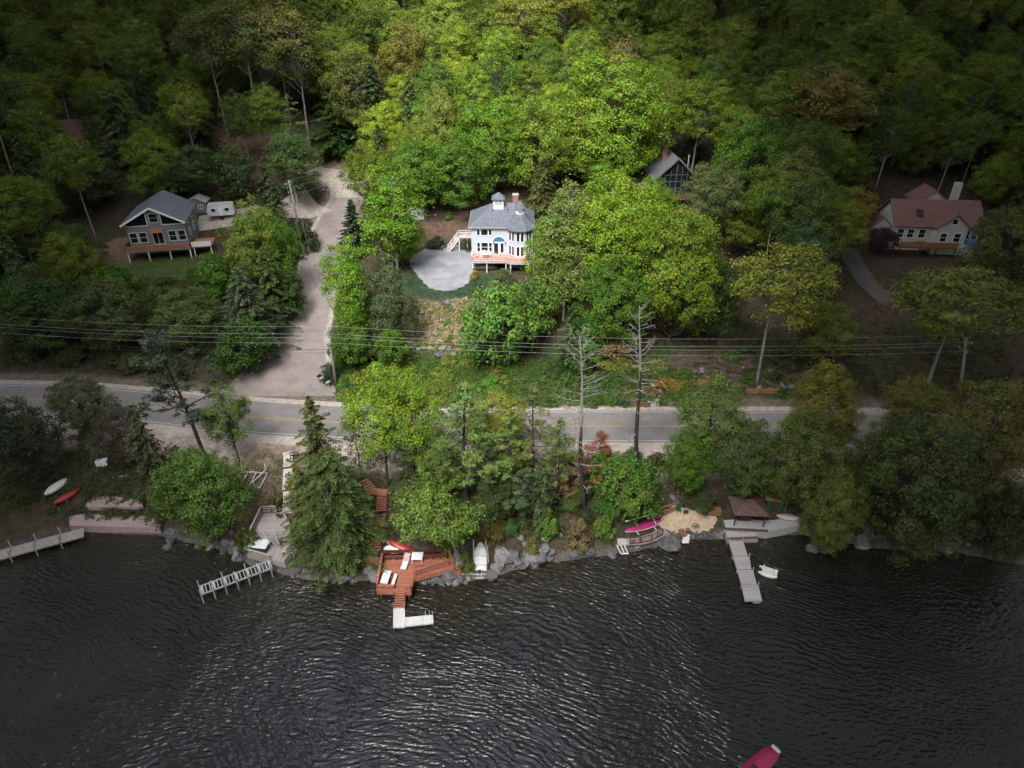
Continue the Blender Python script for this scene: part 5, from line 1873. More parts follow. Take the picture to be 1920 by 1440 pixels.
# ------------------------------------------------------------------ dark cabin
g = G(1262, 378)
cab = thing('dark_cabin', 'dark timber cabin with glazed gable front and grey roof among the trees', 'cabin', (g.x, g.y, g.z + 1.4), R(4))
W2, D2, H2, RS = 3.9, 9.0, 3.4, 3.7
w_ = MB(); gable_walls(w_, -W2, W2, 0, D2, -2.2, H2, RS); w_.build('wall', M['dark_wood'], cab)
r_ = MB(); gable_roof(r_, -W2, W2, 0, D2, H2 + .12, RS, .55, thick=.18); rr = r_.build('roof', M['slate_roof'], cab)
gl = MB()
q = [(-3.3, .25), (3.3, .25), (3.3, H2 + .25), (0, H2 + 3.15), (-3.3, H2 + .25)]
gl.add([(p[0], -.05, p[1]) for p in q] + [(p[0], -.01, p[1]) for p in q], [tuple(range(5)), tuple(reversed(range(5, 10)))] + [(i, 5 + i, 5 + (i + 1) % 5, (i + 1) % 5) for i in range(5)])
glz = gl.build('glazing', M['glass'], cab)
mu_ = MB()
for x in (-2.2, -1.1, 0, 1.1, 2.2):
    mu_.box((x, -.1, (H2 + 3.1 - abs(x) * .88) / 2 + .1), (.16 if x == 0 else .1, .09, H2 + 3.0 - abs(x) * .88))
for z in (1.3, 2.6, 3.9):
    mu_.box((0, -.11, z), (6.5 if z < 3.5 else 5.2, .08, .12))
mu_.build('mullion', M['cabin_frame'], glz)
bb = MB()
for s_ in (-1, 1):
    bb.bar((s_ * (W2 + .5), -.6, H2 - .4), (0, -.6, H2 + RS + .02), .09, .3)
bb.build('bargeboard', M['slate_roof'], cab)
ch = MB(); ch.box((-1.5, 4.6, H2 + 3.3), (.9, .9, 3.2)); cz = ch.build('chimney', M['brick'], cab)
cc = MB(); cc.box((-1.5, 4.6, H2 + 5.0), (1.15, 1.15, .25)); cc.build('chimney_cap', M['concrete'], cz)
for yy, xx, zz_ in ((2.0, 2.7, H2 + 1.0), (.1, 4.5, H2 - 1.2)):
    p = MB(); p.lathe([(.12, 0), (.12, 2.6), (.16, 2.6), (.16, 2.75)], (xx, yy, zz_), 10); p.build('flue_pipe', M['galvanised'], cab)
f_ = MB(); f_.box((0, -1.6, -.1), (8.4, 3.0, .16)); f_.build('deck_floor', M['brown_wood'], cab)
railing(cab, [(-4.2, -3.05, 0), (4.2, -3.05, 0)], .95, M['brown_wood'], 1.5, 'deck_railing', .3, .08)
railing(cab, [(4.2, -3.05, 0), (4.2, -.1, 0)], .95, M['brown_wood'], 1.5, 'deck_railing', .3, .08)
for xx in (-4, -1.4, 1.4, 4):
    p = MB(); p.box((xx, -2.9, -1.5), (.18, .18, 2.7)); p.build('deck_post', M['dark_wood'], cab)
pw = MB(); pw.box((-6.4, 1.2, 1.6), (3.6, 3.0, .14), 0, 0, -.18); pw.build('porch_roof', M['pale_metal'], cab)
for xx in (-7.9, -5.2):
    p = MB(); p.box((xx, 0, .2), (.14, .14, 2.6)); p.build('porch_post', M['dark_wood'], cab)

# ------------------------------------------------------------------ grey house on the left
g = G(292, 486)
gh = thing('grey_house', 'grey gabled house with large triangular windows and a red deck, left of the side road', 'house', (g.x + .2, g.y + 2.6, g.z + 1.9), R(12))
W3, D3, H3, RS3 = 5.0, 10.0, 4.3, 2.7
w_ = MB(); gable_walls(w_, -W3, W3, 0, D3, -2.9, H3, RS3); w_.build('wall', M['grey_siding'], gh)
r_ = MB(); gable_roof(r_, -W3, W3, -.7, D3, H3 + .14, RS3, .5, thick=.2); r_.build('roof', M['grey_shingle'], gh)
bb = MB()
for s_ in (-1, 1):
    bb.bar((s_ * (W3 + .45), -1.24, H3 - .25), (0, -1.24, H3 + RS3), .08, .3)
bb.build('bargeboard', M['white_trim'], gh)
for s_ in (-1, 1):
    tri = [(s_ * 1.2, 3.6), (s_ * 4.9, 3.6), (s_ * 4.9, 4.1), (s_ * 1.2, 6.1)]
    gl = MB(); gl.add([(p[0], -.06, p[1]) for p in tri] + [(p[0], -.01, p[1]) for p in tri], [(0, 1, 2, 3), (7, 6, 5, 4)] + [(i, 4 + i, 4 + (i + 1) % 4, (i + 1) % 4) for i in range(4)])
    gz_ = gl.build('gable_window', M['glass'], gh)
    fr = MB()
    for i in range(4):
        p, q = tri[i], tri[(i + 1) % 4]
        fr.bar((p[0], -.09, p[1]), (q[0], -.09, q[1]), .12, .08, (0, 1, 0))
    fr.build('frame', M['white_trim'], gz_)
window(gh, (0, 0, 4.9), 1.4, 1.5, 0, 1, 2)
for xx in (-4.1, -2.5, 2.5, 4.1):
    window(gh, (xx, 0, 1.45), 1.2, 1.8, 0, 1, 2)
window(gh, (0, 0, 1.15), 1.7, 2.1, 0, 2, 1, name='patio_door')
aw = MB(); aw.add([(-1.1, 0, 2.9), (1.1, 0, 2.9), (1.1, -1.0, 2.5), (-1.1, -1.0, 2.5), (-1.1, 0, 2.8), (1.1, 0, 2.8), (1.1, -1.0, 2.4), (-1.1, -1.0, 2.4)], [(0, 3, 2, 1), (4, 5, 6, 7), (3, 7, 6, 2), (0, 4, 7, 3), (1, 2, 6, 5)])
aw.build('door_canopy', M['red_wood'], gh)
f_ = MB(); f_.box((.4, -1.75, -.08), (10.8, 3.4, .16)); f_.build('deck_floor', M['grey_deck_x'], gh)
for a, b in (((-5, -3.45), (5.8, -3.45)), ((-5, -3.45), (-5, -.1)), ((5.8, -3.45), (5.8, -.1))):
    pr = MB(); pr.bar((*a, .55), (*b, .55), .1, .8); pr.bar((*a, 1.0), (*b, 1.0), .16, .06); pr.build('deck_railing', M['dark_red_wood'] if a[0] == b[0] else M['red_wood'], gh)
for xx in (-4.8, -1.4, 2.2, 5.6):
    p = MB(); p.box((xx, -3.3, -1.5), (.18, .18, 2.9)); p.build('deck_post', M['white_trim'], gh)
s2 = MB(); s2.box((7.6, -.6, -.05), (3.4, 4.4, .2)); s2.build('side_deck', M['red_wood'], gh)
s3 = MB(); s3.box((7.6, -2.75, .45), (3.4, .12, .9)); s3.build('side_deck_railing', M['white_trim'], gh)
for xx in (6.2, 9.1):
    p = MB(); p.box((xx, -2.6, -1.4), (.16, .16, 2.6)); p.build('side_deck_post', M['white_trim'], gh)
for zc in (1.4, 3.6):
    for yy in (2.5, 6):
        window(gh, (W3, yy, zc), 1.0, 1.3, PI / 2, 1, 2)

g = G(371, 400)
gs = thing('grey_shed', 'small grey shed behind the grey house, next to the white camper', 'shed', (g.x, g.y, g.z - .1), R(6))
w_ = MB(); gable_walls(w_, -1.9, 1.9, 0, 3, 0, 2.3, .9); w_.build('wall', M['grey_siding'], gs)
r_ = MB(); gable_roof(r_, -1.9, 1.9, 0, 3, 2.34, .9, .2, thick=.1); r_.build('roof', M['pale_metal'], gs)
d2 = MB(); d2.box((-.7, -.03, 1), (.9, .05, 1.9)); d2.build('door', M['orange_wood'], gs)
window(gs, (.8, 0, 1.4), .7, .7, 0, 2, 2)

g = G(418, 408)
cv = thing('camper_trailer', 'white camper trailer with beige roof parked behind the bright tree beside the grey house', 'camper', (g.x, g.y, g.z), R(14))
sec = [(-2.4, .7), (2.4, .7), (2.6, 1.3), (2.4, 2.75), (-2.3, 2.75), (-2.6, 1.6)]
b_ = MB(); b_.add([(p[0], -1.1, p[1]) for p in sec] + [(p[0], 1.1, p[1]) for p in sec], [tuple(range(6)), tuple(reversed(range(6, 12)))] + [(i, 6 + i, 6 + (i + 1) % 6, (i + 1) % 6) for i in range(6)])
b_.build('body', M['white_paint'], cv, bevel=.1)
t_2 = MB(); t_2.box((0, 0, 2.82), (4.5, 2.1, .1)); t_2.build('roof', M['pale_wood'], cv)
for xx in (-1.3, 1.2):
    window(cv, (xx, -1.1, 1.9), .8, .6, 0, 1, 1, name='window', bw=.05)
d2 = MB(); d2.box((0, -1.12, 1.55), (.65, .04, 1.6)); d2.build('door', M['white_trim'], cv)
for yy in (-.98, .98):
    w_ = MB(); w_.tube([(0, yy - .1, .35), (0, yy + .1, .35)], .35, 14); w_.build('wheel', M['black_plastic'], cv)
tb_ = MB(); tb_.bar((2.4, 0, .6), (3.7, 0, .55), .1, .1); tb_.build('tow_bar', M['dark_metal'], cv)

# ------------------------------------------------------------------ cottage far left
g = G(165, 290)
ct = thing('brown_roofed_cottage', 'small cottage with a faded brown roof in the dim woods at the upper left', 'cottage', (g.x, g.y, g.z + .3), R(14))
w_ = MB(); w_.prism([(-5, 0), (5, 0), (5, 7), (-5, 7)], -1.5, 3.0); w_.build('wall', M['pale_siding'], ct)
r_ = MB(); gable_roof(r_, -5, 5, 0, 7, 3.15, 3.6, .5, 'X'); r_.build('roof', M['red_shingle'], ct)
for xx in (-4.99, 4.87):
    ge = MB()
    ge.add([(xx, 0, 3), (xx, 7, 3), (xx, 3.5, 6.4), (xx + .12, 0, 3), (xx + .12, 7, 3), (xx + .12, 3.5, 6.4)], [(0, 2, 1), (3, 4, 5), (0, 1, 4, 3), (1, 2, 5, 4), (2, 0, 3, 5)])
    ge.build('gable_wall', M['pale_siding'], ct)
for xx in (-3, 0, 3):
    window(ct, (xx, 0, 1.6), 1.0, 1.2, 0, 1, 2)

# ------------------------------------------------------------------ red-roofed house on the right
g = G(1745, 478)
rh = thing('red_roofed_house', 'rambling grey-white house with several faded red roofs in the trees on the right', 'house', (g.x, g.y + 2.0, g.z + 1.9), R(-4))
w_ = MB(); w_.prism([(-6.5, 0), (8.5, 0), (8.5, 8), (-6.5, 8)], -3.0, 3.1); w_.build('wall', M['pale_siding'], rh)
r_ = MB(); gable_roof(r_, -6.5, 8.5, 0, 8, 3.25, 3.3, .5, 'X'); r_.build('roof', M['red_shingle'], rh)
for xx in (-6.49, 8.37):
    ge = MB()
    ge.add([(xx, 0, 3.1), (xx, 8, 3.1), (xx, 4, 6.3), (xx + .12, 0, 3.1), (xx + .12, 8, 3.1), (xx + .12, 4, 6.3)], [(0, 2, 1), (3, 4, 5), (0, 1, 4, 3), (1, 2, 5, 4), (2, 0, 3, 5)])
    ge.build('gable_wall', M['pale_siding'], rh)
w_ = MB(); gable_walls(w_, 0, 5.4, -1.6, 4, -3.0, 3.3, 2.2); w_.build('cross_wing_wall', M['pale_siding'], rh)
r_ = MB(); gable_roof(r_, 0, 5.4, -1.6, 4, 3.42, 2.2, .45); r_.build('cross_wing_roof', M['red_shingle'], rh)
w_ = MB(); gable_walls(w_, -1.0, 4.5, 6, 10.5, -2, 5.6, 2.0); w_.build('rear_wing_wall', M['pale_siding'], rh)
r_ = MB(); gable_roof(r_, -1.0, 4.5, 6, 10.5, 5.73, 2.0, .4); r_.build('rear_wing_roof', M['red_shingle'], rh)
w_ = MB(); gable_walls(w_, -10.2, -6.6, 1.4, 6, -3.0, 2.2, 1.6); w_.build('side_wing_wall', M['pale_siding'], rh)
r_ = MB(); gable_roof(r_, -10.2, -6.6, 1.4, 6, 2.32, 1.6, .35); r_.build('side_wing_roof', M['red_shingle'], rh)
ch = MB(); ch.box((5.6, 6.6, 7.2), (1.1, 1.1, 3.6)); ch.build('chimney', M['concrete'], rh)
sk = MB(); sk.box((-2.2, 1.55, 4.72), (1.2, 1.5, .1), 0, math.atan2(3.3, 4)); sk.build('skylight', M['glass'], rh)
for xx in (-5.4, -3.6, -1.6):
    window(rh, (xx, 0, 1.4), 1.1, 1.5, 0, 1, 2)
for xx in (1.5, 3.9):
    window(rh, (xx, -1.6, 1.3), 1.1, 1.5, 0, 1, 2)
window(rh, (2.7, -1.6, 4.2), .9, .9, 0, 1, 1)
for xx in (6.4, 7.7):
    window(rh, (xx, 0, 1.4), .8, 1.4, 0, 1, 2)
f_ = MB(); f_.box((-1.5, -2.6, -.1), (10.0, 2.0, .18)); f_.box((-1.5, -1.0, -.1), (2.0, 1.9, .17)); f_.build('deck_floor', M['brown_wood'], rh)
pr = MB(); pr.bar((-6.5, -3.6, .5), (3.5, -3.6, .5), .08, .75); pr.bar((-6.5, -3.6, .95), (3.5, -3.6, .95), .14, .06); pr.build('deck_railing', M['orange_wood'], rh)
for xx in (-6.3, -3, 0, 3.3):
    p = MB(); p.box((xx, -3.45, -1.6), (.18, .18, 2.9)); p.build('deck_post', M['dark_wood'], rh)
tp = MB(); tp.box((6.9, -1.4, .5), (2.2, 1.4, .9)); tp.build('deck_screen', M['blue_cloth'], rh)
sm = MB(); sm.box((6.9, -1.2, -1.5), (3.4, 2.0, 3.0)); sm.build('side_porch', M['pale_siding'], rh)


# ------------------------------------------------------------------ utility poles and wires
def pole(label, bx, by, tx, ty, arm_ang, transformer=False):
    g = G(bx, by)
    top = at_y(tx, ty, g.y)
    r = thing('utility_pole', label, 'pole', (g.x, g.y, g.z))
    t = Vector((top.x - g.x, 0, top.z - g.z))
    s = MB(); s.tube([(0, 0, -.5), tuple(t * .5), tuple(t)], [.21, .19, .15], 10); s.build('pole_shaft', M['pole_wood'], r, smooth=True)
    d = Vector((math.cos(arm_ang), math.sin(arm_ang), 0))
    ends = []
    c = t * .96
    for dz_, hw_ in ((0, 1.2), (-1.6, .9)):
        cc_ = c + Vector((-.0, -.14, dz_)) - t * 0
        a = MB(); a.bar(cc_ - d * hw_, cc_ + d * hw_, .1, .12); am = a.build('crossarm', M['pole_wood'], r)
        for k in (hw_ - .1, -hw_ + .1):
            p = cc_ + d * k + Vector((0, 0, .06))
            i_ = MB(); i_.lathe([(.03, 0), (.055, .05), (.03, .1), (.055, .15), (.02, .22)], p, 8); i_.build('insulator', M['white_plastic'], am)
            ends.append(Vector((g.x, g.y, g.z)) + p + Vector((0, 0, .2)))
    br = MB()
    for s_ in (-1, 1):
        br.bar(c + d * s_ * .8 + Vector((0, -.14, -.05)), c + Vector((0, -.14, -.75)), .03, .05)
    br.build('crossarm_brace', M['galvanised'], r)
    if transformer:
        f = MB(); f.lathe([(.0, 0), (.24, .02), (.26, .1), (.26, .75), (.2, .85), (.0, .87)], t * .8 + Vector((.1, -.42, -.4)), 14); f.build('transformer', M['pale_metal'], r, smooth=False)
        b = MB(); b.box(t * .8 + Vector((.05, -.2, 0)), (.1, .3, .12)); b.build('transformer_bracket', M['galvanised'], r)
    return r, ends, Vector((g.x, g.y, g.z)) + t


p1, e1, t1 = pole('grey utility pole with crossarm and transformer at the road junction', 631, 724, 614, 616, R(86), True)
p2, e2, t2 = pole('tall leaning utility pole on the left bank of the side road', 566, 452, 541, 338, R(80))
g4 = G(1806, 735)
p4, e4, t4 = pole('pale utility pole in the shadows on the right of the road', 1800, 738, 1812, 632, R(94))


def wire(name, label, a, b, sag, mat, r=.015, group=None):
    a = Vector(a); b = Vector(b)
    pts = []
    for i in range(25):
        u = i / 24
        pts.append(a + (b - a) * u - Vector((0, 0, 4 * sag * u * (1 - u))))
    mb = MB(); mb.tube(pts, r, 5)
    o = mb.build(name, mat)
    return tag(o, label, 'wire', group)


names = ['uppermost', 'second', 'third', 'fourth']
left_end = [Vector((e.x - 62, e.y + 4.5, e.z + .6)) for e in e1]
order = [0, 1, 2, 3]
for n_, k in zip(names, order):
    wire('power_line', f'{n_} pale power line running right from the junction pole', e1[k], e4[k], 1.3, M['wire'])
    wire('power_line', f'{n_} pale power line running left from the junction pole', e1[k], left_end[k], 1.0, M['wire'])
for dz, lb in ((-3.2, 'upper of the two black cables'), (-3.75, 'lower of the two black cables')):
    a = t1 + Vector((0, -.2, dz))
    wire('cable', lb + ' below the power lines, right of the junction pole', a, t4 + Vector((0, -.2, dz)), 1.3, M['dark_wire'], .024)
    wire('cable', lb + ' below the power lines, left of the junction pole', a, a + Vector((-62, 4.5, .6)), 1.0, M['dark_wire'], .024)
wire('power_line', 'left one of the two pale lines linking the junction pole to the leaning pole', e1[0], e2[0], .6, M['wire'], .012)
wire('power_line', 'right one of the two pale lines linking the junction pole to the leaning pole', e1[1], e2[1], .6, M['wire'], .012)
far = at_y(1120, 118, 205)
for k, (lb, dz) in enumerate((('top line', 0), ('middle line', -1.6), ('bottom line', -3.4))):
    wire('power_line', lb + ' climbing from the leaning pole into the hillside woods', t2 + Vector((0, 0, -.1 + dz * .8)), far + Vector((0, 0, dz)), 2.2, M['wire'], .014)

# ------------------------------------------------------------------ boulders
ROCK = []
for k in range(8):
    bm_v, bm_f = [], []
    rng = np.random.default_rng(300 + k)
    import bmesh
    bm = bmesh.new(); bmesh.ops.create_icosphere(bm, subdivisions=3, radius=.5)
    off = Vector(rng.uniform(-50, 50, 3))
    cuts = [(Vector(rdir(rng, 1)[0]), rng.uniform(.27, .42)) for _ in range(9)]
    for v in bm.verts:
        p = v.co.copy()
        for nrm, dist in cuts:
            e = p.dot(nrm) - dist
            if e > 0:
                p -= nrm * e * .95
        p *= 1 + .26 * mnoise.noise(p * 2.5 + off) + .13 * mnoise.noise(p * 7 + off) + .05 * mnoise.noise(p * 16 + off)
        v.co = p
    me = bpy.data.meshes.new('boulder'); bm.to_mesh(me); bm.free()
    me.polygons.foreach_set('use_smooth', [False] * len(me.polygons))
    me.materials.append(M['rock'] if k % 3 else M['pale_rock'])
    ROCK.append(me)


def boulder(label, x, y, z, s, group=None, rng=random, name='boulder'):
    o = bpy.data.objects.new(name, rng.choice(ROCK)); COL.objects.link(o)
    o.location = (x, y, z); o.rotation_euler = (rng.uniform(-.4, .4), rng.uniform(-.4, .4), rng.uniform(0, 6.28))
    o.scale = (s * rng.uniform(.85, 1.25), s * rng.uniform(.8, 1.1), s * rng.uniform(.65, .9))
    return tag(o, label, 'boulder', group)


rb = random.Random(5)


def rocks(label, group, pts, rng=rb, z=None, sink=.15):
    for px, py, sz in pts:
        p = G(px, py)
        boulder(label, p.x, p.y, max(p.z, 0) + sz * (.3 - sink), sz, group, rng)


# retaining row below the lawn (photograph pixels, size in metres)
rocks('grey boulder in the rough retaining row below the scrub slope', 'boulders of the retaining row',
      [(763, 652, 1.3), (774, 653, 1.5), (785, 656, .9), (795, 655, 1.2), (806, 656, 1.1), (816, 654, 1.0), (830, 655, 1.6), (843, 655, 1.0), (825, 668, 1.5), (850, 667, 1.3), (860, 658, .9), (868, 656, .9), (880, 654, 1.4), (887, 664, 1.1), (893, 660, .8), (838, 664, .9), (772, 660, .8)])
for lab, px, py, s in (('largest pale boulder on the bank at the left end of the retaining row', 765, 648, 1.7), ('tan boulder mound alone on the lawn edge above the scrub', 842, 572, 1.7), ('pale half-buried boulder high on the dry slope, left side', 792, 590, .9), ('pale half-buried boulder low on the dry slope, left side', 783, 630, 1.1), ('pale half-buried boulder at the right side of the dry slope', 872, 622, 1.0)):
    p = G(px, py); boulder(lab, p.x, p.y, p.z + .35, s, None, rb)
rocks('small boulder on the verge corner at the road junction', 'verge corner stones', [(640, 735, .7), (650, 742, .9), (636, 716, .6), (628, 738, .5)])
rocks('stone heap boulder at the track fork', 'stones at the track fork', [(600, 352, 1.3), (607, 358, 1.2), (594, 350, 1.0), (612, 352, .9)])
rocks('grey boulder on the shore left of the red deck', 'boulders left of the red deck', [(690, 1073, 1.2), (699, 1082, 1.5), (648, 1086, 1.6), (630, 1090, 1.1), (664, 1088, 1.0), (610, 1088, .9), (595, 1084, .8)])
rocks('small boulder of the bank in front of the red deck ramp', 'stones under the red deck ramp',
      [(786, 1090, .6), (797, 1093, 1.0), (806, 1090, .7), (818, 1088, 1.2), (826, 1094, 1.0), (835, 1088, .8), (845, 1086, 1.7), (855, 1092, 1.1), (860, 1084, .8), (866, 1089, .9), (872, 1092, .7), (878, 1086, .7), (842, 1094, .8), (812, 1094, .7)])
rocks('big grey boulder in the row right of the covered boat', 'boulders right of the covered boat',
      [(941, 1046, 2.1), (936, 1036, 1.4), (953, 1050, 1.4), (963, 1046, 1.6), (972, 1058, 1.3), (980, 1062, 1.6), (991, 1050, 1.5), (1000, 1060, 1.2), (1004, 1046, 1.6), (1015, 1046, 1.8), (1018, 1034, 1.8), (1028, 1048, 1.2), (933, 1064, 1.4), (930, 1076, 1.1), (920, 1084, 1.0), (985, 1040, 1.0), (1032, 1038, 1.2), (966, 1062, .9)])
rocks('grey boulder on the bank under the trees above the covered boat', 'boulders on the bank', [(915, 985, 1.2), (940, 995, 1.1), (975, 1012, 1.1), (985, 1000, .9), (1000, 1008, 1.4), (1010, 985, .8), (965, 985, .8), (1050, 1005, .9), (990, 1022, 1.2), (1022, 1012, 1.1)])
for lab, px, py, s in (('rounded boulder alone in the water right of the boulder row', 1107, 1038, 1.7), ('low dark boulder half under water left of the white ladder', 1146, 1042, 1.2), ('large dark boulder between the red deck and the covered boat platform', 856, 1052, 2.6),
                       ('broad dark rock slab at the waterline below the curved red railing', 1252, 1022, 2.9), ('pale boulder at the left end of the grey deck', 446, 1040, 1.6), ('dark boulder under the shrub at the boulder row end', 1075, 1040, 1.5)):
    p = G(px, py); boulder(lab, p.x, p.y, max(p.z, 0) + .2, s, None, rb)
rocks('stone in the low wall along the front of the beach', 'stones of the beach wall',
      [(1170 + i * 6.3, 1031 - i * 1.55 - (6 if i % 2 else 0) + rb.uniform(-2, 2), rb.uniform(.5, .95)) for i in range(20)] + [(1300 + i * 6, 1006 - (i % 2) * 5 + rb.uniform(-2, 2), rb.uniform(.5, .9)) for i in range(10)])
rocks('stone in the tumbled bank behind the beach', 'stones behind the beach', [(1262, 935, 1.0), (1275, 928, 1.1), (1288, 938, .9), (1296, 926, 1.2), (1305, 938, 1.0), (1316, 930, 1.1), (1326, 940, .9), (1290, 915, .9), (1270, 945, .8), (1335, 935, .8)])
rocks('stone on the shore in front of the grey deck', 'stones at the grey deck', [(560, 1070, .8), (572, 1072, .9), (583, 1074, .7), (566, 1058, .8), (578, 1060, .7), (550, 1082, .6), (455, 1050, 1.2), (436, 1036, 1.2), (420, 1032, 1.3)])
rocks('dim boulder on the right-hand shore', 'boulders on the right-hand shore', [(1505 + 420 * rb.random(), 1012 + rb.uniform(-8, 26), rb.uniform(.6, 2.2)) for i in range(26)])
rocks('dim boulder on the left-hand shore', 'boulders on the left-hand shore', [(290 + 150 * rb.random(), 1000 + rb.uniform(-4, 30), rb.uniform(.5, 1.5)) for i in range(22)])
rocks('rock in the dim rubble beside the roadside steps', 'rocks beside the roadside steps', [(1380 + rb.uniform(-90, 120), rb.uniform(690, 735), rb.uniform(.5, 1.1)) for i in range(26)])


# ------------------------------------------------------------------ roadside bits on the upper side of the road
for i, (px, py, lab) in enumerate(((600, 717, 'leftmost'), (605, 721, 'second from the left'), (611, 724, 'third from the left'), (617, 729, 'rightmost'))):
    p = G(px, py)
    r = thing('mailbox', f'{lab} of the four mailboxes at the junction corner', 'mailbox', (p.x, p.y, p.z), R(-40), 'mailboxes at the junction corner')
    a = MB(); a.box((0, 0, .5), (.1, .1, 1.0)); a.build('post', M['pale_wood'], r)
    b = MB()
    prof = [(-.14, 0), (.14, 0), (.14, .16)] + [(.14 * math.cos(t), .16 + .14 * math.sin(t)) for t in np.linspace(.2, PI - .2, 6)] + [(-.14, .16)]
    b.add([(q[0], -.3, 1.0 + q[1]) for q in prof] + [(q[0], .3, 1.0 + q[1]) for q in prof], [tuple(range(len(prof))), tuple(reversed(range(len(prof), 2 * len(prof))))] + [(k, len(prof) + k, len(prof) + (k + 1) % len(prof), (k + 1) % len(prof)) for k in range(len(prof))])
    b.build('box', M['black_plastic'] if i % 2 == 0 else M['galvanised'], r)
steps = thing('stone_steps', 'stone steps with a landing climbing from the road into the woods on the right', 'steps', tuple(G(1226, 764)))
sb = steps.location
top = G(1240, 702)
mid = G(1226, 738)
for a, b, n_ in ((sb, mid, 7), (mid, top, 6)):
    a = Vector(a); b = Vector(b)
    d = Vector((b.x - a.x, b.y - a.y, 0)); ang = math.atan2(d.y, d.x) - PI / 2
    for i in range(n_):
        u = (i + .5) / n_
        p = a + (b - a) * u
        q = MB(); q.box((p.x - sb.x, p.y - sb.y, p.z - sb.z + .02), (1.7, d.length / n_ * .97, .34), ang); q.build('step', M['concrete'], steps, bevel=.02)
for px, py, L, ang, lab in ((1300, 722, 5.5, 4, 'orange timber retaining edge right of the stone steps'), (1430, 738, 5.0, 2, 'orange timber retaining edge farther right along the road'), (1200, 763, 3.0, 0, 'low brown timber edge at the foot of the stone steps')):
    p = G(px, py)
    r = thing('timber_edging', lab, 'edging', (p.x, p.y, p.z), R(ang))
    for k in range(3):
        b = MB(); b.box((0, k * .12, .12 + k * .2), (L, .2, .18)); b.build('timber', M['orange_wood'] if px != 1200 else M['brown_wood'], r, bevel=.015)
# ------------------------------------------------------------------ red deck
DZ = 1.5
dp = [at_z(x, y, DZ) for x, y in ((717, 1044), (843, 1040), (851, 1064), (776, 1083), (770, 1108), (706, 1106))]
rd = thing('red_deck', 'L-shaped red-stained deck on the shore with railings and steps to the dock', 'deck', tuple(at_z(740, 1075, 0)))
mb = MB(); mb.prism([(p.x, p.y) for p in dp], DZ - .1, DZ); mb.build('deck_floor', M['red_deck_x'], rd, True)
A, B, C_, D4, E, F_ = dp
Z = Vector((0, 0, 1))
mb = MB()
for a, b in ((F_, E), (A, F_), (D4, C_), (E, D4), (C_, B)):
    mb.bar(a - Z * .35, b - Z * .35, .06, .6)
mb.build('skirt', M['red_wood'], rd, True)


def rail_w(a, b, hgt, mat, parent, w=.2, n=4, slats=2, name='railing'):
    mb = MB()
    mb.bar(a + Z * hgt, b + Z * hgt, w, .05)
    for k in range(slats):
        q = hgt * (k + .6) / (slats + .4)
        mb.bar(a + Z * q, b + Z * q, .04, .16)
    for i in range(n + 1):
        p = a + (b - a) * (i / n)
        mb.bar(p, p + Z * (hgt - .03), .1, .1, (0, 1, 0))
    return mb.build(name, mat, parent, True)


rail_w(A + Vector((.1, -.3, 0)), F_ + Vector((.1, .1, 0)), .85, M['red_wood'], rd, .26, 4, 3)
rail_w(F_ + Vector((.1, .08, 0)), F_ + (E - F_) * .5 + Vector((0, .08, 0)), .62, M['red_wood'], rd, .26, 2, 3)
rail_w(E + (F_ - E) * .17 + Vector((0, .08, 0)), E + Vector((-.05, .08, 0)), .62, M['red_wood'], rd, .2, 1, 3)
rail_w(D4 + Vector((.05, .05, 0)), C_ + Vector((-.6, .2, 0)), .95, M['red_wood'], rd, .16, 3, 3)
rail_w(C_ + Vector((-.05, .2, 0)), B + Vector((-.05, -.1, 0)), .9, M['red_wood'], rd, .12, 2, 1)
# bench seats along the back
for f0, f1 in ((.02, .42), (.56, .97)):
    a = A + (B - A) * f0; b = A + (B - A) * f1
    mb = MB()
    mb.bar(a + Vector((0, -.45, .42)), b + Vector((0, -.45, .42)), .42, .06)
    mb.bar(a + Vector((0, -.1, .75)), b + Vector((0, -.1, .75)), .05, .2)
    mb.bar(a + Vector((0, -.1, 1.0)), b + Vector((0, -.1, 1.0)), .18, .05)
    for i in range(5):
        p = a + (b - a) * (i / 4)
        mb.bar(p + Vector((0, -.1, 0)), p + Vector((0, -.1, 1.0)), .1, .1, (0, 1, 0)); mb.bar(p + Vector((0, -.6, 0)), p + Vector((0, -.6, .4)), .1, .1, (0, 1, 0))
    mb.build('bench', M['dark_red_wood'], rd, True)
for p in (F_ + Vector((.3, .3, 0)), E + Vector((-.3, .3, 0)), D4 + Vector((0, .3, 0)), C_ + Vector((-.4, .4, 0)), (F_ + E) / 2 + Vector((0, .3, 0))):
    mb = MB(); mb.bar(Vector((p.x, p.y, -1.2)), Vector((p.x, p.y, DZ - .1)), .2, .2, (0, 1, 0)); mb.build('post', M['dark_red_wood'], rd, True)
# steps down to the dock
sa, sb_ = at_z(750.5, 1108, DZ - .12), at_z(749, 1141, .42)
w_ = lambda v: v - rd.location
stairs(rd, w_(sa), w_(sb_), 1.0, 7, M['red_wood'], M['dark_red_wood'], 'steps', .06)
# gate steps at the right end, side steps on the left
g0, g1 = at_z(856, 1064, DZ - .1), at_z(866, 1074, .7)
stairs(rd, w_(g0), w_(g1), 1.0, 4, M['red_wood'], M['red_wood'], 'side_steps', .06)
for s_ in (-.55, .55):
    railing(rd, [w_(g0) + Vector((.2 * s_, s_, 0)), w_(g1) + Vector((.2 * s_, s_, 0))], .95, M['red_wood'], .8, 'side_railing', None, .08)
lw = MB()
for i in range(5):
    c = at_z(705 - i * 4, 1046 + i * 3.2, DZ - .15 - i * .2)
    lw.box(c, (2.0, .36, .07), R(-8))
lw.build('side_steps', M['red_wood'], rd, True)
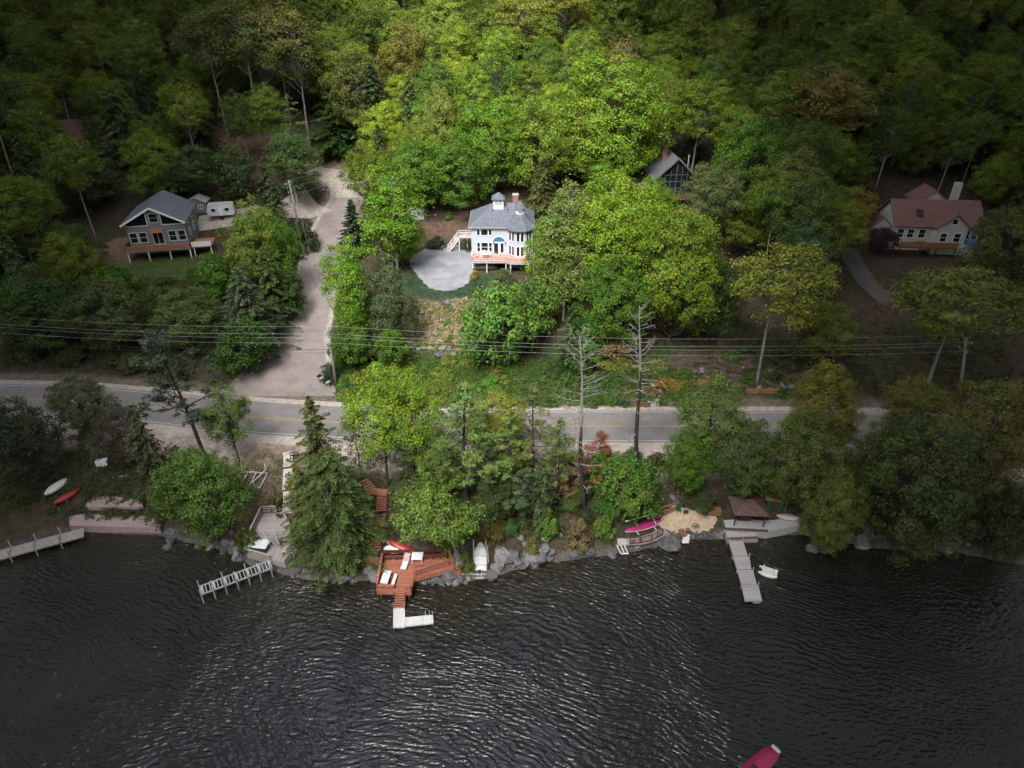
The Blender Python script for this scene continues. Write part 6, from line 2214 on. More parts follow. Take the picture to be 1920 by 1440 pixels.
# round boulder poking through the deck
p = at_z(788, 1068, DZ)
boulder('flat grey boulder showing through an oval hole in the red deck', p.x, p.y, DZ + .02, 1.0, None, rb, 'boulder').scale = (1.05, .75, .35)
rg = MB(); rg.tube([(p.x + .68 * math.cos(t), p.y + .52 * math.sin(t), DZ + .02) for t in np.linspace(0, 2 * PI, 25)], .035, 6, False)
rg.build('boulder_rim', M['black_plastic'], rd, True)

# furniture on the deck
p = at_z(729, 1091, DZ)
pt = thing('picnic_table', 'white plastic picnic table at the left front corner of the red deck', 'table', (p.x - .25, p.y, DZ), R(-6))
mb = MB(); mb.box((0, 0, .74), (.8, 1.75, .05)); mb.build('tabletop', M['white_plastic'], pt, bevel=.012)
for yy in (-.7, .7):
    l = MB(); l.bar((-.36, yy, 0), (.3, yy, .72), .07, .07); l.bar((.36, yy, 0), (-.3, yy, .71), .068, .068); l.build('leg', M['white_plastic'], pt)
bn = thing('bench', 'white plastic bench beside the picnic table on the red deck', 'bench', (p.x + .62, p.y - .08, DZ), R(-6))
mb = MB(); mb.box((0, 0, .44), (.32, 1.6, .05)); mb.build('seat', M['white_plastic'], bn, bevel=.012)
for yy in (-.65, .65):
    l = MB(); l.box((0, yy, .21), (.28, .07, .42)); l.build('leg', M['white_plastic'], bn)
p = at_z(760.5, 1059, DZ)
lg = thing('sun_lounger', 'white sun lounger with a pinkish towel over its raised back on the red deck', 'sun lounger', (p.x, p.y, DZ), R(-8))
mb = MB(); mb.box((0, -.3, .32), (.62, 1.3, .06)); mb.build('seat', M['white_plastic'], lg, bevel=.012)
mb = MB(); mb.box((0, .6, .5), (.62, .75, .06), 0, .5); mb.build('backrest', M['white_plastic'], lg, bevel=.012)
for sx in (-.26, .26):
    for yy in (-.8, .4):
        l = MB(); l.box((sx, yy, .15), (.06, .06, .3)); l.build('leg', M['white_plastic'], lg)
tw_ = thing('towel', 'pinkish patterned towel draped over the sun lounger back', 'towel', (p.x, p.y, DZ + .5), R(-8))
mb = MB()
N_ = 12
for j in range(N_ + 1):
    for i in range(N_ + 1):
        x = (i / N_ - .5) * .82 - .06; y = .2 + j / N_ * .85
        z = (.05 + (y - .6) * .52) + .03 * math.sin(i * 1.3) * math.cos(j) + (.0 if abs(x) < .33 else -.35 * (abs(x) - .33) / .1)
        mb.v.append((x, y, max(z, -.28)))
for j in range(N_):
    for i in range(N_):
        a = j * (N_ + 1) + i
        mb.f.append((a, a + 1, a + N_ + 2, a + N_ + 1))
o = mb.build('cloth', M['pattern_cloth'], tw_, smooth=True); sm_ = o.modifiers.new('thick', 'SOLIDIFY'); sm_.thickness = .02
p = at_z(783, 1050, DZ)
tb2 = thing('low_table', 'square white plastic table on the red deck beside the sun lounger', 'table', (p.x, p.y, DZ))
mb = MB(); mb.box((0, 0, .6), (1.25, 1.15, .06)); mb.build('tabletop', M['white_plastic'], tb2, bevel=.015)
for sx in (-.52, .52):
    for sy in (-.48, .48):
        l = MB(); l.box((sx, sy, .29), (.09, .09, .57)); l.build('leg', M['white_plastic'], tb2)
p = at_z(716, 1043, DZ)
cr = thing('lidded_bin', 'small dark bin at the back left corner of the red deck', 'bin', (p.x - .1, p.y - .1, DZ))
mb = MB(); mb.lathe([(.2, 0), (.26, .6), (.24, .6)], n=12); mb.build('body', M['black_plastic'], cr)
mb = MB(); mb.lathe([(.28, .6), (.28, .66), (.1, .72)], n=12); mb.build('lid', M['black_plastic'], cr)

# boats beside the deck
p = at_z(741, 1033, 1.9)
bd = thing('dinghy', 'white overturned dinghy behind the red deck', 'boat', (p.x, p.y + .15, 1.95), R(4))
mb = MB(); hull(mb, 2.5, 1.35, .62, flip=True, up=.05); mb.build('hull', M['white_hull'], bd, smooth=True)
mb = MB(); mb.bar((-1.0, 0, .6), (1.0, 0, .6), .06, .05); mb.build('keel', M['white_trim'], bd)
a, b = at_z(725, 1011, 3.0), at_z(779, 1036, 2.0)
cn = thing('canoe', 'red overturned canoe leaning on the bank behind the white dinghy', 'canoe', tuple((a + b) / 2 - Vector((0, .0, .25))), math.atan2(b.y - a.y, b.x - a.x))
mb = MB(); hull(mb, (b - a).length, .95, .45, flip=True, up=.0); o = mb.build('hull', M['red_hull'], cn, smooth=True); o.rotation_euler = (R(16), R(16), 0)
mb = MB(); mb.tube([((b - a).length / 2 * u, -.475 * max(.02, 1 - abs(u) ** 2.4) - .01, -.0) for u in np.linspace(-1, 1, 15)], .035, 6); o = mb.build('gunwale', M['white_trim'], cn); o.rotation_euler = (R(16), R(16), 0)

# L-shaped dock
dk_ = thing('floating_dock', 'small L-shaped white dock at the foot of the red deck steps', 'dock', tuple(at_z(749, 1158, 0)))
q = [at_z(x, y, .4) for x, y in ((737.5, 1140), (759, 1140), (759, 1175.5), (737, 1176))]
mb = MB(); mb.prism([(v.x, v.y) for v in q], .22, .4); mb.build('dock_section', M['dock_panel'], dk_, True)
q = [at_z(x, y, .4) for x, y in ((759.6, 1157.5), (811.5, 1152.5), (813, 1168), (759.6, 1174))]
mb = MB(); mb.prism([(v.x, v.y) for v in q], .22, .4); mb.build('dock_section', M['dock_panel'], dk_, True)
for x, y in ((738, 1138), (759, 1138), (738, 1175), (811, 1153), (812, 1168), (798, 1153), (805, 1152)):
    v = at_z(x, y, .4); mb = MB(); mb.tube([(v.x, v.y, -2), (v.x, v.y, 1.0 if y < 1160 else .45)], .035, 8); mb.build('pipe_leg', M['galvanised'], dk_, True)

# covered boat and its platform
p = at_z(900, 1050, .8)
pl = thing('boat_platform', 'weathered grey timber platform at the waterline under the covered boat', 'platform', (p.x, p.y, 0))
q = [at_z(x, y, .55) for x, y in ((884, 1068), (934, 1066), (933, 1083), (885, 1085))]
mb = MB(); mb.prism([(v.x, v.y) for v in q], .35, .55); mb.build('platform_floor', M['old_deck'], pl, True)
mb = MB()
for x in (888, 911):
    mb.bar(at_z(x, 1012, 1.75), at_z(x, 1070, .75), .14, .16)
for x in (896, 903):
    mb.bar(at_z(x, 1052, 1.0), at_z(x, 1082, .7), .1, .1)
mb.bar(at_z(887, 1077, .72), at_z(912, 1077, .72), .1, .1); mb.bar(at_z(890, 1084, .62), at_z(907, 1084, .62), .12, .1)
mb.build('boat_rails', M['pale_wood'], pl, True)
mb = MB(); mb.prism([(v.x, v.y) for v in (at_z(863, 1074, .7), at_z(886, 1072, .7), at_z(886, 1076.5, .7), at_z(863, 1078, .7))], .6, .7); mb.build('gangplank', M['grey_wood'], pl, True)
for x, y in ((914, 1022), (915, 1040), (916, 1055)):
    v = at_z(x, y, 1.6); mb = MB(); mb.bar(Vector((v.x, v.y, .3)), v, .09, .09, (0, 1, 0)); mb.build('post', M['dark_wood'], pl, True)
mb = MB(); mb.bar(at_z(914, 1022, 1.6), at_z(916, 1055, 1.6), .07, .07); mb.build('side_rail', M['pale_wood'], pl, True)
bow, stern = at_z(900, 1011, 2.1), at_z(900, 1067, 1.15)
L = (stern - bow).length
bt = thing('covered_boat', 'motor boat under a pale cover drawn up on the rails beside the boulders', 'boat', tuple((bow + stern) / 2 - Vector((0, 0, .35))), 0)
ang = math.atan2(bow.z - stern.z, bow.y - stern.y)
secs = []
for u in np.linspace(0, 1, 14):
    wv = .78 * (1 - max(0, (u - .45) / .55) ** 2.2) + .01
    secs.append((u * L - L / 2, wv))
mb = MB(); n_ = 7
vs = []
for y, wv in secs:
    for k in range(n_):
        a_ = PI * k / (n_ - 1)
        vs.append((wv * math.cos(a_), y, -.42 * math.sin(a_) ** .7 * (1 - .3 * max(0, y) / L)))
fs = []
for i in range(len(secs) - 1):
    for k in range(n_ - 1):
        fs.append((i * n_ + k, (i + 1) * n_ + k, (i + 1) * n_ + k + 1, i * n_ + k + 1))
fs.append(tuple(range(n_)))
mb.add(vs, fs); o = mb.build('hull', M['white_hull'], bt, smooth=True); o.rotation_euler = (ang, 0, 0)
mb = MB(); vs = []; n_ = 9
for i, (y, wv) in enumerate(secs):
    for k in range(n_):
        t = -1 + 2 * k / (n_ - 1)
        vs.append(((wv + .03) * t, y, .02 + (.22 + .05 * (i % 3 == 0)) * (1 - abs(t) ** 1.6) * min(1, wv * 2)))
fs = [(i * n_ + k, i * n_ + k + 1, (i + 1) * n_ + k + 1, (i + 1) * n_ + k) for i in range(len(secs) - 1) for k in range(n_ - 1)]
mb.add(vs, fs); o = mb.build('cover', M['boat_cover'], bt, smooth=True); o.rotation_euler = (ang, 0, 0)
sd_ = o.modifiers.new('thick', 'SOLIDIFY'); sd_.thickness = .02
mb = MB()
for y in (-1.2, -.1, 1.1):
    mb.tube([((.83 if y < .6 else .7) * t, y, .05 + .26 * (1 - abs(t) ** 1.6)) for t in np.linspace(-1, 1, 9)], .02, 5)
o = mb.build('strap', M['dark_metal'], bt); o.rotation_euler = (ang, 0, 0)
mb = MB(); mb.box((0, -L / 2 - .12, .1), (.36, .3, .5)); mb.box((0, -L / 2 - .14, -.35), (.14, .2, .5)); o = mb.build('outboard_motor', M['black_plastic'], bt, bevel=.04); o.rotation_euler = (ang, 0, 0)


# red garden stairs on the bank
def bank_stairs(name, label, runs, width, mat, mat2, cat='stairs'):
    o0 = G(*runs[0][0])
    r = thing(name, label, cat, tuple(o0))
    for (pa, pb, n) in runs:
        a, b = G(*pa), G(*pb)
        a = a + Z * .25; b = b + Z * .2
        if n <= 1:
            mb = MB(); mb.bar(a - r.location, b - r.location, width, .1); mb.build('landing', mat, r)
        else:
            stairs(r, a - r.location, b - r.location, width, n, mat, mat2, 'flight', .08)
    return r


bank_stairs('red_stairs', 'red timber stairs with a curved landing climbing the wooded bank above the red deck', [((681, 902), (696, 920), 4), ((690, 923), (726, 927), 1), ((716, 930), (715, 962), 7), ((715, 966), (712, 1000), 7), ((705, 1010), (704, 1042), 6)], 1.15, M['red_wood'], M['dark_red_wood'])
bank_stairs('grey_stairs', 'weathered grey stairs and boardwalk running from the road shoulder down to the grey deck', [((540, 850), (541, 870), 1), ((541, 871), (541, 878), 3), ((541, 882), (539, 920), 1), ((541, 924), (541, 944), 1), ((541, 947), (539, 966), 6)], 1.15, M['pale_wood'], M['grey_wood'])
p = G(553, 858)
r = thing('sign_frame', 'small dark wooden frame beside the top of the grey stairs', 'frame', (p.x, p.y, p.z), R(10))
mb = MB()
for xx in (-.5, .5):
    mb.bar((xx, 0, 0), (xx, 0, .9), .08, .08)
mb.bar((-.55, 0, .85), (.55, 0, .85), .1, .08); mb.bar((-.55, 0, .4), (.55, 0, .4), .1, .08); mb.build('rails', M['dark_wood'], r)

# ------------------------------------------------------------------ grey two-level deck
gd = thing('grey_deck', 'weathered grey two-level timber deck with pipe railings at the foot of the grey stairs', 'deck', tuple(at_z(515, 1030, 0)))
ZU, ZL = 2.6, 1.3
up = [at_z(x, y, ZU) for x, y in ((492, 962), (533, 960), (548, 990), (546, 1004), (472, 1004))]
mb = MB(); mb.prism([(v.x, v.y) for v in up], ZU - .18, ZU); mb.build('upper_floor', M['grey_deck_x'], gd, True)
lo_ = [at_z(x, y, ZL) for x, y in ((478, 1010), (548, 1018), (560, 1024), (534, 1056), (462, 1036))]
mb = MB(); mb.prism([(v.x, v.y) for v in lo_], ZL - .2, ZL); mb.build('lower_floor', M['grey_deck_y'], gd, True)
mb = MB()
for a, b in ((lo_[4], lo_[3]), (lo_[3], lo_[2]), (lo_[0], lo_[4])):
    mb.bar(a - Z * .45, b - Z * .45, .08, .6)
mb.bar(up[4] - Z * .5, up[3] - Z * .5, .08, .75)
mb.build('skirt', M['grey_wood'], gd, True)
rail_w(up[0], up[1] + (up[0] - up[1]) * .35, .95, M['grey_wood'], gd, .18, 2, 2)
rail_w(up[0], up[4], .95, M['grey_wood'], gd, .18, 3, 2)
rail_w(lo_[0], lo_[4], .7, M['grey_wood'], gd, .2, 2, 2)
rail_w(lo_[4], lo_[4] + (lo_[3] - lo_[4]) * .62, .6, M['grey_wood'], gd, .2, 3, 2)
rail_w(lo_[2], lo_[3], .6, M['grey_wood'], gd, .12, 2, 1)
mb = MB()
for k in range(2):
    a = up[4] + (up[3] - up[4]) * (.28 + .3 * k)
    mb.tube([a + Z * .0, a + Z * .9, at_z(509 + k * 16, 1030, ZL) + Z * .9, at_z(509 + k * 16, 1030, ZL)], .035, 6)
mb.build('pipe_railing', M['galvanised'], gd, True)
s0 = at_z(505, 1004, ZU); s1 = at_z(527, 1020, ZL)
stairs(gd, s0 - gd.location, s1 - gd.location, .85, 6, M['grey_wood'], M['grey_wood'], 'flight', .06)
mb = MB()
for k in range(5):
    c = at_z(552, 1020 + k * 4.2, ZL + .1 + (.1 if k < 5 else 0))
    mb.box(c + Vector((-.06 * k * 3, 0, .12)), (1.25, .12, .08), R(-14))
mb.bar(at_z(540, 1042, ZL + .2), at_z(552, 1019, ZL + .2), .06, .08); mb.bar(at_z(550, 1043, ZL + .2), at_z(561, 1020, ZL + .2), .06, .08)
mb.build('ladder', M['pale_wood'], gd, True)
for v in (lo_[4], lo_[3], lo_[2], (lo_[4] + lo_[3]) / 2):
    mb = MB(); mb.bar(Vector((v.x, v.y + .3, -1)), Vector((v.x, v.y + .3, ZL - .2)), .18, .18, (0, 1, 0)); mb.build('post', M['grey_wood'], gd, True)
for v in (up[4], up[3]):
    mb = MB(); mb.bar(Vector((v.x, v.y + .3, -.5)), Vector((v.x, v.y + .3, ZU - .2)), .16, .16, (0, 1, 0)); mb.build('post', M['grey_wood'], gd, True)
p = at_z(490, 1026, ZL)
ht = thing('hot_tub', 'square hot tub with a white cover on the lower grey deck', 'hot tub', (p.x, p.y, ZL), R(-8))
mb = MB(); mb.box((0, 0, .35), (2.0, 1.7, .7)); mb.build('body', M['dark_metal'], ht, bevel=.06)
mb = MB(); mb.box((0, 0, .76), (2.1, 1.8, .12)); mb.build('cover', M['boat_cover'], ht, bevel=.04)
p = at_z(524, 975, ZU)
deck_chair(p.x, p.y + .3, ZU, R(160), 'dark metal chair at the back rail of the upper grey deck', M['dark_metal'])
p = G(523, 948)
bn = thing('rubbish_bin', 'dark wheeled bin standing left of the grey stairs', 'bin', (p.x, p.y, p.z), R(-15))
mb = MB(); mb.add([(-.28, -.3, .1), (.28, -.3, .1), (.28, .3, .1), (-.28, .3, .1), (-.36, -.38, 1.0), (.36, -.38, 1.0), (.36, .38, 1.0), (-.36, .38, 1.0)], [(3, 2, 1, 0), (4, 5, 6, 7), (0, 1, 5, 4), (1, 2, 6, 5), (2, 3, 7, 6), (3, 0, 4, 7)])
mb.build('body', M['black_plastic'], bn, bevel=.03)
mb = MB(); mb.box((0, 0, 1.04), (.78, .84, .08), 0, .06); mb.build('lid', M['black_plastic'], bn, bevel=.03)
for sx in (-.3, .3):
    mb = MB(); mb.tube([(sx - .04, .32, .12), (sx + .04, .32, .12)], .12, 12); mb.build('wheel', M['dark_metal'], bn)

# stored dock frame on the bank
p = G(470, 905)
fr = thing('stored_dock_frame', 'bare pale metal dock frame resting on the bank left of the grey stairs', 'frame', (p.x, p.y, p.z + .3), R(-6))
mb = MB()
for yy in (-1.1, 1.3):
    mb.bar((-1.75, yy, .1 + yy * .12), (1.75, yy, .1 + yy * .12), .14, .16)
for xx in (-1.75, -.75, .3, 1.75):
    mb.bar((xx, -1.1, -.02), (xx, 1.3, .26), .13, .14)
mb.build('frame', M['galvanised'], fr)
mb = MB(); mb.tube([(-1.2, .9, .2), (-1.9, 1.9, 1.1)], .06, 7); mb.build('pipe_leg', M['galvanised'], fr)
mb = MB(); mb.tube([(.4, -1.0, .2), (1.5, 1.4, .7), (1.3, 1.9, 1.3)], .07, 7); mb.build('pipe_leg', M['galvanised'], fr)
mb = MB(); mb.tube([(.3, .0, .3), (1.2, -1.2, .3)], .06, 7); mb.build('pipe_leg', M['galvanised'], fr)

# raised pipe pier
pr_ = thing('pipe_pier', 'bare pipe-legged dock frame standing in the water in front of the grey deck', 'pier', tuple(at_z(440, 1110, 0)))
a1, b1 = at_z(508, 1058, 1.2), at_z(374, 1108, 1.2)
d = (b1 - a1); d.z = 0; d.normalize(); s_ = Vector((-d.y, d.x, 0)); wv = 1.25
mb = MB()
for k in (-1, 1):
    mb.bar(a1 + s_ * wv / 2 * k, b1 + s_ * wv / 2 * k, .09, .16)
mb.build('side_rails', M['galvanised'], pr_, True)
LL = (b1 - a1).length
for i in range(19):
    c = a1 + (b1 - a1) * ((i + .3) / 19)
    mb = MB(); mb.bar(c - s_ * wv / 2, c + s_ * wv / 2, .09 if i % 3 else .3, .07); mb.build('cross_bar', M['galvanised'], pr_, True)
for i in range(7):
    c = a1 + (b1 - a1) * ((i + .15) / 6.2)
    for k in (-1, 1):
        if i == 0 and k < 0:
            continue
        v = c + s_ * (wv / 2 + .07) * k
        mb = MB(); mb.tube([(v.x, v.y, -1.4), (v.x, v.y, 2.0 if k > 0 or i % 2 == 0 else 1.4)], .065, 8); mb.build('pipe_leg', M['galvanised'], pr_, True)

# ------------------------------------------------------------------ beach corner
cr_px = [(1157, 1010), (1173, 1010), (1200, 1006), (1222, 1000), (1238, 985), (1254, 998), (1232, 1012), (1205, 1020), (1178, 1021), (1159, 1022)]
cd_ = thing('curved_boardwalk', 'curved timber boardwalk with dark red railing between the kayak rack and the stone wall', 'boardwalk', tuple(at_z(1205, 1010, .5)))
q = [at_z(x, y, 1.0) for x, y in cr_px]
mb = MB(); mb.prism([(v.x, v.y) for v in q[1:9]], .85, 1.0); mb.build('boardwalk_floor', M['grey_deck_y'], cd_, True)
mb = MB(); mb.prism([(v.x, v.y) for v in (q[0] + Vector((0, .02, 0)), q[1] + Vector((-.03, 0, 0)), q[8] + Vector((-.03, 0, 0)), q[9])], .86, 1.03); mb.build('boardwalk_landing', M['pale_wood'], cd_, True)
rr_ = [at_z(x, y, 1.0) for x, y in ((1181, 1020), (1200, 1018.5), (1221, 1014), (1242, 1003))]
mb = MB()
for a, b in zip(rr_[:-1], rr_[1:]):
    mb.bar(a + Z * .9, b + Z * .9, .09, .07); mb.bar(a + Z * .02, b + Z * .02, .1, .22)
for a in rr_ + [(rr_[2] + rr_[3]) / 2]:
    mb.bar(a - Z * .1, a + Z * .9, .09, .09, (0, 1, 0))
mb.build('railing', M['dark_red_wood'], cd_, True)
mb = MB(); mb.bar(q[0] + Z * .0 - Vector((.6, .2, .1)), q[9] - Vector((.6, 0, .1)), .08, .5); mb.build('side_rail', M['dark_red_wood'], cd_, True)
mb = MB()
a, b = at_z(1163.5, 1022, 1.0), at_z(1171, 1038, .15)
for k in (-.42, .0, .42):
    mb.bar(a + Vector((k, 0, 0)), b + Vector((k, 0, 0)), .09, .08)
mb.bar(b - Vector((.45, 0, 0)), b + Vector((.45, 0, 0)), .1, .08)
ld = thing('swim_ladder', 'white ladder going into the water from the curved boardwalk', 'ladder', tuple(a))
mb.build('rails', M['white_trim'], ld, True)
kr = thing('kayak_rack', 'white pipe rack beside the curved boardwalk with two rails', 'rack', tuple(G(1205, 990)))
e0, e1_ = at_z(1171, 978, 2.3), at_z(1226, 963, 2.3)
mb = MB(); mb.tube([e0, e1_], .07, 8); mb.build('top_rail', M['white_trim'], kr, True)
for f in (.34, .93):
    c = e0 + (e1_ - e0) * f
    mb = MB(); mb.tube([c, c + Vector((.35, -1.0, -.6))], .05, 7); mb.build('arm', M['white_trim'], kr, True)
    mb = MB(); mb.tube([c + Vector((-.05, -.5, -.95)), c + Vector((.35, -1.6, -.95))], .05, 7); mb.build('arm', M['white_trim'], kr, True)
    mb = MB(); mb.tube([c, Vector((c.x, c.y, hz(c.x, c.y) - .1))], .06, 7); mb.build('post', M['grey_wood'], kr, True)
a, b = at_z(1172, 997, 1.45), at_z(1240, 978, 1.45)
ky = thing('magenta_kayak', 'magenta kayak lying on the white pipe rack by the beach', 'kayak', tuple((a + b) / 2), math.atan2(b.y - a.y, b.x - a.x))
mb = MB(); hull(mb, (b - a).length, .95, .42, flip=True, up=.0); mb.build('hull', M['magenta_hull'], ky, smooth=True)
mb = MB(); mb.tube([(u * (b - a).length / 2, -.475 * max(.02, 1 - abs(u) ** 2.4), .0) for u in np.linspace(-1, 1, 15)], .04, 6); mb.build('gunwale', M['white_trim'], ky)
for i, (px, py, rz, lb) in enumerate(((1271, 961, 150, 'left one of the two dark green garden chairs on the beach'), (1285, 952, 190, 'right one of the two dark green garden chairs on the beach'))):
    p = G(px, py); deck_chair(p.x, p.y, p.z + .12, R(rz - 150), lb, M['green_plastic'])
p = G(1285, 964)
st_ = thing('footstool', 'small dark green stool in front of the garden chairs on the beach', 'stool', (p.x, p.y, p.z + .13), R(20))
mb = MB(); mb.box((0, 0, .33), (.55, .42, .05)); mb.build('seat', M['green_plastic'], st_, bevel=.02)
for sx in (-.2, .2):
    mb = MB(); mb.box((sx, 0, .15), (.06, .36, .3)); mb.build('leg', M['green_plastic'], st_)
p = G(1281, 996)
bs = thing('beach_steps', 'brown board ramp with white steps going down into the water from the beach', 'steps', (p.x, p.y, p.z), 0)
a, b = at_z(1276, 992, 1.0), at_z(1284, 1006, .75)
mb = MB(); mb.bar(a, b, .72, .07); mb.build('ramp', M['brown_wood'], bs, True)
for k in range(4):
    c = at_z(1287 - k * .6, 1004 + k * 4.2, .7 - k * .17)
    mb = MB(); mb.box(c, (.78, .3, .06), R(4)); mb.build('step', M['white_trim'], bs, True)
p = G(1304, 988)
fp = thing('fire_basket', 'small rusty fire pit ringed by stones on the beach', 'fire pit', (p.x, p.y, p.z + .12), 0)
mb = MB(); mb.lathe([(.25, 0), (.32, .22), (.28, .22), (.2, .06)], n=12); mb.build('bowl', M['brown_wood'], fp)
mb = MB()
for k in range(9):
    t = k * .7; mb.lathe([(.02, 0), (.1, .02), (.09, .12), (.02, .15)], (.45 * math.cos(t), .45 * math.sin(t), 0), 6)
mb.build('stone_ring', M['pale_rock'], fp)
for k, (px, py, L_, ang, lb) in enumerate(((1245, 965, 4.4, 26, 'rough timber log edging the beach, lowest of the pile'), (1252, 957, 4.6, 24, 'rough timber log edging the beach, middle of the pile'), (1262, 947, 5.2, 18, 'rough timber log behind the garden chairs'))):
    p = G(px, py); c = Vector((p.x + .3, p.y, p.z + .2)); dd2 = Vector((math.cos(R(ang)), math.sin(R(ang)), .04)) * L_ / 2
    mb = MB(); mb.tube([c - dd2, c, c + dd2], [.13, .15, .12], 8); tag(mb.build('log', M['brown_wood']), lb, 'log')
bx = thing('storage_box', 'flat brown wooden box beside the right end of the beach', 'box', tuple(G(1337, 963)), R(-2))
mb = MB(); mb.box((0, 0, .3), (1.7, .9, .6)); mb.build('body', M['brown_wood'], bx, bevel=.02)
mb = MB(); mb.box((0, 0, .64), (1.8, 1.0, .07)); mb.build('lid', M['brown_wood'], bx, bevel=.02)

# ------------------------------------------------------------------ right-hand dock, terrace and gazebo
tr0 = thing('stone_terrace', 'pale paved terrace with brick edging under the gazebo', 'terrace', tuple(at_z(1395, 975, 0)))
q = [at_z(x, y, 1.15) for x, y in ((1347, 952), (1490, 948), (1500, 985), (1440, 996), (1358, 992))]
mb = MB(); mb.prism([(v.x, v.y) for v in q], -.6, 1.15); mb.build('paving', M['concrete'], tr0, True)
mb = MB(); mb.bar(q[4] + Z * .06, q[3] + Z * .06, .3, .14); mb.bar(q[0] + Z * .06, q[4] + Z * .06, .3, .14); mb.build('brick_edging', M['brown_shingle'], tr0, True)
q2 = [at_z(x, y, .75) for x, y in ((1360, 993), (1418, 995), (1422, 1008), (1364, 1010))]
mb = MB(); mb.prism([(v.x, v.y) for v in q2], .0, .75); mb.build('lower_landing', M['concrete'], tr0, True)
mb = MB(); mb.bar(q2[3] + Z * .04, q2[2] + Z * .04, .26, .1); mb.build('brick_edging', M['brown_shingle'], tr0, True)
p = at_z(1398, 972, 1.15)
GS_ = .88
gz0 = thing('gazebo', 'open gazebo with a brownish-red hipped roof on the terrace', 'gazebo', (p.x, p.y, 1.15), R(-3))
for sx in (-1.9, 1.9):
    for sy in (-1.5, 1.5):
        mb = MB(); mb.box((sx, sy, 1.1), (.14, .14, 2.2)); mb.build('post', M['dark_wood'], gz0)
mb = MB()
a4 = [(-2.3, -1.9, 2.2), (2.3, -1.9, 2.2), (2.3, 1.9, 2.2), (-2.3, 1.9, 2.2)]
mb.add(a4 + [(-.4, 0, 3.35), (.4, 0, 3.35)] + [(v[0], v[1], 2.08) for v in a4], [(0, 1, 5, 4), (1, 2, 5), (2, 3, 4, 5), (3, 0, 4), (0, 6, 7, 1), (1, 7, 8, 2), (2, 8, 9, 3), (3, 9, 6, 0), (9, 8, 7, 6)])
mb.build('roof', M['brown_shingle'], gz0)
mb = MB(); mb.box((0, 1.45, .55), (3.7, .08, 1.1)); mb.build('back_panel', M['dark_wood'], gz0)
mb = MB(); mb.box((-.3, -.1, .38), (1.6, .8, .76)); mb.build('counter', M['dark_wood'], gz0)
p = at_z(1449, 962, 1.15)
hh_ = thing('boat_hut', 'small dark green hut with a tan roof beside the gazebo', 'hut', (p.x, p.y + .6, 1.15), R(-6))
mb = MB(); mb.box((0, 0, 1.0), (1.9, 1.5, 2.0)); mb.build('wall', M['green_plastic'], hh_)
mb = MB(); mb.box((0, 0, 2.1), (2.4, 2.0, .12), 0, -.12); mb.build('roof', M['orange_wood'], hh_)
mb = MB(); mb.box((0, -.78, .9), (.8, .05, 1.7)); mb.build('door', M['dark_wood'], hh_)
p = at_z(1478, 972, 1.2)
lbx = thing('upturned_skiff', 'pale upturned skiff lying right of the dark green hut', 'boat', (p.x, p.y, 1.2), R(-14))
mb = MB(); hull(mb, 2.7, 1.0, .45, flip=True, up=.0); mb.build('hull', M['pale_metal'], lbx, smooth=True)
mb = MB(); mb.bar((-1.1, 0, .44), (1.1, 0, .44), .05, .05); mb.build('keel', M['red_hull'], lbx)
dk2 = thing('long_dock', 'long pale plank dock reaching out into the lake from the terrace', 'dock', tuple(at_z(1395, 1060, 0)))
ends = [(1366, 1391, 1013), (1374, 1403, 1042), (1382, 1410, 1068), (1390, 1420, 1096), (1397, 1430, 1127)]
for (l0, r0, y0), (l1, r1, y1) in zip(ends[:-1], ends[1:]):
    q = [at_z(l0, y0 + .5, .55), at_z(r0 + 2, y0 + .5, .55), at_z(r1 - 1, y1 - .5, .55), at_z(l1, y1 - .5, .55)]
    mb = MB(); mb.prism([(v.x, v.y) for v in q], .38, .55); mb.build('dock_section', M['dock_plank'], dk2, True)
    for v in (q[0], q[1]):
        mb = MB(); mb.tube([(v.x, v.y, -2.2), (v.x, v.y, .95)], .05, 8); mb.build('pipe_leg', M['galvanised'], dk2, True)
v = at_z(1418, 1132, .3)
mb = MB(); mb.bar(at_z(1412, 1128, .55), at_z(1413, 1133, -.3), .06, .06); mb.bar(at_z(1424, 1128, .55), at_z(1424, 1133, -.3), .06, .06)
for k in range(3):
    mb.bar(at_z(1412.5, 1129.5 + k * 1.5, .3 - .25 * k), at_z(1424, 1129.5 + k * 1.5, .3 - .25 * k), .05, .05)
mb.build('ladder', M['pale_metal'], dk2, True)
p = at_z(1440, 1073, .2)
pb = thing('pedal_boat', 'small white twin-hulled pedal boat floating beside the long dock', 'boat', (p.x, p.y, .02), R(-25))
for sy in (-.45, .45):
    mb = MB(); hull(mb, 2.0, .5, .35, up=.1); o = mb.build('hull', M['white_hull'], pb, smooth=True); o.location = (0, sy, .28)
mb = MB(); mb.box((-.05, 0, .33), (1.2, 1.1, .1)); mb.build('seat', M['white_hull'], pb, bevel=.03)
for sy in (-.28, .28):
    mb = MB(); mb.box((-.5, sy, .55), (.1, .42, .4), 0, 0, -.25); mb.build('backrest', M['white_plastic'], pb, bevel=.03)
mb = MB(); mb.box((.75, 0, .42), (.35, .9, .25)); mb.build('bow_deck', M['white_plastic'], pb, bevel=.05)
bank_stairs('terrace_stairs', 'dark timber stairs at the left corner of the terrace', [((1352, 928), (1350, 955), 7)], 1.3, M['dark_wood'], M['dark_wood'])

gz0.scale = (GS_, GS_, GS_)
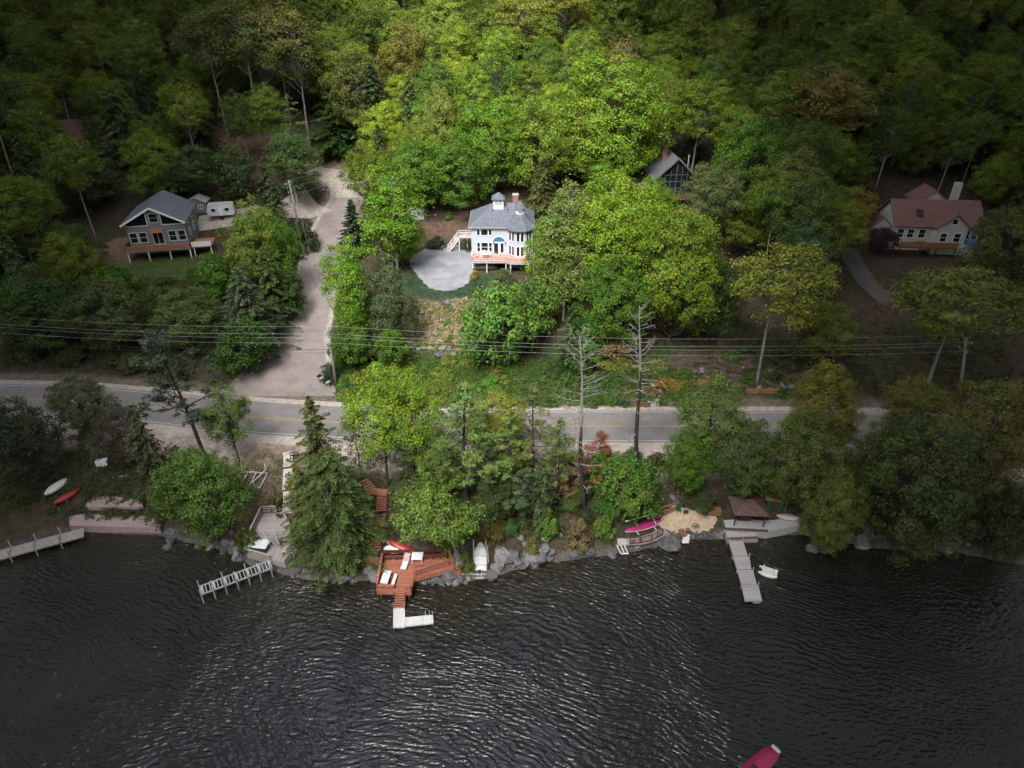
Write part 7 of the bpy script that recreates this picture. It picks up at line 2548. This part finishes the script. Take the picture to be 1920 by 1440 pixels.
# ------------------------------------------------------------------ far left terrace, boats and dock
tr1 = thing('pink_terrace', 'two-step pinkish paved terrace on the shore at the far left', 'terrace', tuple(at_z(220, 960, 0)))
q = [at_z(x, y, 1.7) for x, y in ((175, 905), (262, 905), (268, 950), (160, 950))]
mb = MB(); mb.prism([(v.x, v.y) for v in q], -.3, 1.7); mb.build('upper_paving', M['pink_paving'], tr1, True)
q = [at_z(x, y, 1.0) for x, y in ((130, 955), (300, 960), (300, 990), (130, 985))]
mb = MB(); mb.prism([(v.x, v.y) for v in q], -.3, 1.0); mb.build('lower_paving', M['pink_paving'], tr1, True)
p = at_z(226, 903, 2.0)
bn_ = thing('garden_bench', 'pale bench at the back of the pink terrace', 'bench', (p.x, p.y, 1.7), 0)
mb = MB(); mb.box((0, 0, .45), (2.2, .5, .07)); mb.build('seat', M['pale_wood'], bn_)
mb = MB(); mb.box((0, .26, .75), (2.2, .06, .5)); mb.build('backrest', M['pale_wood'], bn_)
for sx in (-.9, .9):
    mb = MB(); mb.box((sx, 0, .21), (.08, .45, .42)); mb.build('leg', M['pale_wood'], bn_)
a, b = G(106, 953) + Z * .55, G(150, 921) + Z * .55
ky = thing('red_kayak', 'red kayak lying overturned at the left end of the pink terrace', 'kayak', tuple((a + b) / 2 - Z * .2), math.atan2(b.y - a.y, b.x - a.x))
mb = MB(); hull(mb, (b - a).length, 1.05, .5, flip=True, up=.0); mb.build('hull', M['red_hull'], ky, smooth=True)
mb = MB(); mb.bar((-1.2, 0, .5), (1.2, 0, .5), .05, .04); mb.build('keel', M['dark_red_wood'], ky)
a, b = G(88, 936) + Z * .55, G(126, 900) + Z * .55
ky = thing('white_skiff', 'white overturned skiff behind the red kayak at the far left', 'boat', tuple((a + b) / 2 - Z * .3), math.atan2(b.y - a.y, b.x - a.x))
mb = MB(); hull(mb, (b - a).length, 1.3, .55, flip=True, up=.0); mb.build('hull', M['white_hull'], ky, smooth=True)
mb = MB(); mb.bar((-1.2, 0, .55), (1.2, 0, .55), .05, .04); mb.build('keel', M['white_trim'], ky)
p = at_z(195, 870, 2.6)
sg = thing('white_chest', 'pale storage chest on the bank above the pink terrace', 'chest', tuple(G(193, 872)), R(10))
mb = MB(); mb.box((0, 0, .35), (1.3, .7, .7)); mb.build('body', M['white_plastic'], sg, bevel=.03)
mb = MB(); mb.box((0, 0, .74), (1.36, .76, .09)); mb.build('lid', M['white_plastic'], sg, bevel=.03)
dk3 = thing('grey_pier', 'dim grey pier with tall posts at the far left edge', 'pier', tuple(at_z(70, 1030, 0)))
a1, b1 = at_z(158, 997, .9), at_z(-30, 1048, .9)
d = (b1 - a1); d.normalize(); s_ = Vector((-d.y, d.x, 0))
for i in range(4):
    u0, u1 = i / 4 + .005, (i + 1) / 4 - .005
    q = [a1 + (b1 - a1) * u0 + s_ * .8, a1 + (b1 - a1) * u1 + s_ * .8, a1 + (b1 - a1) * u1 - s_ * .8, a1 + (b1 - a1) * u0 - s_ * .8]
    mb = MB(); mb.prism([(v.x, v.y) for v in q], .72, .9); mb.build('dock_section', M['grey_wood'], dk3, True)
    for v in (q[1], q[2]):
        mb = MB(); mb.tube([(v.x, v.y, -1.8), (v.x, v.y, 1.9)], .07, 8); mb.build('pipe_leg', M['galvanised'], dk3, True)

# ------------------------------------------------------------------ kayak at the bottom edge of the picture
a, b = at_z(1455, 1404, .25), at_z(1376, 1474, .25)
kk = thing('crimson_kayak', 'crimson kayak with a pale bow floating on the open water at the bottom right', 'kayak', ((a.x + b.x) / 2, (a.y + b.y) / 2, .16), math.atan2(a.y - b.y, a.x - b.x))
mb = MB(); hull(mb, (b - a).length * 1.12, 1.5, .3, up=.06, pw=6); mb.build('hull', M['crimson_hull'], kk, smooth=True)
mb = MB(); mb.box((-.3, 0, .02), (1.0, .55, .08)); mb.build('cockpit', M['black_plastic'], kk, bevel=.03)
mb = MB(); mb.box(((b - a).length * .5, 0, .07), (.3, .8, .08), 0, 0, -.05); mb.build('bow_cap', M['pale_metal'], kk, bevel=.03)
# ------------------------------------------------------------------ light, sky, camera
SUN_EL, SUN_AZ = 53.0, 198.0      # azimuth clockwise from +Y
w = bpy.data.worlds.new('World'); SC.world = w; w.use_nodes = True
nt = w.node_tree; nt.nodes.clear()
out = nt.nodes.new('ShaderNodeOutputWorld'); bg = nt.nodes.new('ShaderNodeBackground')
sky = nt.nodes.new('ShaderNodeTexSky'); sky.sky_type = 'NISHITA'; sky.sun_disc = False
sky.sun_elevation = R(SUN_EL); sky.sun_rotation = R(SUN_AZ)
sky.air_density = 1.0; sky.dust_density = 3.0
hsv = nt.nodes.new('ShaderNodeHueSaturation'); hsv.inputs['Saturation'].default_value = .3
nt.links.new(sky.outputs[0], hsv.inputs['Color']); nt.links.new(hsv.outputs[0], bg.inputs[0])
bg.inputs[1].default_value = .15
nt.links.new(bg.outputs[0], out.inputs[0])
sd = bpy.data.lights.new('sun', 'SUN'); sd.energy = 1.5; sd.angle = R(22); sd.color = (1, .985, .96)
so = bpy.data.objects.new('sun', sd); COL.objects.link(so)
az, el = R(SUN_AZ), R(SUN_EL)
to_sun = Vector((math.sin(az) * math.cos(el), math.cos(az) * math.cos(el), math.sin(el)))
so.rotation_euler = to_sun.to_track_quat('Z', 'Y').to_euler()

# overcast sheet added out of view; its opening darkens the frame towards the edges
CZ = 112.0
tgt = Vector((-4, 150, 12))
hc = tgt + to_sun * ((CZ - tgt.z) / to_sun.z)
HX, HY = 38.5, 122.0
na, nr = 96, 26
cv_, cf_ = [], []
for layer in (0, 1):
    for j in range(nr + 1):
        f = (j / nr) ** 2.2
        for i in range(na):
            a = 2 * PI * i / na
            e = 1 + .1 * math.sin(3 * a + 1) + .07 * math.sin(5 * a + 2.2) + .05 * math.sin(11 * a)
            rx_ = HX * e + f * 900; ry_ = HY * e + f * 900
            x, y = hc.x + rx_ * math.cos(a), hc.y + ry_ * math.sin(a)
            th = min(1, j / 5) * 22
            nz_ = mnoise.noise(Vector((x * .012, y * .012, layer * 9))) * 12 + mnoise.noise(Vector((x * .04, y * .04, layer * 5))) * 4
            cv_.append((x, y, CZ + (th + abs(nz_) if layer else -th * .2 - abs(nz_) * .5) * min(1, j / 5)))
    o_ = layer * (nr + 1) * na
    for j in range(nr):
        for i in range(na):
            i2 = (i + 1) % na
            q = (o_ + j * na + i, o_ + j * na + i2, o_ + (j + 1) * na + i2, o_ + (j + 1) * na + i)
            cf_.append(q if layer else tuple(reversed(q)))
m, nt, nd, ln, out = nodes('added_cloud')
d_ = nd.new('ShaderNodeBsdfDiffuse'); d_.inputs[0].default_value = (.85, .86, .88, 1)
t_ = nd.new('ShaderNodeBsdfTranslucent'); t_.inputs[0].default_value = (.85, .86, .88, 1)
mx = nd.new('ShaderNodeMixShader'); mx.inputs[0].default_value = .28
ln.new(d_.outputs[0], mx.inputs[1]); ln.new(t_.outputs[0], mx.inputs[2]); ln.new(mx.outputs[0], out.inputs[0])
cb = MB(); cb.v = cv_; cb.f = cf_
tag(cb.build('added_cloud_sheet', m, smooth=True), 'added unseen overcast sheet with an opening, dimming the edges of the view', 'added_cloud_sheet', kind='structure')

cd = bpy.data.cameras.new('camera'); cam = bpy.data.objects.new('camera', cd); COL.objects.link(cam)
cam.location = (0, 0, CAM_Z); cam.rotation_euler = (PI / 2 - PITCH, 0, 0)
cd.sensor_width = 36; cd.lens = 24; cd.clip_end = 6000; cd.clip_start = .5
SC.camera = cam
SC.view_settings.view_transform = 'Standard'; SC.view_settings.look = 'None'
SC.view_settings.exposure = 1.6; SC.view_settings.gamma = 1
SC.cycles.use_denoising = True
SC.cycles.max_bounces = 6; SC.cycles.diffuse_bounces = 3; SC.cycles.transmission_bounces = 3; SC.cycles.glossy_bounces = 3
SC.cycles.caustics_reflective = False; SC.cycles.caustics_refractive = False
